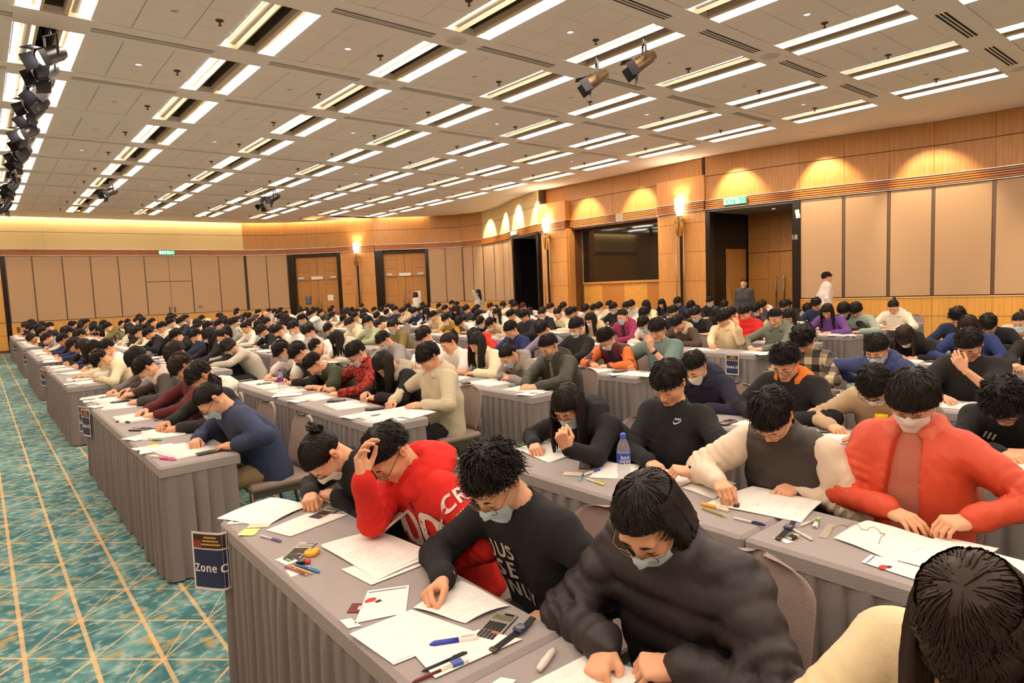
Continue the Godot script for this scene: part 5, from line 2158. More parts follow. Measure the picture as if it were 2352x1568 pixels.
func pattern_mat(key: String, check: bool) -> StandardMaterial3D:
	if mats.has(key):
		return mats[key]
	var m := mat(key, Color.WHITE, 0.92)
	var im := Image.create(128, 128, false, Image.FORMAT_RGB8)
	if check:
		im.fill(srgb(214, 194, 156))
		im.fill_rect(Rect2i(0, 0, 64, 128), srgb(108, 98, 84))
		im.fill_rect(Rect2i(0, 0, 128, 64), srgb(108, 98, 84))
		im.fill_rect(Rect2i(0, 0, 64, 64), srgb(26, 24, 26))
		m.uv1_scale = Vector3(7.5, 7.5, 7.5)
	else:
		var g := noise(0.03, 2, FastNoiseLite.TYPE_SIMPLEX, 77).get_seamless_image(128, 128)
		for y in 128:
			for x in 128:
				var t := g.get_pixel(x, y).r
				im.set_pixel(x, y, srgb(196, 52, 28).lerp(srgb(52, 22, 30), smoothstep(0.48, 0.60, t)))
		m.uv1_scale = Vector3(5, 5, 5)
	m.albedo_texture = ImageTexture.create_from_image(im)
	m.uv1_triplanar = true
	return m

func sleeve_mesh(p: Dictionary, o: Dictionary, cell: float) -> ArrayMesh:
	# sleeves alone, for a waistcoat over a shirt or sleeves of another colour
	var all := Geo.new()
	for k in ["r", "l"]:
		var b := pose_bounds(p, 0.13, [k + "s", k + "e", k + "w"])
		var f := Field.new(b[0], b[1], cell)
		var s: Vector3 = p[k + "s"]
		var e: Vector3 = p[k + "e"]
		var w: Vector3 = p[k + "w"]
		var g: float = o.get("loose", 0.02)
		f.cap(s.lerp(e, 0.04), e, 0.054 + g * 0.7, 0.043 + g * 0.75, 0.0)
		var cuff := e.lerp(w, 0.96)
		f.cap(e, cuff, 0.042 + g * 0.75, 0.031 + g * 0.4, 0.02)
		f.folds(e, s, 0.12, 0.003 + g * 0.13, 0.040)
		f.folds(e, cuff, 0.10, 0.003 + g * 0.12, 0.034)
		f.rough(noise(7.0, 2, FastNoiseLite.TYPE_SIMPLEX, 12), 0.010, Vector3(1, 0.6, 1))
		all.append(f.net())
	return all.mesh()

func print_on(o: Node3D, p: Dictionary, f: Field, q: Dictionary) -> void:
	# flat print laid on the cloth; q: text, size, u (to the person's right), v (up from the middle of the trunk), colour, squash
	var up: Vector3 = p.up
	var out := up.cross(Vector3.RIGHT).normalized()
	var base: Vector3 = p.mid.lerp(p.nb, 0.35)
	var ax := Vector3.LEFT
	if q.has("arm"):
		var a: String = q.arm
		var s: Vector3 = p[a + "s"]
		var e: Vector3 = p[a + "e"]
		base = s.lerp(e, q.get("along", 0.4))
		up = (s - e).normalized()
		out = Vector3(1, 0, 0) if a == "r" else Vector3(-1, 0, 0)
		out = (out - up * out.dot(up)).normalized()
		ax = up.cross(out)
	var arr: Array
	if q.has("mesh"):
		arr = (q.mesh as Mesh).surface_get_arrays(0)
	else:
		arr = text_mesh(q.text, q.size, 0.0, true).get_mesh_arrays()
	var v: PackedVector3Array = arr[Mesh.ARRAY_VERTEX]
	var st := begin()
	var idx: PackedInt32Array = arr[Mesh.ARRAY_INDEX] if arr[Mesh.ARRAY_INDEX] != null else PackedInt32Array(range(v.size()))
	var turn := deg_to_rad(q.get("rot", 0.0))
	for i in range(0, idx.size(), 3):
		var tri := [v[idx[i]], v[idx[i + 1]], v[idx[i + 2]]]
		cloth_tri(st, tri, 0, base, ax, up, out, f, q, turn)
	st.generate_normals()
	obj(q.get("name", "chest_print"), st.commit(), mat("print_%s" % str(q.col), tint(q.col), 0.8), o)

func cloth_tri(st: SurfaceTool, t: Array, depth: int, base: Vector3, ax: Vector3, up: Vector3, out: Vector3, f: Field, q: Dictionary, turn: float) -> void:
	var a: Vector3 = t[0]
	var b: Vector3 = t[1]
	var c: Vector3 = t[2]
	var L := maxf(a.distance_to(b), maxf(b.distance_to(c), c.distance_to(a)))
	if L > 0.022 and depth < 4:
		if L == a.distance_to(b):
			var m := (a + b) * 0.5
			cloth_tri(st, [a, m, c], depth + 1, base, ax, up, out, f, q, turn)
			cloth_tri(st, [m, b, c], depth + 1, base, ax, up, out, f, q, turn)
		elif L == b.distance_to(c):
			var m := (b + c) * 0.5
			cloth_tri(st, [a, b, m], depth + 1, base, ax, up, out, f, q, turn)
			cloth_tri(st, [a, m, c], depth + 1, base, ax, up, out, f, q, turn)
		else:
			var m := (a + c) * 0.5
			cloth_tri(st, [a, b, m], depth + 1, base, ax, up, out, f, q, turn)
			cloth_tri(st, [m, b, c], depth + 1, base, ax, up, out, f, q, turn)
		return
	for w in [a, b, c]:
		var x: float = (w.x * cos(turn) - w.y * sin(turn)) * float(q.get("wide", 1.0))
		var y: float = (w.x * sin(turn) + w.y * cos(turn)) * float(q.get("tall", 1.0))
		var from := base - ax * (float(q.get("u", 0.0)) - x) + up * (float(q.get("v", 0.0)) + y) + out * 0.26
		var hit := f.hit(from, -out, 0.40)
		st.add_vertex(hit + out * 0.0035)

# ---------------------------------------------------------------- shared figures for the middle and far rows
const KINDS := [
	{"lean": 10.0, "pitch": 38.0, "rh": "write", "lh": "flat"},
	{"lean": 20.0, "pitch": 44.0, "rh": "write", "lh": "flat", "yaw": 6.0},
	{"lean": 29.0, "pitch": 52.0, "rh": "write", "lh": "rest", "yaw": -6.0},
	{"lean": 38.0, "pitch": 58.0, "rh": "write", "lh": "flat", "yaw": 8.0, "side": 4.0},
	{"lean": 48.0, "pitch": 66.0, "rh": "write", "lh": "rest", "yaw": -8.0},
	{"lean": 58.0, "pitch": 72.0, "rh": "write", "lh": "flat", "side": -4.0},
]

func kind_pose(k: int, prop: bool) -> Dictionary:
	var key := "pose_%d_%s" % [k, prop]
	if cache.has(key):
		return cache[key]
	var d: Dictionary = KINDS[k].duplicate()
	if prop:
		# the left hand holds up the head
		var q: Dictionary = solve(d.duplicate())
		d.lw = q.head + (q.hb as Basis) * Vector3(-0.085, -0.035, 0.0) + Vector3(-0.02, -0.075, -0.01)
		d.lp = Vector3(-0.6, -1.0, -0.4)
		d.lh = "cup"
		d.lf = Vector3(0.15, 0.95, 0.1)
		d.ln = Vector3(1.0, 0.1, 0.1)
	cache[key] = solve(d)
	return cache[key]

func far_person(x: float, z: float, label: String, k: int, s: Dictionary) -> Node3D:
	seated.append(Vector2(x, z))
	var prop: bool = s.get("prop", false)
	var p := kind_pose(k, prop)
	var o := thing("person", label, "person", Vector3(x, 0, z), PI / 2, "exam candidates in the hall")
	var top: String = s.get("top", "sweater")
	var cut := {"loose": 0.018, "seed": 4}
	if top == "t_shirt":
		cut = {"loose": 0.012, "sleeve": 0.33, "seed": 4, "wrinkle": 0.008}
	elif top == "padded_jacket":
		cut = {"loose": 0.032, "quilt": 0.010, "collar": 0.05, "seed": 4}
	elif top == "jacket":
		cut = {"loose": 0.024, "collar": 0.045, "seed": 8}
	var far := absf(z) > 9.2
	var tag2 := "%d_%s_%s" % [k, prop, far]
	obj("body", cached_mesh("body_" + tag2, func() -> Mesh: return body_mesh(p, 0.018, 0.0085 if far else 0.0062, 0.0062 if far else 0.005)), skin_mat(s.get("skin", 0)), o)
	obj(top, cached_mesh("top_%s_%s" % [top, tag2], func() -> Mesh: return top_field(p, cut, 0.021 if far else 0.0165).net().mesh()), fabric(s.tc), o)
	if s.get("hood", false):
		obj("hood", cached_mesh("hood_%d_%s" % [k, prop], func() -> Mesh: return hood_mesh(p)), fabric(s.get("hc", s.tc)), o)
	obj("trousers", cached_mesh("legs0.00", func() -> Mesh: return legs_mesh(p)), fabric(s.get("pants", [44, 42, 46])), o)
	if not far:
		obj("shoes", cached_mesh("shoes0.00", func() -> Mesh: return shoes_mesh(p)), fabric(s.get("shoes", [190, 186, 180])), o)
	s.brows = not far
	dress_head(o, p, s)
	return o

# ---------------------------------------------------------------- seats: every person has a chair and an exam paper
var seated := []

func seat_for(x: float, z: float) -> Array:
	# column, block and number of the seat nearest to a place
	var c := 0
	for i in COLS.size():
		if absf(COLS[i] + 0.80 - x) < absf(COLS[c] + 0.80 - x):
			c = i
	var b := 0
	for i in BLOCKS.size():
		if absf(BLOCKS[i] - 1.77 - z) < absf(BLOCKS[b] - 1.77 - z):
			b = i
	return [c, b]

func build_seats() -> void:
	var n := {}
	seated.sort_custom(func(a, b): return a.y > b.y)
	var papers := []
	for i in 5:
		papers.append(booklet_mesh(0.205, 0.29, 0.008 + 0.004 * i, 90 + i))
	var sheet := sheet_mesh(0.20, 0.28, 0.004, 3)
	for s in seated:
		var cb := seat_for(s.x, s.y)
		var key := "%d_%d" % cb
		n[key] = int(n.get(key, 0)) + 1
		var which := "%s seat from the near end, %s table block, %s column" % [nth(n[key]), nth(cb[1] + 1), nth(cb[0] + 1)]
		place_chair(Vector3(s.x + 0.03, 0, s.y), PI / 2, "grey upholstered banquet chair, " + which, "grey banquet chairs")
		if cb[1] == 0 and cb[0] < 2:
			continue
		var edge: float = COLS[cb[0]]
		var at := Vector3(edge + 0.235 + rng.randf_range(-0.03, 0.02), TABLE_H + 0.001, s.y + rng.randf_range(-0.08, 0.08))
		var turn := PI / 2 + rng.randf_range(-0.25, 0.25)
		solo("exam_paper", papers[rng.randi() % 5], paper_mat(1 + rng.randi() % 3), "open white exam paper, " + which, "exam paper", turned(turn, at), "exam papers on the tables")
		if cb[1] <= 2:
			if rng.randf() < 0.7:
				solo("loose_sheet", sheet, paper_mat(rng.randi() % 4), "loose white sheet, " + which, "sheet", turned(turn + rng.randf_range(-0.7, 0.7), Vector3(edge + 0.13, TABLE_H + 0.0003, s.y + rng.randf_range(-0.25, 0.25))), "loose sheets on the tables")
			if rng.randf() < 0.5:
				calculator("dark scientific calculator, " + which, Vector3(edge + rng.randf_range(0.10, 0.34), TABLE_H + 0.013, s.y - rng.randf_range(0.18, 0.27)), rng.randf_range(0.5, 2.2), rng.randi() % 2)
			if rng.randf() < 0.6:
				var a := Vector3(edge + rng.randf_range(0.05, 0.2), TABLE_H + 0.006, s.y + rng.randf_range(-0.3, 0.3))
				var cols := [[40, 44, 110], [30, 28, 30], [200, 60, 50], [226, 222, 214], [90, 180, 80]]
				pen("slim pen on cloth, " + which, a, a + Vector3(rng.randf_range(-0.1, 0.1), 0, 0.1).normalized() * 0.14, cols[rng.randi() % 5], cols[rng.randi() % 4], 0.0046)

func fill_seats() -> void:
	# the seats whose occupants show only as a head or a shoulder in the crowd
	var r := RandomNumberGenerator.new()
	r.seed = 4711
	var pal := [["black", [30, 28, 30], 26], ["navy", [36, 42, 70], 13], ["white", [232, 226, 218], 19], ["cream", [226, 212, 178], 17], ["grey", [150, 146, 142], 12], ["beige", [196, 174, 140], 7], ["dark green", [54, 62, 48], 3], ["brown", [84, 62, 50], 4], ["red", [176, 42, 38], 2], ["charcoal", [64, 60, 62], 7], ["pale blue", [150, 168, 186], 2], ["olive", [120, 110, 64], 2], ["maroon", [92, 32, 38], 2]]
	var hairs := [["short", "short hair", 30], ["fringe", "fringed hair", 26], ["bowl", "bowl-cut hair", 12], ["long", "long hair", 10], ["long_fringe", "curtain hair", 6], ["ponytail", "a ponytail", 9], ["spiky", "spiky hair", 4], ["bob", "bobbed hair", 4]]
	var pick := func(l: Array) -> Array:
		var sum := 0.0
		for q in l:
			sum += q[2]
		var t := r.randf() * sum
		for q in l:
			t -= q[2]
			if t < 0.0:
				return q
		return l[0]
	for c in COLS.size():
		for b in range(1, 6):
			for s in 6:
				var z: float = BLOCKS[b] - 3.55 * (s + 0.5) / 6.0
				var used := false
				for q in seated:
					if absf(q.x - COLS[c] - 0.80) < 0.5 and absf(q.y - z) < 0.40:
						used = true
				# empty places: the near corner by the right wall and where the slanted wall cuts in
				if used or (c == 8 and b == 1 and s < 3) or (c == 7 and b == 1 and s == 1) or (c == 8 and b == 5) or (c == 7 and b == 5 and s > 2) or r.randf() < 0.04:
					continue
				var col: Array = pick.call(pal)
				var hair: Array = pick.call(hairs)
				var top: String = ["sweater", "sweater", "hoodie", "hoodie", "t_shirt", "jacket"][r.randi() % 6]
				if col[0] == "black" and r.randf() < 0.2:
					top = "padded_jacket"
				var d := {"top": top, "tc": col[1], "hair": hair[0], "hood": top == "hoodie", "skin": [0, 0, 1, 2][r.randi() % 4], "hk": 1 if r.randf() < 0.2 else 0}
				var t := r.randf()
				d.mask = "white" if t < 0.22 else ("blue" if t < 0.34 else ("black" if t < 0.36 else ""))
				d.glasses = "square" if r.randf() < 0.3 and b < 3 else ""
				var k := clampi(int(r.randfn(2.6, 1.3)), 0, 5)
				d.prop = r.randf() < 0.14
				if d.prop:
					k = mini(k, 3)
				far_person(COLS[c] + 0.78 + r.randf_range(-0.05, 0.06), z + r.randf_range(-0.06, 0.06), "person in %s %s with %s, %s place, %s table block, %s column" % [col[0], top.replace("t_shirt", "T-shirt").replace("_", " "), hair[1], nth(s + 1), nth(b + 1), nth(c + 1)], k, d)

func build_tables() -> void:
	build_table_protos()
	build_chair_proto()
	for c in COLS.size():
		for b in BLOCKS.size():
			if (c == 8 and b == 5) or (b == 0 and c > 6):
				continue
			for h in 2:
				var z: float = BLOCKS[b] - h * TABLE_L
				place_table(COLS[c], z, h == 1, "grey cloth table with pleated skirt, %s half of %s table block, %s column" % [["near", "far"][h], nth(b + 1), nth(c + 1)], "skirted exam tables")
	# chairs that stand empty in the photograph
	for q in [Vector3(14.2, -4.75, 0), Vector3(3.12, -2.25, 0), Vector3(1.62, -1.45, 0)]:
		if q.x > 10.0:
			place_chair(Vector3(q.x, 0, q.y), PI / 2, "empty grey banquet chair at the last table by the right wall", "grey banquet chairs")

# ================================================================ writing things, papers, signs
func rod(a: Vector3, b: Vector3) -> Transform3D:
	var d := (b - a).normalized()
	var x := d.cross(Vector3.UP).normalized()
	return Transform3D(Basis(x, d, x.cross(d)), a)

func paint(c: Array, rough := 0.35) -> StandardMaterial3D:
	return mat("paint_%d_%d_%d" % [c[0], c[1], c[2]], tint(c), rough)

func pen(label: String, a: Vector3, b: Vector3, body: Array, cap: Array, r: float) -> void:
	var o := thing("pen", label, "pen")
	o.transform = rod(a, b)
	var L := a.distance_to(b)
	obj("barrel", lathe([Vector2(r * 0.3, 0), Vector2(r, L * 0.09), Vector2(r, L * 0.62), Vector2(r * 0.9, L * 0.62)], 10), paint(body), o)
	obj("cap", lathe([Vector2(r * 1.08, L * 0.60), Vector2(r * 1.12, L * 0.95), Vector2(r * 0.8, L), Vector2(0, L)], 10), paint(cap), o)
	obj("clip", boxm(Vector3(r * 0.5, L * 0.26, r * 0.4)), paint(cap), o, Transform3D(Basis(), Vector3(0, L * 0.80, r * 1.35)))

func pencil(label: String, a: Vector3, b: Vector3, body: Array, tail: Array, r: float) -> void:
	var o := thing("pencil", label, "pencil")
	o.transform = rod(a, b)
	var L := a.distance_to(b)
	obj("shaft", lathe([Vector2(0, 0), Vector2(r, 0.0), Vector2(r, L * 0.86), Vector2(r * 0.95, L * 0.86)], 6, -1), paint(body), o)
	obj("sharpened_wood", lathe([Vector2(r * 0.95, L * 0.86), Vector2(r * 0.3, L * 0.97)], 10), paint([214, 170, 120], 0.8), o)
	obj("lead", lathe([Vector2(r * 0.3, L * 0.97), Vector2(0, L)], 8), paint([40, 38, 38]), o)
	if tail != body:
		for i in 3:
			obj("dark_stripe", boxm(Vector3(r * 0.7, L * 0.82, 0.0006)), paint(tail), o, Transform3D(Basis(Vector3.UP, TAU * i / 3.0), Vector3.ZERO) * Transform3D(Basis(), Vector3(0, L * 0.43, r * 0.88)))

var calc_parts := {}
func calculator(label: String, at: Vector3, turn: float, pale: int) -> void:
	if calc_parts.is_empty():
		calc_parts.body = bevel_box(Vector3(0.079, 0.012, 0.160), 0.004)
		calc_parts.face = bevel_box(Vector3(0.073, 0.003, 0.154), 0.001)
		var st := begin()
		var fn := begin()
		for j in 9:
			for i in (6 if j < 5 else 5):
				var wide := 6.0 if j < 5 else 5.0
				var s := Vector3(0.060 / wide - 0.0028, 0.003, 0.0058 if j < 5 else 0.0078)
				var z := -0.018 + j * 0.0095 + (0.004 if j >= 5 else 0.0) + (j - 5) * 0.001 * float(j >= 5)
				st_box(st if not (j == 5 and i > 2) else fn, Vector3((i + 0.5) * 0.060 / wide - 0.030, 0.009, z + 0.004), s)
		calc_parts.keys = finish(st)
		calc_parts.orange = finish(fn)
	var o := thing("calculator", label, "calculator", at, turn)
	obj("case", calc_parts.body, paint([34, 32, 34]), o, Transform3D(Basis(), Vector3(0, -0.005, 0)))
	obj("front_plate", calc_parts.face, mat("calc_silver", srgb(186, 178, 166), 0.35, 0.5) if pale else paint([70, 66, 64]), o, Transform3D(Basis(), Vector3(0, 0.0022, 0)))
	obj("display", boxm(Vector3(0.060, 0.002, 0.024)), mat("calc_display", srgb(112, 118, 96), 0.2), o, Transform3D(Basis(), Vector3(0, 0.0042, -0.045)))
	obj("solar_cell", boxm(Vector3(0.030, 0.002, 0.009)), mat("solar", srgb(46, 28, 26), 0.2), o, Transform3D(Basis(), Vector3(0.012, 0.0042, -0.066)))
	obj("keys", calc_parts.keys, paint([48, 46, 48]) if pale else paint([118, 112, 108]), o, Transform3D(Basis(), Vector3(0, -0.004, 0.004)))
	obj("orange_keys", calc_parts.orange, paint([222, 110, 50]), o, Transform3D(Basis(), Vector3(0, -0.004, 0.004)))

func eraser(label: String, at: Vector3, turn: float, a: Array, b: Array) -> void:
	var o := thing("eraser", label, "eraser", at, turn)
	obj("rubber", bevel_box(Vector3(0.022, 0.012, 0.052), 0.003), paint(a, 0.8), o, Transform3D(Basis(), Vector3(0, 0.0065, 0)))
	obj("sleeve", bevel_box(Vector3(0.0232, 0.0132, 0.032), 0.001), paint(b, 0.6), o, Transform3D(Basis(), Vector3(0, 0.0068, 0.008)))

func marker(label: String, at: Vector3, turn: float, a: Array, b: Array) -> void:
	var o := thing("correction_pen", label, "correction pen", at + Vector3(0, 0.010, 0), turn)
	var lay := Transform3D(Basis(Vector3.RIGHT, -PI / 2), Vector3.ZERO)
	obj("barrel", lathe([Vector2(0, -0.055), Vector2(0.008, -0.053), Vector2(0.0105, -0.02), Vector2(0.0095, 0.03), Vector2(0.005, 0.05), Vector2(0, 0.05)], 14), paint(a), o, lay)
	obj("tip", lathe([Vector2(0.005, 0.05), Vector2(0.002, 0.062), Vector2(0, 0.064)], 10), paint(b), o, lay)

func card(label: String, at: Vector3, turn: float, w: float, h: float, kind: int) -> void:
	var o := thing("card", label, "card", at, turn)
	var base: Array = [[236, 230, 222], [236, 230, 222], [238, 228, 200], [104, 44, 38]][kind]
	obj("card_stock", boxm(Vector3(w, 0.0008, h)), paint(base, 0.6), o, Transform3D(Basis(), Vector3(0, 0.001, 0)))
	if kind == 1:
		obj("picture", boxm(Vector3(w * 0.55, 0.0004, h * 0.5)), paint([44, 54, 92], 0.6), o, Transform3D(Basis(), Vector3(0, 0.0016, -h * 0.18)))
		obj("picture", boxm(Vector3(w * 0.4, 0.0004, h * 0.22)), paint([150, 176, 66], 0.6), o, Transform3D(Basis(), Vector3(0.004, 0.0019, -h * 0.12)))
	elif kind == 2:
		for i in 5:
			obj("ruled_line", boxm(Vector3(w * 0.92, 0.0004, h * 0.05)), paint([196, 170, 130], 0.7), o, Transform3D(Basis(), Vector3(0, 0.0016, (i - 2) * h * 0.18)))
	else:
		obj("picture", boxm(Vector3(w * 0.25, 0.0004, h * 0.4)), paint([226, 190, 196], 0.5), o, Transform3D(Basis(), Vector3(w * 0.1, 0.0016, 0)))

func sticky_note(label: String, at: Vector3, turn: float, c: Array) -> void:
	solo("sticky_note", sheet_mesh(0.072, 0.072, 0.004, 8), paint(c, 0.8), label, "note", turned(turn, at))

func tape_roll(label: String, at: Vector3, turn: float) -> void:
	var o := thing("tape_dispenser", label, "tape", at, turn)
	var amber := mat("amber_plastic", srgb(244, 176, 30), 0.25)
	obj("case", lathe([Vector2(0.0, 0.0), Vector2(0.024, 0.0), Vector2(0.027, 0.004), Vector2(0.027, 0.013), Vector2(0.024, 0.017), Vector2(0.012, 0.018), Vector2(0.010, 0.014), Vector2(0.0, 0.014)], 26), amber, o)
	obj("cutter_arm", bevel_box(Vector3(0.016, 0.012, 0.030), 0.003), amber, o, Transform3D(Basis(Vector3.UP, 0.6), Vector3(0.020, 0.012, -0.018)))

func wristwatch(label: String, at: Vector3, turn: float) -> void:
	var o := thing("wristwatch", label, "watch", at, turn)
	var strap := paint([28, 28, 32], 0.5)
	obj("case", bevel_box(Vector3(0.036, 0.012, 0.040), 0.005), paint([44, 48, 96], 0.4), o, Transform3D(Basis(), Vector3(0, 0.012, -0.02)))
	obj("dial", lathe([Vector2(0, 0.0195), Vector2(0.013, 0.0195), Vector2(0.015, 0.017)], 20), mat("watch_face", srgb(120, 122, 112), 0.2), o, Transform3D(Basis(), Vector3(0, 0, -0.02)))
	var st := begin()
	st_box(st, Vector3(0, 0.006, 0.055), Vector3(0.020, 0.004, 0.115))
	st_box(st, Vector3(0, 0.010, -0.062), Vector3(0.020, 0.004, 0.05), Basis(Vector3.RIGHT, 0.2))
	obj("strap", finish(st), strap, o)
	obj("buckle", bevel_box(Vector3(0.026, 0.006, 0.016), 0.002), mat("chair_metal", srgb(110, 96, 84), 0.35, 0.8), o, Transform3D(Basis(), Vector3(0, 0.008, 0.105)))

func phone(label: String, at: Vector3, turn: float) -> void:
	var o := thing("calculator", label, "calculator", at, turn)
	obj("case", bevel_box(Vector3(0.072, 0.009, 0.148), 0.004), paint([40, 38, 40]), o, Transform3D(Basis(), Vector3(0, 0.0055, 0)))
	obj("display", boxm(Vector3(0.060, 0.001, 0.05)), mat("calc_display", srgb(112, 118, 96), 0.2), o, Transform3D(Basis(), Vector3(0, 0.0105, -0.04)))

func ruler(label: String, at: Vector3, turn: float) -> void:
	var m := mat("clear_plastic", Color(0.85, 0.82, 0.78, 0.35), 0.1)
	m.transparency = BaseMaterial3D.TRANSPARENCY_ALPHA
	solo("ruler", bevel_box(Vector3(0.03, 0.002, 0.155), 0.0006), m, label, "ruler", turned(turn, at + Vector3(0, 0.002, 0)))

func spectacles(label: String, at: Vector3, turn: float) -> void:
	var o := solo("spectacles", cached_mesh("glasseswire", func() -> Mesh: return glasses_geo(true).mesh()), mat("spectacles_wire", srgb(170, 130, 90), 0.3, 0.7), label, "spectacles")
	o.transform = Transform3D(Basis(Vector3.UP, turn) * Basis(Vector3.RIGHT, -0.15), at + Vector3(0.0, 0.028, 0.0))

func loose_paper(label: String, c: Array, kind: int, stack: int, lift: float) -> void:
	# a sheet or stack with the given corners, soft in the middle
	var y0: float = TABLE_H + 0.0008
	var lay := 0
	for i in 20:
		if placed_papers.size() > i:
			var q: Vector3 = placed_papers[placed_papers.size() - 1 - i]
			if Vector2(q.x - c[0].x, q.z - c[0].z).length() < 0.45:
				lay += 1
	placed_papers.append(c[0])
	y0 += lay * 0.0012
	var o := thing("exam_paper", label, "exam paper")
	for k in stack:
		var st := begin(0)
		var n := 9
		var j := Vector3(rng.randf_range(-0.004, 0.004), 0, rng.randf_range(-0.004, 0.004)) * k
		var rows := []
		for a in n + 1:
			var row := []
			for b in n + 1:
				var u := float(a) / n
				var v := float(b) / n
				var p: Vector3 = c[0].lerp(c[1], u).lerp(c[3].lerp(c[2], u), v)
				p.y = y0 + k * 0.0011 + lift * 4.0 * u * (1.0 - u) * (0.6 + 0.4 * v) + 0.003 * lift / 0.01 * sin(v * 5.0)
				row.append(p + j)
			rows.append(row)
		for a in n:
			for b in n:
				st.set_uv(Vector2(float(a) / n, float(b) / n))
				for t in [[a, b], [a + 1, b + 1], [a, b + 1], [a, b], [a + 1, b], [a + 1, b + 1]]:
					st.set_uv(Vector2(float(t[0]) / n, float(t[1]) / n))
					st.add_vertex(rows[t[0]][t[1]])
		st.generate_normals()
		obj("sheet", st.commit(), print_mat(kind if k == stack - 1 else 0), o)
	if kind == 3:
		# candidate slip: rule, stamp and photo
		var blue := paint([70, 92, 176], 0.7)
		var e: Vector3 = (c[1] - c[0])
		var f: Vector3 = (c[3] - c[0])
		var at: Vector3 = c[0] + e * 0.5 + f * 0.08
		at.y = y0 + stack * 0.0012
		obj("blue_rule", boxm(Vector3(e.length() * 0.9, 0.0005, 0.003)), blue, o, Transform3D(Basis(Vector3.UP, -atan2(e.z, e.x)), at))
		var at2: Vector3 = c[0] + e * 0.16 + f * 0.35
		at2.y = at.y
		obj("red_stamp", lathe([Vector2(0.0, 0.0), Vector2(0.016, 0.0)], 18), paint([204, 50, 44], 0.7), o, Transform3D(Basis.from_scale(Vector3(1.3, 1, 0.8)), at2))
		var at3: Vector3 = c[0] + e * 0.36 + f * 0.42
		at3.y = at.y
		obj("photo_print", boxm(Vector3(0.02, 0.0005, 0.014)), paint([60, 36, 60], 0.6), o, Transform3D(Basis(), at3))

var placed_papers := []

func print_mat(kind: int) -> StandardMaterial3D:
	# the same faint print, laid out over a sheet's own corners
	var key := "sheet_%d" % kind
	if mats.has(key):
		return mats[key]
	var m := mat(key, Color.WHITE, 0.85)
	m.albedo_texture = paper_mat(kind).albedo_texture
	return m

func water_bottle(label: String, at: Vector3, kind: int, k: float) -> void:
	var o := thing("water_bottle", label, "bottle", at)
	o.scale = Vector3.ONE * k
	var clear := mat("bottle_plastic", Color(0.92, 0.94, 0.96, 0.16), 0.05)
	clear.transparency = BaseMaterial3D.TRANSPARENCY_ALPHA
	var blue := kind == 0
	var col := [52, 84, 190] if blue else [120, 60, 150]
	obj("bottle_wall", lathe([Vector2(0.0, 0.004), Vector2(0.026, 0.0), Vector2(0.033, 0.008), Vector2(0.033, 0.05), Vector2(0.0305, 0.055), Vector2(0.033, 0.062), Vector2(0.033, 0.085), Vector2(0.030, 0.095), Vector2(0.034, 0.115), Vector2(0.034, 0.17), Vector2(0.033, 0.185), Vector2(0.026, 0.212), Vector2(0.015, 0.235), Vector2(0.0125, 0.245), Vector2(0.0125, 0.252)], 28), clear, o)
	obj("water", lathe([Vector2(0.0, 0.005), Vector2(0.031, 0.008), Vector2(0.031, 0.050), Vector2(0.029, 0.055), Vector2(0.031, 0.062), Vector2(0.031, 0.084), Vector2(0.028, 0.095), Vector2(0.032, 0.114), Vector2(0.0, 0.114)], 24), clear, o)
	obj("label_band", lathe([Vector2(0.0346, 0.118), Vector2(0.0346, 0.168)], 28), paint(col, 0.4), o)
	obj("screw_cap", lathe([Vector2(0.0145, 0.246), Vector2(0.0145, 0.262), Vector2(0.012, 0.266), Vector2(0.0, 0.266)], 18), paint([64, 100, 214] if blue else [96, 50, 140], 0.4), o)
	obj("neck_ring", lathe([Vector2(0.013, 0.240), Vector2(0.0155, 0.242), Vector2(0.013, 0.244)], 18), paint(col, 0.4), o)
	if blue:
		# lettering bent round the label, towards the aisle
		for line in [["bon", 0.150], ["aqua", 0.132]]:
			var t := text_mesh(line[0], 0.026, 0.0, true)
			var arr := t.get_mesh_arrays()
			var v: PackedVector3Array = arr[Mesh.ARRAY_VERTEX]
			for i in v.size():
				var a := v[i].x / 0.0352
				v[i] = Vector3(0.0352 * sin(a), v[i].y + float(line[1]), 0.0352 * cos(a))
			arr[Mesh.ARRAY_VERTEX] = v
			var m := ArrayMesh.new()
			m.add_surface_from_arrays(Mesh.PRIMITIVE_TRIANGLES, arr)
			obj("label_lettering", m, paint([236, 238, 240], 0.6), o, turned(-0.62))

func cup(label: String, at: Vector3) -> void:
	var o := thing("cup", label, "cup", at)
	obj("cup_wall", lathe([Vector2(0.0, 0.0), Vector2(0.030, 0.0), Vector2(0.036, 0.09), Vector2(0.034, 0.09)], 24), paint([226, 196, 60]), o)
	obj("lid", lathe([Vector2(0.038, 0.088), Vector2(0.039, 0.11), Vector2(0.036, 0.116), Vector2(0.0, 0.116)], 24), paint([246, 200, 28]), o)

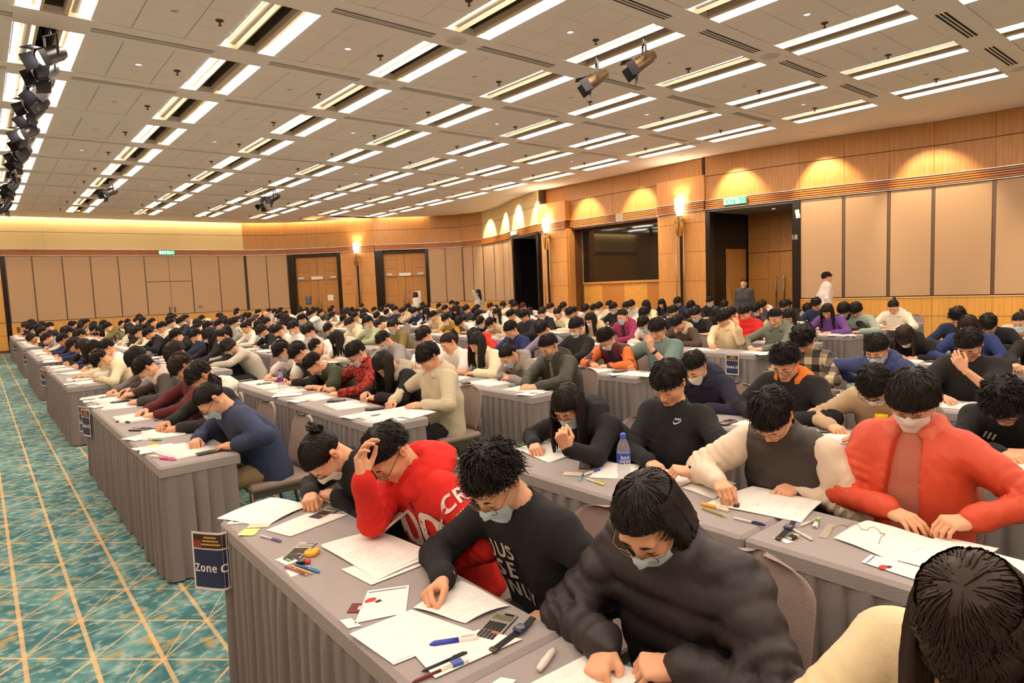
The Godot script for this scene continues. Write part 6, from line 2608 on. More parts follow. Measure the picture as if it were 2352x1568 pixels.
func emblem_mesh() -> ArrayMesh:
	# a curved tick with four outlined letters over it
	var st := begin()
	var up := [Vector2(-0.026, 0.006), Vector2(-0.022, -0.006), Vector2(-0.012, -0.010), Vector2(0.0, -0.006), Vector2(0.014, 0.002), Vector2(0.030, 0.012)]
	var lo := [Vector2(-0.026, 0.006), Vector2(-0.026, -0.010), Vector2(-0.016, -0.017), Vector2(-0.002, -0.013), Vector2(0.014, -0.003), Vector2(0.030, 0.012)]
	for i in 5:
		for v in [up[i], up[i + 1], lo[i + 1], up[i], lo[i + 1], lo[i]]:
			st.add_vertex(Vector3(v.x, v.y, 0))
	var t := text_mesh("NIKE", 0.017, 0.0, true).get_mesh_arrays()
	var tv: PackedVector3Array = t[Mesh.ARRAY_VERTEX]
	for i in (t[Mesh.ARRAY_INDEX] as PackedInt32Array):
		st.add_vertex(tv[i] + Vector3(0.002, 0.013, 0))
	st.index()
	return finish(st)

# ---------------------------------------------------------------- hanging signs
func zone_sign(label: String, f: Transform3D, word: String, bend: float) -> void:
	# a printed sheet hanging from the table edge; bend folds its right-hand strip back round the corner
	var o := thing("zone_sign", label, "sign")
	o.transform = f
	var w := 0.19
	var h := 0.265
	var fold := func(p: Vector3) -> Vector3:
		var x0 := 0.045
		var q := p
		if bend > 0.0 and p.x > x0:
			var s := p.x - x0
			var a := minf(s / 0.05, 1.0) * bend
			q = Vector3(x0 + s * cos(a * 0.75), p.y, p.z - s * sin(a * 0.75))
		q.z += 0.012 * (p.y / h) * (p.y / h) * signf(-p.y) + 0.010 * (1.0 - 4.0 * p.x * p.x / (w * w)) * (0.5 if bend > 0.0 else 0.0)
		return q
	var sheet := func(x0: float, x1: float, y0: float, y1: float, z: float) -> ArrayMesh:
		var st := begin(0)
		for i in 12:
			for j in 8:
				var a := lerpf(x0, x1, i / 12.0)
				var b := lerpf(x0, x1, (i + 1) / 12.0)
				var c := lerpf(y0, y1, j / 8.0)
				var d := lerpf(y0, y1, (j + 1) / 8.0)
				quad(st, fold.call(Vector3(a, c, z)), fold.call(Vector3(b, c, z)), fold.call(Vector3(b, d, z)), fold.call(Vector3(a, d, z)))
		return finish(st)
	obj("paper", sheet.call(-w / 2, w / 2, -h / 2, h / 2, 0.0), paint([232, 222, 216], 0.7), o)
	obj("navy_field", sheet.call(-w / 2 + 0.010, w / 2 - 0.010, -h / 2 + 0.012, h * 0.20, 0.0012), paint([38, 46, 84], 0.6), o)
	obj("header_band", sheet.call(-w / 2 + 0.010, w / 2 - 0.010, h * 0.225, h / 2 - 0.010, 0.0012), paint([62, 34, 34], 0.6), o)
	obj("header_flame", sheet.call(-w / 2 + 0.010, -w * 0.22, h * 0.225, h * 0.36, 0.0018), paint([140, 54, 36], 0.6), o)
	for i in 3:
		obj("header_lettering", sheet.call(-w * (0.22 - 0.04 * i), w * (0.30 - 0.05 * i), h * (0.275 + 0.06 * i), h * (0.305 + 0.06 * i), 0.0018), paint([198, 156, 72], 0.6), o)
	var arr := text_mesh(word, 0.075, 0.0, true).get_mesh_arrays()
	var v: PackedVector3Array = arr[Mesh.ARRAY_VERTEX]
	var fit := 0.185 / maxf(0.01, (v[v.size() - 1] - v[0]).length()) if false else 1.0
	var wide := 0.0
	for p in v:
		wide = maxf(wide, absf(p.x))
	fit = (w * 0.43) / wide
	for i in v.size():
		v[i] = fold.call(Vector3(v[i].x * fit, v[i].y * fit - h * 0.12, 0.0026))
	arr[Mesh.ARRAY_VERTEX] = v
	var m := ArrayMesh.new()
	m.add_surface_from_arrays(Mesh.PRIMITIVE_TRIANGLES, arr)
	obj("lettering", m, paint([236, 232, 230], 0.6), o)

func build_signs() -> void:
	zone_sign("navy zone sign bent round the far corner of the nearest aisle table", Transform3D(Basis(Vector3.UP, -0.95), Vector3(0.705, 0.60, -3.02)), "Zone C", 1.3)
	zone_sign("navy sign with a white zone letter hanging from the fifth column's corner table", Transform3D(Basis(Vector3.UP, -PI / 2), Vector3(7.655, 0.605, -4.66)), "Zone D", 0.0)
	var k := 0
	for q in [[0.725, -7.72], [0.725, -7.48], [0.725, -12.75], [0.725, -12.98], [0.725, -17.9], [0.725, -23.0]]:
		k += 1
		zone_sign("small navy and white sign on the front of the aisle tables, %s from the near end" % nth(k), Transform3D(Basis(Vector3.UP, -PI / 2 + 0.25), Vector3(q[0], 0.60, q[1])), "Zone B", 0.0)

# ---------------------------------------------------------------- people standing by the walls
func standing(x: float, z: float, turn: float, up: float, label: String, s: Dictionary) -> void:
	if not s.has("rw"): s.rw = Vector3(0.23, 0.47, -0.06)
	if not s.has("lw"): s.lw = Vector3(-0.23, 0.47, -0.06)
	s.rp = Vector3(0.3, 0.0, 1.0)
	if not s.has("lp"): s.lp = Vector3(-0.3, 0.0, 1.0)
	for k in ["r", "l"]:
		if not s.has(k + "f"): s[k + "f"] = Vector3(0, -1, -0.15)
		if not s.has(k + "n"): s[k + "n"] = Vector3(1.0 if k == "l" else -1.0, 0, 0)
	var p := pose_of(s)
	var o := thing("person", label, "person", Vector3(x, up, z), turn)
	obj("body", body_mesh(p, 0.016, 0.006, 0.005), skin_mat(0), o)
	obj(s.top, top_field(p, s.get("cut", {}), 0.015).net().mesh(), fabric(s.tc), o)
	var f := Field.new(Vector3(-0.28, -up + 0.05, -0.25), Vector3(0.28, 0.74, 0.25), 0.02)
	f.cap(Vector3(-0.06, 0.54, 0.01), Vector3(0.06, 0.54, 0.01), 0.115, 0.115, 0.02)
	for g in [-1.0, 1.0]:
		var st: float = s.get("stride", 0.0) * g
		f.cap(Vector3(0.085 * g, 0.52, 0), Vector3(0.09 * g, 0.06, st * 0.5), 0.085, 0.062, 0.03)
		f.cap(Vector3(0.09 * g, 0.06, st * 0.5), Vector3(0.09 * g, -up + 0.10, st), 0.060, 0.048, 0.02)
	obj("trousers", f.net().mesh(), fabric(s.get("pants", [30, 29, 32])), o)
	var b := Field.new(Vector3(-0.2, -up - 0.01, -0.45), Vector3(0.2, -up + 0.16, 0.35), 0.012)
	for g in [-1.0, 1.0]:
		var st: float = s.get("stride", 0.0) * g
		b.cap(Vector3(0.09 * g, -up + 0.045, st + 0.05), Vector3(0.095 * g, -up + 0.04, st - 0.15), 0.042, 0.036, 0.0)
	obj("shoes", b.net().mesh(), fabric([40, 38, 40]), o)
	dress_head(o, p, s)

func build_standing() -> void:
	standing(15.45, -6.95, -2.45, 0.47, "person in white shirt walking along the right wall panels", {"top": "shirt", "tc": [238, 224, 214], "hair": "fringe", "lean": 4.0, "pitch": 4.0, "stride": 0.18, "cut": {"loose": 0.024, "collar": 0.03}, "lw": Vector3(-0.25, 0.48, 0.10)})
	standing(16.0, -9.35, 1.75, 0.38, "person in grey jacket with ponytail and wire glasses standing before the right doorway", {"top": "jacket", "tc": [70, 66, 70], "hair": "ponytail", "glasses": "wire", "lean": 3.0, "pitch": 6.0, "fine": true})
	standing(15.9, -21.2, 0.25, 0.36, "person in pale grey coat with long hair, hand to ear, near the far corner", {"top": "coat", "tc": [206, 200, 190], "hair": "long", "lean": 2.0, "pitch": 5.0, "lw": Vector3(-0.13, 1.06, -0.02), "lf": Vector3(0.2, 0.9, 0.1), "ln": Vector3(1, 0, 0), "lh": "cup", "lp": Vector3(-1, -0.4, 0)})
	standing(14.6, -23.9, 0.3, 0.36, "person in white top with long brown hair looking down before the far door", {"top": "sweater", "tc": [232, 222, 210], "hair": "long", "hk": 1, "lean": 4.0, "pitch": 28.0, "rw": Vector3(0.08, 0.74, -0.22), "lw": Vector3(-0.08, 0.74, -0.22)})

# ================================================================ everyone told apart in the photograph, one line each
func build_people() -> void:
	near_person(1.590, -2.819, "person with black tied-up hair in black hoodie writing at the far end of first table", {"lean": 35, "pitch": 70, "gap": 0.3395, "rw": Vector3(0.172, 0.795, -0.423), "lw": Vector3(0.077, 0.795, -0.334), "top": "sweater", "tc": [30, 28, 30], "hair": "bun", "mask": "white", "fine": true, "cell": 0.012, "rh": "write", "lh": "flat", "yaw": 10})
	near_person(1.553, -2.254, "person in red hooded sweatshirt with green-armed glasses, forehead on hand", {"lean": 23.5, "pitch": 52, "side": 8, "gap": 0.3027, "rw": Vector3(-0.010, 1.055, -0.470), "lw": Vector3(-0.160, 0.660, -0.240), "top": "hoodie", "tc": [214, 36, 28], "hood": true, "hair": "crop", "glasses": "square", "fine": true, "cell": 0.0105, "rh": "cup", "lh": "rest", "rp": Vector3(-0.2, -1.0, -0.5), "rf": Vector3(0.1, 0.9, 0.05), "rn": Vector3(-0.75, 0.1, 0.5), "hood_size": 1.12, "cut": {"loose": 0.026, "wrinkle": 0.014}, "pants": [52, 62, 96], "yaw": 8, "print": [{"text": "7", "size": 0.26, "u": 0.085, "v": 0.02, "col": [238, 228, 222], "name": "chest_numeral"}, {"text": "00", "size": 0.26, "u": -0.06, "v": -0.02, "col": [238, 228, 222], "name": "chest_numeral"}, {"text": "700 CAREER GOALS 700", "size": 0.026, "u": -0.115, "v": -0.02, "rot": -62, "col": [34, 26, 26], "name": "chest_lettering"}, {"text": "CR7", "size": 0.085, "arm": "l", "along": 0.3, "col": [240, 232, 226], "name": "sleeve_lettering"}, {"text": "700 CAREER GOALS", "size": 0.02, "arm": "l", "along": 0.52, "col": [240, 232, 226], "name": "sleeve_lettering"}]})
	near_person(1.587, -1.676, "person in black printed T-shirt top with blue mask holding a yellow and black pencil", {"lean": 23.5, "pitch": 46, "gap": 0.3371, "rw": Vector3(0.089, 0.795, -0.462), "lw": Vector3(-0.200, 0.680, -0.220), "top": "sweater", "tc": [26, 25, 28], "hair": "spiky", "mask": "blue", "glasses": "wire", "fine": true, "cell": 0.0105, "rh": "pinch", "lh": "rest", "rf": Vector3(-0.25, -0.12, -0.9), "rn": Vector3(-0.75, -0.75, 0.0), "cut": {"neck_hole": 0.066, "collar": 0, "wrinkle": 0.012}, "yaw": 12, "print": [{"text": "JUS", "size": 0.085, "u": 0.06, "v": 0.035, "col": [214, 204, 192]}, {"text": "SE", "size": 0.095, "u": 0.065, "v": -0.045, "col": [214, 204, 192]}, {"text": "ONLY", "size": 0.085, "u": 0.04, "v": -0.125, "col": [206, 196, 186]}]})
	near_person(1.592, -1.064, "person with centre-parted hair in a black padded jacket and blue mask, writing", {"lean": 19, "pitch": 48, "gap": 0.3418, "rw": Vector3(0.065, 0.795, -0.370), "lw": Vector3(-0.125, 0.795, -0.308), "top": "padded_jacket", "tc": [42, 34, 36], "hair": "parted", "mask": "blue", "glasses": "wire", "fine": true, "cell": 0.0105, "rh": "pinch", "lh": "pinch", "rf": Vector3(-0.35, -0.35, -0.8), "lf": Vector3(0.75, -0.1, -0.6), "ln": Vector3(0.3, -0.9, 0.2), "cut": {"loose": 0.042, "quilt": 0.011, "collar": 0.07, "wrinkle": 0.008, "neck_hole": 0.062}, "yaw": 10, "bands": [["r", 0.97, 0.036, 0.05, [232, 224, 212], "shirt_cuff"], ["l", 0.95, 0.038, 0.07, [236, 228, 214], "shirt_cuff"]]})
	near_person(1.552, -0.326, "person in cream sweatshirt with dark hair bending low in the near right corner", {"lean": 15, "pitch": 62, "gap": 0.3017, "top": "sweater", "tc": [226, 206, 166], "hair": "long_fringe", "fine": true, "cell": 0.0115, "hk": 1, "rh": "write", "lh": "flat"})
	near_person(3.047, -2.660, "person with long straight hair in black hoodie and blue mask, chin on fist", {"lean": 35, "pitch": 46, "side": 4, "gap": 0.3375, "rw": Vector3(0.231, 0.795, -0.505), "lw": Vector3(-0.280, 0.900, -0.727), "top": "hoodie", "tc": [24, 22, 24], "hood": true, "hair": "long", "mask": "blue", "glasses": "wire", "fine": true, "cell": 0.012, "rh": "write", "lh": "fist", "lp": Vector3(-0.5, -1.0, -0.2), "lf": Vector3(0.15, 0.85, -0.3), "ln": Vector3(0.4, -0.2, 0.9), "yaw": 14})
	near_person(3.047, -2.201, "person in black crew-neck sweatshirt with white chest emblem lifting a sheet", {"lean": 3, "pitch": 34, "gap": 0.3371, "rw": Vector3(-0.063, 0.795, -0.344), "lw": Vector3(-0.368, 0.820, -0.398), "top": "sweater", "tc": [27, 26, 30], "hair": "fringe", "fine": true, "cell": 0.0115, "rh": "write", "lh": "pinch", "yaw": 6, "lf": Vector3(0.6, 0.1, -0.7), "print": [{"mesh": emblem_mesh(), "u": -0.075, "v": 0.1, "size": 0.05, "col": [236, 232, 228], "name": "chest_emblem"}]})
	near_person(3.050, -1.486, "person in dark quilted vest over pale shirt wearing wire glasses, pointing at the paper", {"lean": 21, "pitch": 50, "gap": 0.3398, "rw": Vector3(0.139, 0.830, -0.499), "lw": Vector3(-0.074, 0.795, -0.186), "top": "vest", "tc": [58, 50, 44], "sleeves": [226, 208, 184], "shiny": true, "hair": "fringe", "glasses": "wire", "fine": true, "cell": 0.0115, "rh": "pinch", "lh": "point", "cut": {"loose": 0.036, "sleeve": 0, "quilt": 0.006, "collar": 0.045, "wrinkle": 0.006, "neck_hole": 0.06}, "yaw": 6, "lf": Vector3(0.3, -0.25, -0.9)})
	near_person(3.052, -0.994, "person in orange hooded windbreaker over pink T-shirt, white mask, turning a page", {"lean": -3.5, "pitch": 34, "gap": 0.3416, "rw": Vector3(-0.006, 0.795, -0.263), "lw": Vector3(-0.273, 0.820, -0.258), "top": "jacket", "tc": [206, 70, 36], "inner": [188, 112, 92], "hood": true, "hc": [214, 104, 80], "hair": "bowl", "mask": "white", "fine": true, "cell": 0.0115, "rh": "rest", "lh": "pinch", "shiny": true, "cut": {"loose": 0.034, "wrinkle": 0.014, "open": 0.066, "collar": 0.03}, "yaw": 8, "big": 1.04, "lf": Vector3(0.5, 0.0, -0.8), "bands": [["r", 0.97, 0.036, 0.02, [24, 22, 22], "elastic_cuff"], ["l", 0.97, 0.036, 0.02, [24, 22, 22], "elastic_cuff"]]})
	near_person(4.625, -2.924, "person in navy hoodie with white cords and white mask behind black sweatshirt", {"lean": 30, "pitch": 46, "gap": 0.305, "top": "hoodie", "tc": [36, 36, 58], "hood": true, "hair": "crop", "mask": "white", "fine": true, "cell": 0.0125, "yaw": 4, "rh": "write", "lh": "flat"})
	near_person(4.614, -2.246, "person with round dark glasses in black jacket showing orange hood lining", {"lean": 18, "pitch": 38, "gap": 0.2936, "top": "jacket", "tc": [32, 29, 32], "hood": true, "hc": [232, 124, 32], "hair": "spiky", "glasses": "round", "fine": true, "cell": 0.0125, "yaw": 4, "hood_size": 0.9, "rh": "write", "lh": "rest", "cut": {"loose": 0.03}})
	near_person(4.668, -1.622, "person in beige colour-block sweater, dark glasses over white mask, writing with blue pen", {"lean": 32, "pitch": 58, "gap": 0.3478, "rw": Vector3(0.188, 0.795, -0.537), "lw": Vector3(-0.110, 0.795, -0.653), "top": "sweater", "tc": [190, 164, 132], "hair": "fringe", "mask": "white", "glasses": "square", "fine": true, "cell": 0.0125, "rh": "write", "lh": "flat", "yaw": 8})
	near_person(4.668, -0.948, "person with curly dark hair and glasses in black jacket with white script, right edge", {"lean": 37, "pitch": 56, "gap": 0.3478, "rw": Vector3(-0.039, 0.795, -0.619), "top": "jacket", "tc": [30, 28, 30], "hair": "curly", "glasses": "square", "fine": true, "cell": 0.0125, "rh": "rest", "lh": "flat", "print": [{"text": "lll", "size": 0.07, "u": 0.09, "v": 0.08, "col": [220, 216, 210], "rot": -25, "name": "script_print"}]})
	near_person(6.052, -2.835, "person with thick curly hair in black and cream checked shirt", {"lean": 10, "pitch": 52, "gap": 0.3022, "top": "shirt", "tc": [206, 186, 150], "hair": "curly", "cell": 0.0135, "check": true})
	near_person(6.091, -2.170, "person in blue hoodie with wire glasses and blue mask, writing with blue pen", {"lean": 25.5, "pitch": 38, "gap": 0.3406, "rw": Vector3(0.288, 0.795, -0.039), "top": "hoodie", "tc": [62, 72, 118], "hood": true, "hair": "short", "mask": "blue", "glasses": "square", "cell": 0.0135, "rh": "write", "lh": "flat", "fine": true})
	near_person(6.058, -1.546, "person in black T-shirt covering the eyes with one hand", {"lean": 10, "pitch": 42, "gap": 0.3078, "lw": Vector3(-0.041, 1.009, -0.420), "top": "t_shirt", "tc": [34, 31, 31], "hair": "short", "glasses": "square", "cell": 0.0135, "fine": true, "cut": {"loose": 0.022, "sleeve": 0.36}, "lh": "cup", "lp": Vector3(-0.6, -1.0, -0.2), "lf": Vector3(0.5, 0.8, -0.1), "ln": Vector3(0.1, 0.0, 1.0), "rh": "flat"})
	near_person(8.478, -2.724, "person hidden behind long dark hair in black hoodie near the right", {"lean": 37, "pitch": 62, "gap": 0.298, "top": "hoodie", "tc": [24, 22, 24], "hood": true, "hair": "long_fringe", "mask": "white", "cell": 0.015, "hk": 1})
	near_person(8.476, -2.164, "person in royal blue sweater with brown hair behind the eye-covering person", {"lean": 19.5, "pitch": 50, "gap": 0.2957, "top": "sweater", "tc": [44, 58, 112], "hair": "parted", "hk": 1, "cell": 0.015})
	near_person(8.518, -1.534, "person in black sweater writing, mostly beyond the right edge", {"lean": 33.5, "pitch": 44, "gap": 0.338, "rw": Vector3(0.126, 0.795, -0.742), "top": "sweater", "tc": [28, 26, 28], "hair": "short", "cell": 0.015, "rh": "write"})
	near_person(9.917, -2.662, "person with tousled spiky hair in dark navy sweater writing near the right wall", {"lean": 18.5, "pitch": 52, "gap": 0.2872, "top": "sweater", "tc": [34, 44, 72], "hair": "spiky", "cell": 0.015, "rh": "write"})
	near_person(9.910, -2.302, "person in black jacket with grey mask bending beside the blue sweater", {"lean": 30.5, "pitch": 60, "gap": 0.2795, "top": "jacket", "tc": [28, 26, 30], "hair": "fringe", "mask": "grey", "cell": 0.015})
	near_person(11.364, -2.286, "person in beige knit sweater with blue mask at the right edge", {"lean": 43.5, "pitch": 34, "gap": 0.2835, "top": "sweater", "tc": [214, 190, 156], "hair": "ponytail", "mask": "blue", "cell": 0.015, "rh": "write"})
	near_person(1.527, -4.659, "person in navy sweatshirt and khaki trousers, hair clipped back, writing with green pencil", {"lean": 28.5, "pitch": 58, "gap": 0.2769, "rw": Vector3(0.121, 0.795, -0.437), "lw": Vector3(-0.238, 0.795, -0.286), "top": "sweater", "tc": [52, 62, 92], "hair": "ponytail", "mask": "blue", "glasses": "round", "fine": true, "cell": 0.0125, "pants": [150, 128, 92], "rh": "write", "lh": "flat", "cut": {"loose": 0.026, "neck_hole": 0.064}, "bands": [["l", 0.9, 0.033, 0.02, [60, 52, 44], "wristwatch"]]})
	near_person(1.553, -5.526, "person in black jacket with white collar bent beside the navy sweatshirt", {"lean": 14, "pitch": 60, "gap": 0.303, "top": "jacket", "tc": [36, 33, 34], "hair": "short", "skin": 2, "cell": 0.0145, "hood": true, "hc": [222, 214, 204]})
	near_person(1.550, -6.353, "person in maroon sweater with brown-black hair in front of black jacket", {"lean": 8, "pitch": 62, "gap": 0.2997, "top": "sweater", "tc": [96, 34, 36], "hair": "fringe", "hk": 1, "cell": 0.0155})
	near_person(1.667, -7.768, "person in dark brown top with dark hair hidden behind nearer heads", {"lean": -4, "pitch": 56, "gap": 0.4175, "top": "sweater", "tc": [70, 58, 48], "hair": "bowl", "hk": 1, "cell": 0.0165})
	near_person(1.592, -7.343, "person in black and grey jacket with pale hood and white mask, writing", {"lean": 26, "pitch": 62, "gap": 0.3416, "rw": Vector3(0.388, 0.795, -0.421), "lw": Vector3(-0.234, 0.795, -0.447), "top": "jacket", "tc": [66, 62, 58], "hood": true, "hc": [206, 190, 180], "hair": "short", "mask": "white", "cell": 0.0145, "fine": true})
	near_person(1.550, -8.067, "person with round dark hair in grey top behind pale-hooded jacket", {"lean": 16, "pitch": 60, "gap": 0.2998, "top": "sweater", "tc": [120, 112, 108], "hair": "bowl", "cell": 0.0165})
	near_person(1.588, -9.812, "person in cream jacket with white mask stretching both arms over the third table", {"lean": 33.5, "pitch": 74, "gap": 0.3384, "rw": Vector3(0.552, 0.795, -0.554), "lw": Vector3(-0.155, 0.795, -0.448), "top": "jacket", "tc": [228, 210, 174], "hair": "fringe", "mask": "white", "cell": 0.0145})
	near_person(3.146, -4.776, "person in oatmeal hoodie with fringe, green highlighter in hand, at the table end", {"lean": 8.5, "pitch": 40, "gap": 0.3358, "rw": Vector3(0.239, 0.795, -0.390), "lw": Vector3(-0.116, 0.795, -0.296), "top": "hoodie", "tc": [198, 186, 158], "hood": true, "hair": "fringe", "fine": true, "cell": 0.0125, "rh": "pinch", "lh": "flat", "pants": [30, 28, 30], "cut": {"loose": 0.026, "wrinkle": 0.014}})
	near_person(3.250, -5.408, "person with very long straight black hair in black hooded jacket", {"lean": 26.5, "pitch": 64, "gap": 0.4404, "rw": Vector3(0.235, 0.795, -0.427), "lw": Vector3(-0.090, 0.795, -0.479), "top": "jacket", "tc": [26, 24, 26], "hood": true, "hc": [170, 160, 140], "hair": "long", "fine": true, "cell": 0.0135, "cut": {"loose": 0.03}})
	near_person(3.173, -6.045, "person in red and black patterned jacket with glasses and white mask, writing in blue", {"lean": 17, "pitch": 46, "gap": 0.3629, "rw": Vector3(0.418, 0.795, -0.387), "top": "jacket", "tc": [178, 44, 28], "hair": "short", "mask": "white", "glasses": "square", "fine": true, "cell": 0.0125, "blotch": true, "cut": {"loose": 0.026, "collar": 0.05}})
	near_person(3.191, -6.707, "person in olive green T-shirt leaning low over the table", {"lean": 38, "pitch": 64, "gap": 0.3812, "rw": Vector3(0.413, 0.795, -0.378), "top": "t_shirt", "tc": [60, 66, 42], "hair": "crop", "fine": true, "cell": 0.0135, "cut": {"sleeve": 0.36, "loose": 0.016}, "lh": "fist"})
	near_person(3.114, -7.236, "person in black top with white sleeve stripes and dark fringe", {"lean": 24.5, "pitch": 56, "gap": 0.3037, "top": "sweater", "tc": [26, 25, 27], "hair": "fringe", "cell": 0.0145})
	near_person(3.112, -7.724, "person in white T-shirt with blue mask at the far end of second column table", {"lean": 25, "pitch": 58, "gap": 0.3024, "top": "t_shirt", "tc": [228, 222, 216], "hair": "fringe", "mask": "blue", "cell": 0.0145, "cut": {"sleeve": 0.36, "loose": 0.018}})
	near_person(3.278, -10.151, "person in light grey sweatshirt with bob hair and white mask writing at third block", {"lean": 37, "pitch": 54, "gap": 0.5678, "rw": Vector3(0.448, 0.795, -0.608), "top": "sweater", "tc": [196, 188, 172], "hair": "bob", "mask": "white", "cell": 0.0145})
	far_person(3.024, -10.413, "person with ponytail and white mask in black behind grey sweatshirt", 0, {"top": "sweater", "tc": [30, 28, 30], "hair": "ponytail", "mask": "white"})
	far_person(2.998, -11.082, "person with white mask and long hair in black, third block second column", 0, {"top": "hoodie", "tc": [36, 33, 36], "hair": "long_fringe", "mask": "white", "hood": true})
	far_person(3.077, -11.820, "person in navy with hand held to the cheek, third block second column", 1, {"top": "sweater", "tc": [36, 42, 70], "hair": "short", "prop": true})
	far_person(2.881, -12.283, "person in black with white mask and raised hand, third block second column", 1, {"top": "hoodie", "tc": [30, 28, 30], "hair": "fringe", "mask": "white", "hood": true, "prop": true})
	far_person(3.210, -15.577, "person in bulky cream coat at the table end of fourth block", 0, {"top": "padded_jacket", "tc": [226, 212, 178], "hair": "short", "hood": true})
	far_person(1.633, -11.297, "person with big dark hair in beige coat, third block aisle column", 2, {"top": "hoodie", "tc": [196, 174, 140], "hair": "bowl", "hood": true})
	far_person(1.558, -14.077, "person in navy jacket with brown hair, third block aisle column", 0, {"top": "jacket", "tc": [38, 52, 92], "hair": "short", "hk": 1})
	far_person(1.526, -15.692, "person in navy jacket and white mask holding up a sheet, third block aisle column", 0, {"top": "jacket", "tc": [38, 52, 92], "hair": "short", "mask": "white", "glasses": "square"})
	near_person(4.641, -4.733, "person in dark green parka with grey mask, both hands on the paper", {"lean": 18, "pitch": 38, "gap": 0.2815, "rw": Vector3(-0.009, 0.795, -0.576), "lw": Vector3(-0.156, 0.795, -0.536), "top": "parka", "tc": [56, 54, 42], "inner": [134, 124, 112], "hood": true, "hair": "crop", "mask": "grey", "fine": true, "cell": 0.0125, "rh": "rest", "lh": "flat", "cut": {"loose": 0.036, "wrinkle": 0.016, "open": 0.045, "collar": 0.045}, "shiny": true})
	near_person(4.758, -5.306, "person in grey hoodie with ponytail and blue mask resting on folded arms", {"lean": 37, "pitch": 52, "gap": 0.3976, "rw": Vector3(0.117, 0.795, -0.382), "lw": Vector3(-0.098, 0.795, -0.467), "top": "hoodie", "tc": [150, 142, 132], "hood": true, "hair": "ponytail", "mask": "blue", "cell": 0.0135, "fine": true})
	near_person(4.716, -5.988, "person in cream varsity jacket with long hair reading a sheet", {"lean": 22.5, "pitch": 40, "gap": 0.3556, "rw": Vector3(0.305, 0.795, -0.318), "lw": Vector3(-0.106, 0.795, -0.402), "top": "jacket", "tc": [232, 218, 182], "hair": "long", "cell": 0.0135, "fine": true, "cut": {"loose": 0.03}, "bands": [["l", 0.6, 0.05, 0.03, [28, 26, 28], "sleeve_stripe"], ["l", 0.93, 0.04, 0.012, [28, 26, 28], "cuff_stripe"]]})
	near_person(4.665, -6.467, "person in white T-shirt with brown ponytail looking down", {"lean": 26, "pitch": 36, "gap": 0.3047, "top": "t_shirt", "tc": [236, 228, 218], "hair": "ponytail", "hk": 1, "cell": 0.014, "cut": {"sleeve": 0.36, "loose": 0.018}, "fine": true})
	near_person(4.596, -7.125, "person in white sweater with pink mask behind oatmeal hoodie", {"lean": 9.5, "pitch": 50, "gap": 0.2362, "rw": Vector3(-0.325, 0.795, -0.621), "top": "sweater", "tc": [234, 226, 216], "hair": "fringe", "hk": 1, "mask": "pink", "cell": 0.0145})
	near_person(4.650, -7.997, "person in grey T-shirt with dark hair and blue mask in the third column", {"lean": 27, "pitch": 56, "gap": 0.2902, "top": "t_shirt", "tc": [150, 142, 138], "hair": "short", "mask": "blue", "cell": 0.0145, "cut": {"sleeve": 0.4, "loose": 0.02}})
	near_person(6.130, -4.540, "person in teal T-shirt with dark wristband pulling at mask", {"lean": 15.5, "pitch": 28, "gap": 0.3402, "rw": Vector3(0.296, 0.795, -0.343), "lw": Vector3(-0.095, 1.018, -0.450), "big": 1.07, "top": "t_shirt", "tc": [112, 134, 130], "hair": "fringe", "fine": true, "cell": 0.0135, "cut": {"sleeve": 0.38, "loose": 0.024}, "rh": "fist", "lh": "cup", "lp": Vector3(-0.5, -1.0, -0.3), "lf": Vector3(0.1, 0.9, -0.2), "ln": Vector3(0.9, 0.0, 0.3), "bands": [["l", 0.8, 0.034, 0.028, [26, 24, 26], "wristband"]], "yaw": 10})
	near_person(6.109, -5.182, "person in maroon track jacket with orange sleeves, glasses and white mask, writing", {"lean": 27.5, "pitch": 52, "gap": 0.3187, "rw": Vector3(0.084, 0.795, -0.496), "top": "jacket", "tc": [84, 26, 40], "sleeves": [222, 110, 34], "shiny": true, "inner": [36, 42, 58], "hair": "spiky", "mask": "white", "glasses": "square", "fine": true, "cell": 0.0135, "rh": "write", "cut": {"loose": 0.026, "open": 0.045, "sleeve": 1}})
	near_person(6.092, -5.949, "person in black sweater with white pointed mask, second block fourth column", {"lean": 0, "pitch": 34, "gap": 0.3016, "top": "sweater", "tc": [30, 27, 28], "hair": "short", "mask": "white", "cell": 0.014, "fine": true})
	near_person(6.087, -6.434, "person in lavender sweater with dark hair behind the parka", {"lean": 12.5, "pitch": 54, "gap": 0.2968, "top": "sweater", "tc": [150, 136, 158], "hair": "short", "cell": 0.0145})
	near_person(6.080, -7.058, "person in navy fleece with glasses in the fourth column", {"lean": 18, "pitch": 40, "gap": 0.2901, "top": "sweater", "tc": [38, 46, 96], "hair": "short", "glasses": "wire", "cell": 0.0145, "fine": true})
	far_person(6.290, -7.938, "person in bright red hoodie bowed behind the varsity jacket", 3, {"top": "hoodie", "tc": [206, 46, 36], "hair": "fringe", "hood": true})
	near_person(8.622, -4.442, "person in grey-green hoodie writing at the corner table with hanging sign", {"lean": 17.5, "pitch": 30, "gap": 0.3415, "rw": Vector3(0.265, 0.795, -0.441), "lw": Vector3(0.005, 0.795, -0.563), "big": 1.06, "top": "hoodie", "tc": [118, 122, 108], "hood": true, "hair": "crop", "fine": true, "cell": 0.0135, "rh": "write", "lh": "flat"})
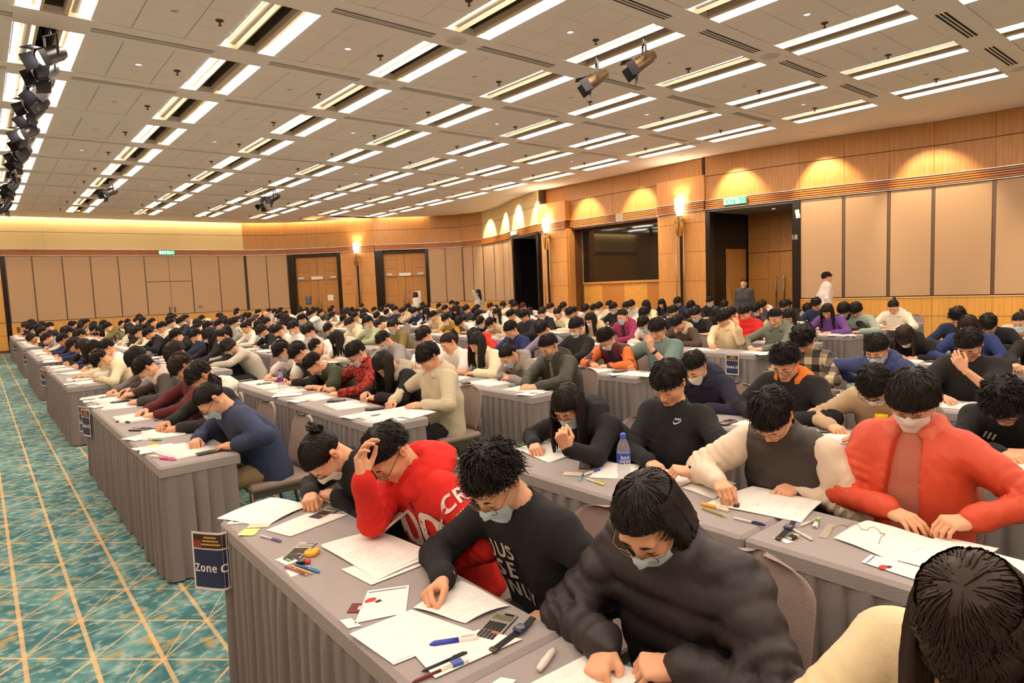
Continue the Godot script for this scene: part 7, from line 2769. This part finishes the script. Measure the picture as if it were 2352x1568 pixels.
	near_person(8.514, -5.232, "person in cream zip hoodie with cheek on hand", {"lean": 10.5, "pitch": 36, "gap": 0.2342, "rw": Vector3(-0.092, 0.795, -0.621), "lw": Vector3(-0.370, 1.061, -0.380), "top": "hoodie", "tc": [230, 210, 166], "hood": true, "hair": "bowl", "fine": true, "cell": 0.0135, "rh": "write", "lh": "cup", "lp": Vector3(-0.5, -1.0, -0.3), "lf": Vector3(0.2, 0.9, 0.1), "ln": Vector3(0.9, 0.1, 0.2)})
	near_person(8.592, -5.949, "person in brown hoodie with cream hood lining, head bowed", {"lean": 26, "pitch": 56, "gap": 0.3119, "top": "hoodie", "tc": [88, 70, 62], "hood": true, "hc": [196, 172, 140], "hair": "short", "cell": 0.0145})
	near_person(8.615, -6.589, "person in white fleece with blue mask behind teal T-shirt", {"lean": 32.5, "pitch": 44, "gap": 0.3354, "rw": Vector3(-0.020, 0.795, -0.550), "top": "sweater", "tc": [226, 214, 198], "hair": "fringe", "mask": "blue", "glasses": "square", "cell": 0.0145, "rh": "write"})
	near_person(8.598, -7.117, "person in magenta hooded jacket with blue mask", {"lean": 20, "pitch": 26, "gap": 0.3182, "lw": Vector3(-0.125, 0.795, -0.568), "big": 1.06, "top": "jacket", "tc": [150, 48, 86], "inner": [46, 50, 46], "hood": true, "hair": "tied", "mask": "blue", "cell": 0.0145, "fine": true, "cut": {"open": 0.045, "loose": 0.026}})
	near_person(8.576, -7.805, "person in beige hoodie with long dark hair and white mask", {"lean": 22.5, "pitch": 40, "gap": 0.2964, "top": "hoodie", "tc": [206, 184, 146], "hood": true, "hair": "long", "mask": "white", "cell": 0.0145})
	far_person(10.130, -4.987, "person in black hoodie hunched over behind the curly head", 1, {"top": "hoodie", "tc": [24, 22, 24], "hair": "none", "hood": true})
	far_person(9.790, -4.829, "person with dark hair in fluffy white fleece, sixth column", 1, {"top": "sweater", "tc": [232, 226, 218], "hair": "long"})
	far_person(11.240, -4.898, "person in purple with long dark hair beside the black hoodie", 1, {"top": "sweater", "tc": [112, 72, 140], "hair": "long"})
	far_person(9.790, -5.625, "person in bright red padded jacket, sixth column", 0, {"top": "padded_jacket", "tc": [206, 36, 34], "hair": "short"})
	far_person(10.130, -6.019, "person in maroon sweater with hands to head, sixth column", 1, {"top": "sweater", "tc": [150, 30, 32], "hair": "short", "prop": true})
	far_person(10.012, -6.640, "person in black T-shirt with short hair and blue mask, sixth column", 1, {"top": "t_shirt", "tc": [30, 28, 30], "hair": "crop", "mask": "blue"})
	far_person(9.881, -7.092, "person in black sweater with red glasses, sixth column", 0, {"top": "sweater", "tc": [30, 28, 30], "hair": "short", "glasses": "square"})
	far_person(10.130, -7.875, "person with round dark cap of hair in cream top, sixth column", 1, {"top": "sweater", "tc": [226, 212, 178], "hair": "bowl"})
	far_person(12.899, -7.866, "person with short hair and glasses in black, seventh column", 1, {"top": "sweater", "tc": [30, 28, 30], "hair": "short", "glasses": "square"})
	far_person(11.240, -9.717, "person in black hoodie with pale cords and white mask, seventh column", 0, {"top": "hoodie", "tc": [30, 28, 30], "hair": "short", "mask": "white", "hood": true, "glasses": "square"})
	far_person(11.374, -10.601, "person with white mask in beige, seventh column", 1, {"top": "sweater", "tc": [196, 174, 140], "hair": "fringe", "mask": "white"})
	far_person(11.580, -4.579, "person with bowl haircut in pale green zip jacket over black shirt", 1, {"top": "jacket", "tc": [160, 174, 158], "hair": "bowl"})
	far_person(11.580, -4.773, "person in black with white mask beside the pale green jacket", 1, {"top": "sweater", "tc": [30, 28, 30], "hair": "bowl", "mask": "white"})
	far_person(12.590, -4.362, "person in white hoodie with side ponytail at the right wall", 1, {"top": "hoodie", "tc": [232, 222, 202], "hair": "ponytail", "hood": true})
	far_person(14.330, -9.645, "person in black hooded top leaning forward under the far pilaster", 2, {"top": "hoodie", "tc": [26, 24, 26], "hair": "bowl", "hood": true})
	far_person(14.330, -9.226, "person in black with short hair and mask beside the standing woman", 0, {"top": "sweater", "tc": [30, 28, 30], "hair": "short", "mask": "blue"})
	far_person(14.330, -10.196, "person in navy jacket with white collar below the far pilaster", 0, {"top": "jacket", "tc": [36, 42, 70], "hair": "bowl", "glasses": "square"})
	far_person(14.330, -10.630, "person in dark grey jacket with long hair below the dark window", 1, {"top": "jacket", "tc": [52, 48, 50], "hair": "long"})
	far_person(12.590, -9.858, "person in cream fleece with dark fringe below the dark window", 0, {"top": "sweater", "tc": [226, 212, 178], "hair": "long_fringe"})
	far_person(12.590, -10.325, "person in pale grey hoodie with glossy dark hair below the dark window", 0, {"top": "hoodie", "tc": [190, 182, 166], "hair": "bowl", "hood": true})
	far_person(12.590, -11.020, "person in white sweater with short hair below the dark window", 0, {"top": "sweater", "tc": [232, 226, 218], "hair": "crop"})
	far_person(12.590, -11.277, "person with white mask in cream below the dark window", 1, {"top": "sweater", "tc": [226, 212, 178], "hair": "fringe", "mask": "white"})
	far_person(10.045, -9.799, "person in navy jacket with dark hair, sixth column third block", 1, {"top": "jacket", "tc": [34, 44, 66], "hair": "fringe"})
	far_person(9.861, -9.999, "person in cream hoodie with tied hair, sixth column third block", 1, {"top": "hoodie", "tc": [226, 212, 178], "hair": "ponytail", "hood": true})
	far_person(11.240, -11.799, "person in white sweater with short hair before the left pilaster", 0, {"top": "sweater", "tc": [232, 226, 218], "hair": "short"})
	far_person(9.790, -10.421, "person in black cardigan with white mask, sixth column third block", 1, {"top": "jacket", "tc": [30, 28, 30], "hair": "ponytail", "mask": "white"})
	far_person(8.340, -9.469, "person in white top under black cardigan, fifth column third block", 0, {"top": "jacket", "tc": [30, 28, 34], "hair": "fringe"})
	far_person(12.590, -14.296, "person with dyed red hair in front of the dark doorway", 1, {"top": "sweater", "tc": [30, 28, 30], "hair": "short", "hk": 3})
	far_person(8.680, -10.936, "person in black T-shirt with blue mask, fifth column third block", 3, {"top": "t_shirt", "tc": [34, 32, 38], "hair": "short", "mask": "blue"})
	far_person(8.680, -11.726, "person in white T-shirt with round dark hair, fifth column third block", 3, {"top": "t_shirt", "tc": [232, 226, 218], "hair": "bowl"})
	far_person(8.424, -12.007, "person in mustard yellow sweater with white mask at the table end", 2, {"top": "sweater", "tc": [176, 138, 62], "hair": "short", "mask": "white"})
	far_person(8.474, -12.773, "person in beige hoodie with short hair, fifth column third block", 1, {"top": "hoodie", "tc": [196, 172, 130], "hair": "short", "hood": true})
	far_person(6.023, -11.490, "person in pale green sweater with dark hair, fourth column third block", 0, {"top": "sweater", "tc": [168, 176, 140], "hair": "short", "mask": "white"})
	far_person(5.910, -10.124, "person in olive jacket with long ponytail and blue mask, fourth column", 1, {"top": "jacket", "tc": [122, 106, 62], "hair": "ponytail", "mask": "blue"})
	far_person(4.485, -10.399, "person in light grey hoodie with black lettering and dark hair, third column third block", 1, {"top": "sweater", "tc": [190, 184, 172], "hair": "short", "mask": "white"})
	far_person(4.474, -9.091, "person with long black hair in pale grey hoodie, third column third block", 2, {"top": "hoodie", "tc": [206, 194, 178], "hair": "long_fringe", "hood": true})
	far_person(4.470, -11.314, "person in white shirt with white mask, third column third block", 0, {"top": "sweater", "tc": [232, 226, 218], "hair": "short", "mask": "white"})
	far_person(4.687, -12.132, "person in black and white with black mask holding up a sheet", 2, {"top": "sweater", "tc": [232, 226, 218], "hair": "crop", "mask": "black"})
	far_person(4.496, -13.714, "person in white sweatshirt bent low, third column third block", 1, {"top": "sweater", "tc": [234, 226, 210], "hair": "ponytail"})
	far_person(8.554, -24.077, "person with pale grey hood pulled up in the far rows", 2, {"top": "hoodie", "tc": [172, 166, 160], "hair": "none", "hood": true})

# ================================================================ small things on the nearer tables
func build_props() -> void:
	loose_paper("open exam paper of the person with tied-up hair at the far table corner", [Vector3(0.772, 0.7515, -3.123), Vector3(1.063, 0.7515, -3.241), Vector3(1.166, 0.7515, -2.982), Vector3(0.900, 0.7515, -2.852)], 1, 3, 0.012)
	loose_paper("lower exam sheets beside the tied-up hair, under a calculator", [Vector3(0.884, 0.7515, -2.796), Vector3(1.095, 0.7515, -2.868), Vector3(1.228, 0.7515, -2.713), Vector3(0.935, 0.7515, -2.646)], 2, 3, 0.000)
	card("small white card with green and navy picture at the far table corner", Vector3(0.829, 0.7515, -3.001), -0.606, 0.085, 0.055, 1)
	card("striped cream card half under the exam paper at the far corner", Vector3(0.884, 0.7515, -2.884), -0.674, 0.095, 0.06, 2)
	sticky_note("pale yellow sticky note near the far corner of the first table", Vector3(0.820, 0.7515, -2.826), -0.706, [240, 226, 140])
	pen("clear and purple ballpoint pen near the yellow note", Vector3(0.839, 0.7570, -2.747), Vector3(0.882, 0.7570, -2.614), [214, 206, 220], [120, 108, 170], 0.0048)
	calculator("silver scientific calculator beside the yellow tape, first table", Vector3(0.907, 0.7515, -2.472), -0.824, 1)
	calculator("silver scientific calculator under the writing person's hand, far end", Vector3(1.163, 0.7515, -2.813), -1.168, 1)
	tape_roll("small round translucent yellow tape dispenser beside the calculator", Vector3(0.922, 0.7515, -2.398), -0.532)
	card("small picture card with green print behind the red eraser", Vector3(0.831, 0.7515, -2.417), -1.390, 0.085, 0.05, 1)
	eraser("red and black eraser on the first table", Vector3(0.868, 0.7515, -2.341), -2.149, [206, 60, 44], [30, 28, 30])
	pencil("maroon hexagonal pencil beside the yellow pencil", Vector3(0.802, 0.7570, -2.352), Vector3(0.837, 0.7570, -2.216), [150, 40, 66], [150, 40, 66], 0.0038)
	pencil("yellow hexagonal pencil beside the maroon pencil", Vector3(0.822, 0.7570, -2.349), Vector3(0.854, 0.7570, -2.213), [238, 180, 52], [238, 180, 52], 0.0038)
	pen("blue mechanical pencil behind the two pencils", Vector3(0.833, 0.7570, -2.350), Vector3(0.878, 0.7570, -2.217), [40, 96, 180], [60, 150, 210], 0.0048)
	loose_paper("small blank slip under the coloured pencils", [Vector3(0.796, 0.7515, -2.338), Vector3(0.829, 0.7515, -2.332), Vector3(0.829, 0.7515, -2.265), Vector3(0.790, 0.7515, -2.264)], 0, 1, 0.000)
	loose_paper("thick exam paper in front of the red hooded person", [Vector3(0.983, 0.7515, -2.444), Vector3(1.224, 0.7515, -2.419), Vector3(1.276, 0.7515, -2.042), Vector3(1.009, 0.7515, -2.017)], 1, 5, 0.006)
	loose_paper("white answer sheet under the exam paper of the red hooded person", [Vector3(0.947, 0.7515, -2.188), Vector3(1.059, 0.7515, -2.172), Vector3(1.256, 0.7515, -2.006), Vector3(0.969, 0.7515, -1.992)], 2, 2, 0.000)
	loose_paper("candidate slip with blue rule beside the dark red card", [Vector3(0.941, 0.7515, -1.961), Vector3(1.066, 0.7515, -1.897), Vector3(0.958, 0.7515, -1.737), Vector3(0.810, 0.7515, -1.793)], 3, 1, 0.000)
	card("dark red photo card on the first table", Vector3(0.864, 0.7515, -1.875), -0.745, 0.06, 0.06, 3)
	loose_paper("small white slip in front of the candidate slip", [Vector3(0.784, 0.7515, -1.844), Vector3(0.816, 0.7515, -1.831), Vector3(0.818, 0.7515, -1.764), Vector3(0.782, 0.7515, -1.779)], 0, 1, 0.000)
	loose_paper("large printed exam sheet under the pencil hand", [Vector3(0.774, 0.7515, -1.739), Vector3(0.985, 0.7515, -1.734), Vector3(1.051, 0.7515, -1.492), Vector3(0.791, 0.7515, -1.516)], 1, 3, 0.000)
	loose_paper("second exam sheet beyond the pencil hand", [Vector3(0.991, 0.7515, -1.744), Vector3(1.213, 0.7515, -1.787), Vector3(1.224, 0.7515, -1.539), Vector3(1.059, 0.7515, -1.552)], 2, 2, 0.010)
	loose_paper("white sheet under the wristwatch and calculator", [Vector3(0.855, 0.7515, -1.524), Vector3(1.064, 0.7515, -1.493), Vector3(1.124, 0.7515, -1.363), Vector3(0.837, 0.7515, -1.381)], 0, 1, 0.000)
	calculator("large silver scientific calculator near the black watch", Vector3(1.117, 0.7515, -1.476), -1.153, 1)
	wristwatch("blue-black digital wristwatch with open strap on the first table", Vector3(1.129, 0.7515, -1.397), -1.352)
	pen("translucent blue correction pen on the white sheet", Vector3(0.910, 0.7570, -1.523), Vector3(1.033, 0.7570, -1.457), [50, 62, 176], [232, 228, 224], 0.0095)
	pen("black ballpoint pen beside the white eraser", Vector3(0.825, 0.7570, -1.428), Vector3(0.965, 0.7570, -1.417), [26, 24, 26], [40, 38, 40], 0.0048)
	pen("dark red ballpoint pen in front of the black pen", Vector3(0.781, 0.7570, -1.405), Vector3(0.921, 0.7570, -1.391), [110, 34, 32], [226, 216, 206], 0.0048)
	eraser("white eraser in a blue and white sleeve near the red pen", Vector3(0.922, 0.7515, -1.391), -1.750, [226, 220, 212], [74, 96, 170])
	marker("white correction tape pen alone on the second table", Vector3(1.102, 0.7515, -1.236), -1.165, [228, 222, 212], [200, 192, 180])
	loose_paper("exam sheets under the hands of the padded jacket person", [Vector3(0.952, 0.7515, -1.198), Vector3(1.198, 0.7515, -1.184), Vector3(1.260, 0.7515, -1.032), Vector3(1.089, 0.7515, -1.001)], 1, 3, 0.000)
	loose_paper("small printed slips at the bottom edge", [Vector3(0.920, 0.7515, -1.264), Vector3(0.967, 0.7515, -1.268), Vector3(0.989, 0.7515, -1.232), Vector3(0.936, 0.7515, -1.213)], 2, 1, 0.000)
	loose_paper("open exam paper of the person with long straight hair", [Vector3(2.507, 0.7515, -3.025), Vector3(2.754, 0.7515, -3.044), Vector3(2.773, 0.7515, -2.660), Vector3(2.444, 0.7515, -2.656)], 1, 5, 0.006)
	pen("white pen with green grip beside the long-haired person's paper", Vector3(2.469, 0.7570, -3.087), Vector3(2.606, 0.7570, -3.059), [220, 214, 200], [96, 180, 70], 0.0048)
	calculator("dark scientific calculator next to the plastic water bottle", Vector3(2.545, 0.7515, -2.464), -0.850, 0)
	card("pale yellow ruled card beside the dark calculator", Vector3(2.378, 0.7515, -2.401), -0.992, 0.1, 0.06, 2)
	pen("white correction pen with blue label near the bottle", Vector3(2.385, 0.7570, -2.336), Vector3(2.524, 0.7570, -2.341), [226, 222, 214], [54, 92, 168], 0.0075)
	pen("light blue mechanical pencil near the ruled card", Vector3(2.300, 0.7570, -2.280), Vector3(2.417, 0.7570, -2.355), [96, 170, 206], [60, 60, 64], 0.0048)
	pen("white and yellow highlighter pen lying near the bottle", Vector3(2.353, 0.7570, -2.285), Vector3(2.340, 0.7570, -2.145), [236, 228, 206], [232, 216, 70], 0.0048)
	loose_paper("white sheet behind the water bottle", [Vector3(2.389, 0.7515, -2.297), Vector3(2.649, 0.7515, -2.428), Vector3(2.761, 0.7515, -2.250), Vector3(2.510, 0.7515, -2.122)], 2, 2, 0.000)
	water_bottle("clear plastic water bottle with blue label and cap on second table column", Vector3(2.414, 0.7515, -2.076), 0, 1.0)
	loose_paper("exam sheet lying before the black sweatshirt person", [Vector3(2.530, 0.7515, -2.122), Vector3(2.765, 0.7515, -2.170), Vector3(2.792, 0.7515, -1.859), Vector3(2.575, 0.7515, -1.863)], 2, 2, 0.000)
	loose_paper("blank sheet under the quilted vest person's right hand", [Vector3(2.572, 0.7515, -1.846), Vector3(2.847, 0.7515, -1.843), Vector3(2.806, 0.7515, -1.695), Vector3(2.535, 0.7515, -1.643)], 0, 2, 0.004)
	loose_paper("wide open exam paper of the quilted vest person", [Vector3(2.451, 0.7515, -1.630), Vector3(2.813, 0.7515, -1.607), Vector3(2.827, 0.7515, -1.283), Vector3(2.526, 0.7515, -1.231)], 1, 4, 0.006)
	calculator("silver scientific calculator under the pointing hand", Vector3(2.668, 0.7515, -1.320), -1.409, 1)
	pen("orange highlighter on the quilted vest person's table", Vector3(2.432, 0.7570, -1.647), Vector3(2.435, 0.7570, -1.507), [236, 160, 30], [238, 220, 190], 0.0090)
	pencil("yellow and black striped pencil in front of the orange highlighter", Vector3(2.384, 0.7570, -1.607), Vector3(2.362, 0.7570, -1.469), [190, 160, 50], [60, 50, 30], 0.0038)
	pencil("short yellow pencil on the open paper", Vector3(2.569, 0.7570, -1.450), Vector3(2.638, 0.7570, -1.460), [190, 150, 50], [60, 50, 30], 0.0038)
	eraser("small black pencil cap on the open paper", Vector3(2.513, 0.7515, -1.515), -1.135, [40, 40, 36], [60, 60, 54])
	pen("clear ballpoint pen with dark blue cap near the table joint", Vector3(2.375, 0.7570, -1.452), Vector3(2.388, 0.7570, -1.312), [226, 222, 220], [32, 36, 80], 0.0048)
	wristwatch("black digital wristwatch with folded strap beside the white pen", Vector3(2.400, 0.7515, -1.226), -1.395)
	eraser("cream eraser with black sleeve beside the black watch", Vector3(2.350, 0.7515, -1.176), -1.700, [222, 200, 150], [40, 38, 38])
	pen("white ballpoint pen beside the black watch", Vector3(2.437, 0.7570, -1.239), Vector3(2.374, 0.7570, -1.114), [234, 228, 218], [226, 220, 210], 0.0048)
	pen("white pen lying under the green capped pen", Vector3(2.478, 0.7570, -1.212), Vector3(2.616, 0.7570, -1.194), [232, 228, 214], [220, 214, 200], 0.0048)
	pen("green and white glue pen on the second table", Vector3(2.499, 0.7600, -1.162), Vector3(2.565, 0.7600, -1.184), [232, 230, 222], [104, 178, 84], 0.0100)
	loose_paper("narrow white name slip in front of the cream eraser", [Vector3(2.303, 0.7515, -1.236), Vector3(2.329, 0.7515, -1.229), Vector3(2.321, 0.7515, -1.158), Vector3(2.287, 0.7515, -1.169)], 0, 1, 0.000)
	ruler("clear plastic ruler beside the folded spectacles", Vector3(2.507, 0.7515, -1.117), -1.361)
	loose_paper("open exam paper of the orange windbreaker person", [Vector3(2.456, 0.7515, -1.068), Vector3(2.723, 0.7515, -1.055), Vector3(2.697, 0.7515, -0.799), Vector3(2.398, 0.7515, -0.828)], 2, 5, 0.010)
	loose_paper("right-hand pages of the orange windbreaker person's paper", [Vector3(2.406, 0.7515, -0.831), Vector3(2.715, 0.7515, -0.804), Vector3(2.748, 0.7515, -0.622), Vector3(2.408, 0.7515, -0.649)], 1, 5, 0.006)
	spectacles("thin metal spectacles lying on the exam paper of the orange windbreaker person", Vector3(2.473, 0.7515, -0.992), -1.421)
	loose_paper("candidate slip with red stamp on the second table column", [Vector3(2.307, 0.7515, -0.910), Vector3(2.392, 0.7515, -0.912), Vector3(2.430, 0.7515, -0.718), Vector3(2.288, 0.7515, -0.715)], 3, 1, 0.000)
	calculator("dark scientific calculator beside the orange windbreaker person", Vector3(2.568, 0.7515, -0.698), -1.554, 0)
	loose_paper("exam sheets at the right edge beyond the dark calculator", [Vector3(2.455, 0.7515, -0.675), Vector3(2.691, 0.7515, -0.648), Vector3(2.679, 0.7515, -0.452), Vector3(2.408, 0.7515, -0.466)], 1, 3, 0.000)
	cup("yellow round lid of a cup on the beige sweater person's table", Vector3(4.333, 0.7515, -1.595))
	calculator("grey scientific calculator at the right edge, third column", Vector3(4.030, 0.7515, -0.842), -1.578, 0)
	water_bottle("clear plastic bottle with purple label on second column, second block", Vector3(2.390, 0.7515, -6.736), 1, 0.92)
	water_bottle("small clear bottle with purple label far down the second column", Vector3(2.598, 0.7515, -18.389), 1, 0.85)
	pen("pink highlighter at the near end of the navy sweatshirt person's table", Vector3(0.815, 0.7570, -4.590), Vector3(0.885, 0.7570, -4.469), [214, 60, 130], [226, 110, 160], 0.0090)
	eraser("small white eraser beside the pink highlighter", Vector3(0.804, 0.7515, -4.666), -2.414, [228, 224, 216], [226, 222, 214])
	phone("dark smartphone-shaped calculator by the navy sweatshirt person's watch", Vector3(1.089, 0.7515, -4.506), -1.498)
	card("cream and green card on the second aisle table", Vector3(0.856, 0.7515, -5.384), -1.296, 0.12, 0.06, 1)
	pen("bright green highlighter on the second aisle table", Vector3(0.884, 0.7570, -5.304), Vector3(0.944, 0.7570, -5.177), [70, 190, 70], [90, 200, 90], 0.0080)
	sticky_note("pale yellow note on the second aisle table", Vector3(0.863, 0.7515, -5.025), -1.588, [240, 232, 150])
	loose_paper("long blank slip on the second aisle table", [Vector3(0.736, 0.7515, -5.097), Vector3(0.984, 0.7515, -5.035), Vector3(0.980, 0.7515, -4.947), Vector3(0.751, 0.7515, -4.992)], 0, 1, 0.000)
	pen("yellow-green highlighter pair on the second aisle table", Vector3(0.837, 0.7570, -6.287), Vector3(0.902, 0.7570, -6.163), [190, 200, 60], [40, 40, 40], 0.0070)
	pen("dark pen across the second aisle table", Vector3(1.060, 0.7570, -6.059), Vector3(1.195, 0.7570, -6.094), [40, 38, 40], [40, 38, 40], 0.0048)
	pen("navy pen on the second aisle table, near the olive sleeve", Vector3(0.923, 0.7570, -5.717), Vector3(1.053, 0.7570, -5.665), [36, 44, 96], [60, 70, 120], 0.0048)
	calculator("dark calculator at the near end of the second column, second block", Vector3(2.469, 0.7515, -4.770), -0.846, 0)
	calculator("slim calculator beside the oatmeal hoodie person's hand", Vector3(2.632, 0.7515, -5.014), -1.130, 0)
	calculator("dark calculator on the red patterned jacket person's paper", Vector3(2.747, 0.7515, -6.037), -1.437, 0)
	calculator("dark calculator between red patterned jacket and bottle", Vector3(2.426, 0.7515, -5.977), -0.982, 0)
	loose_paper("white candidate slip at the near corner of the second column", [Vector3(2.256, 0.7515, -4.606), Vector3(2.433, 0.7515, -4.732), Vector3(2.544, 0.7515, -4.407), Vector3(2.336, 0.7515, -4.386)], 3, 1, 0.000)
	loose_paper("wide exam sheet under the oatmeal hoodie person's hand", [Vector3(2.539, 0.7515, -4.886), Vector3(2.874, 0.7515, -4.933), Vector3(2.852, 0.7515, -4.464), Vector3(2.565, 0.7515, -4.382)], 1, 3, 0.000)
	pen("black pen between calculators, second column", Vector3(2.468, 0.7570, -5.625), Vector3(2.604, 0.7570, -5.657), [40, 36, 40], [60, 50, 80], 0.0048)
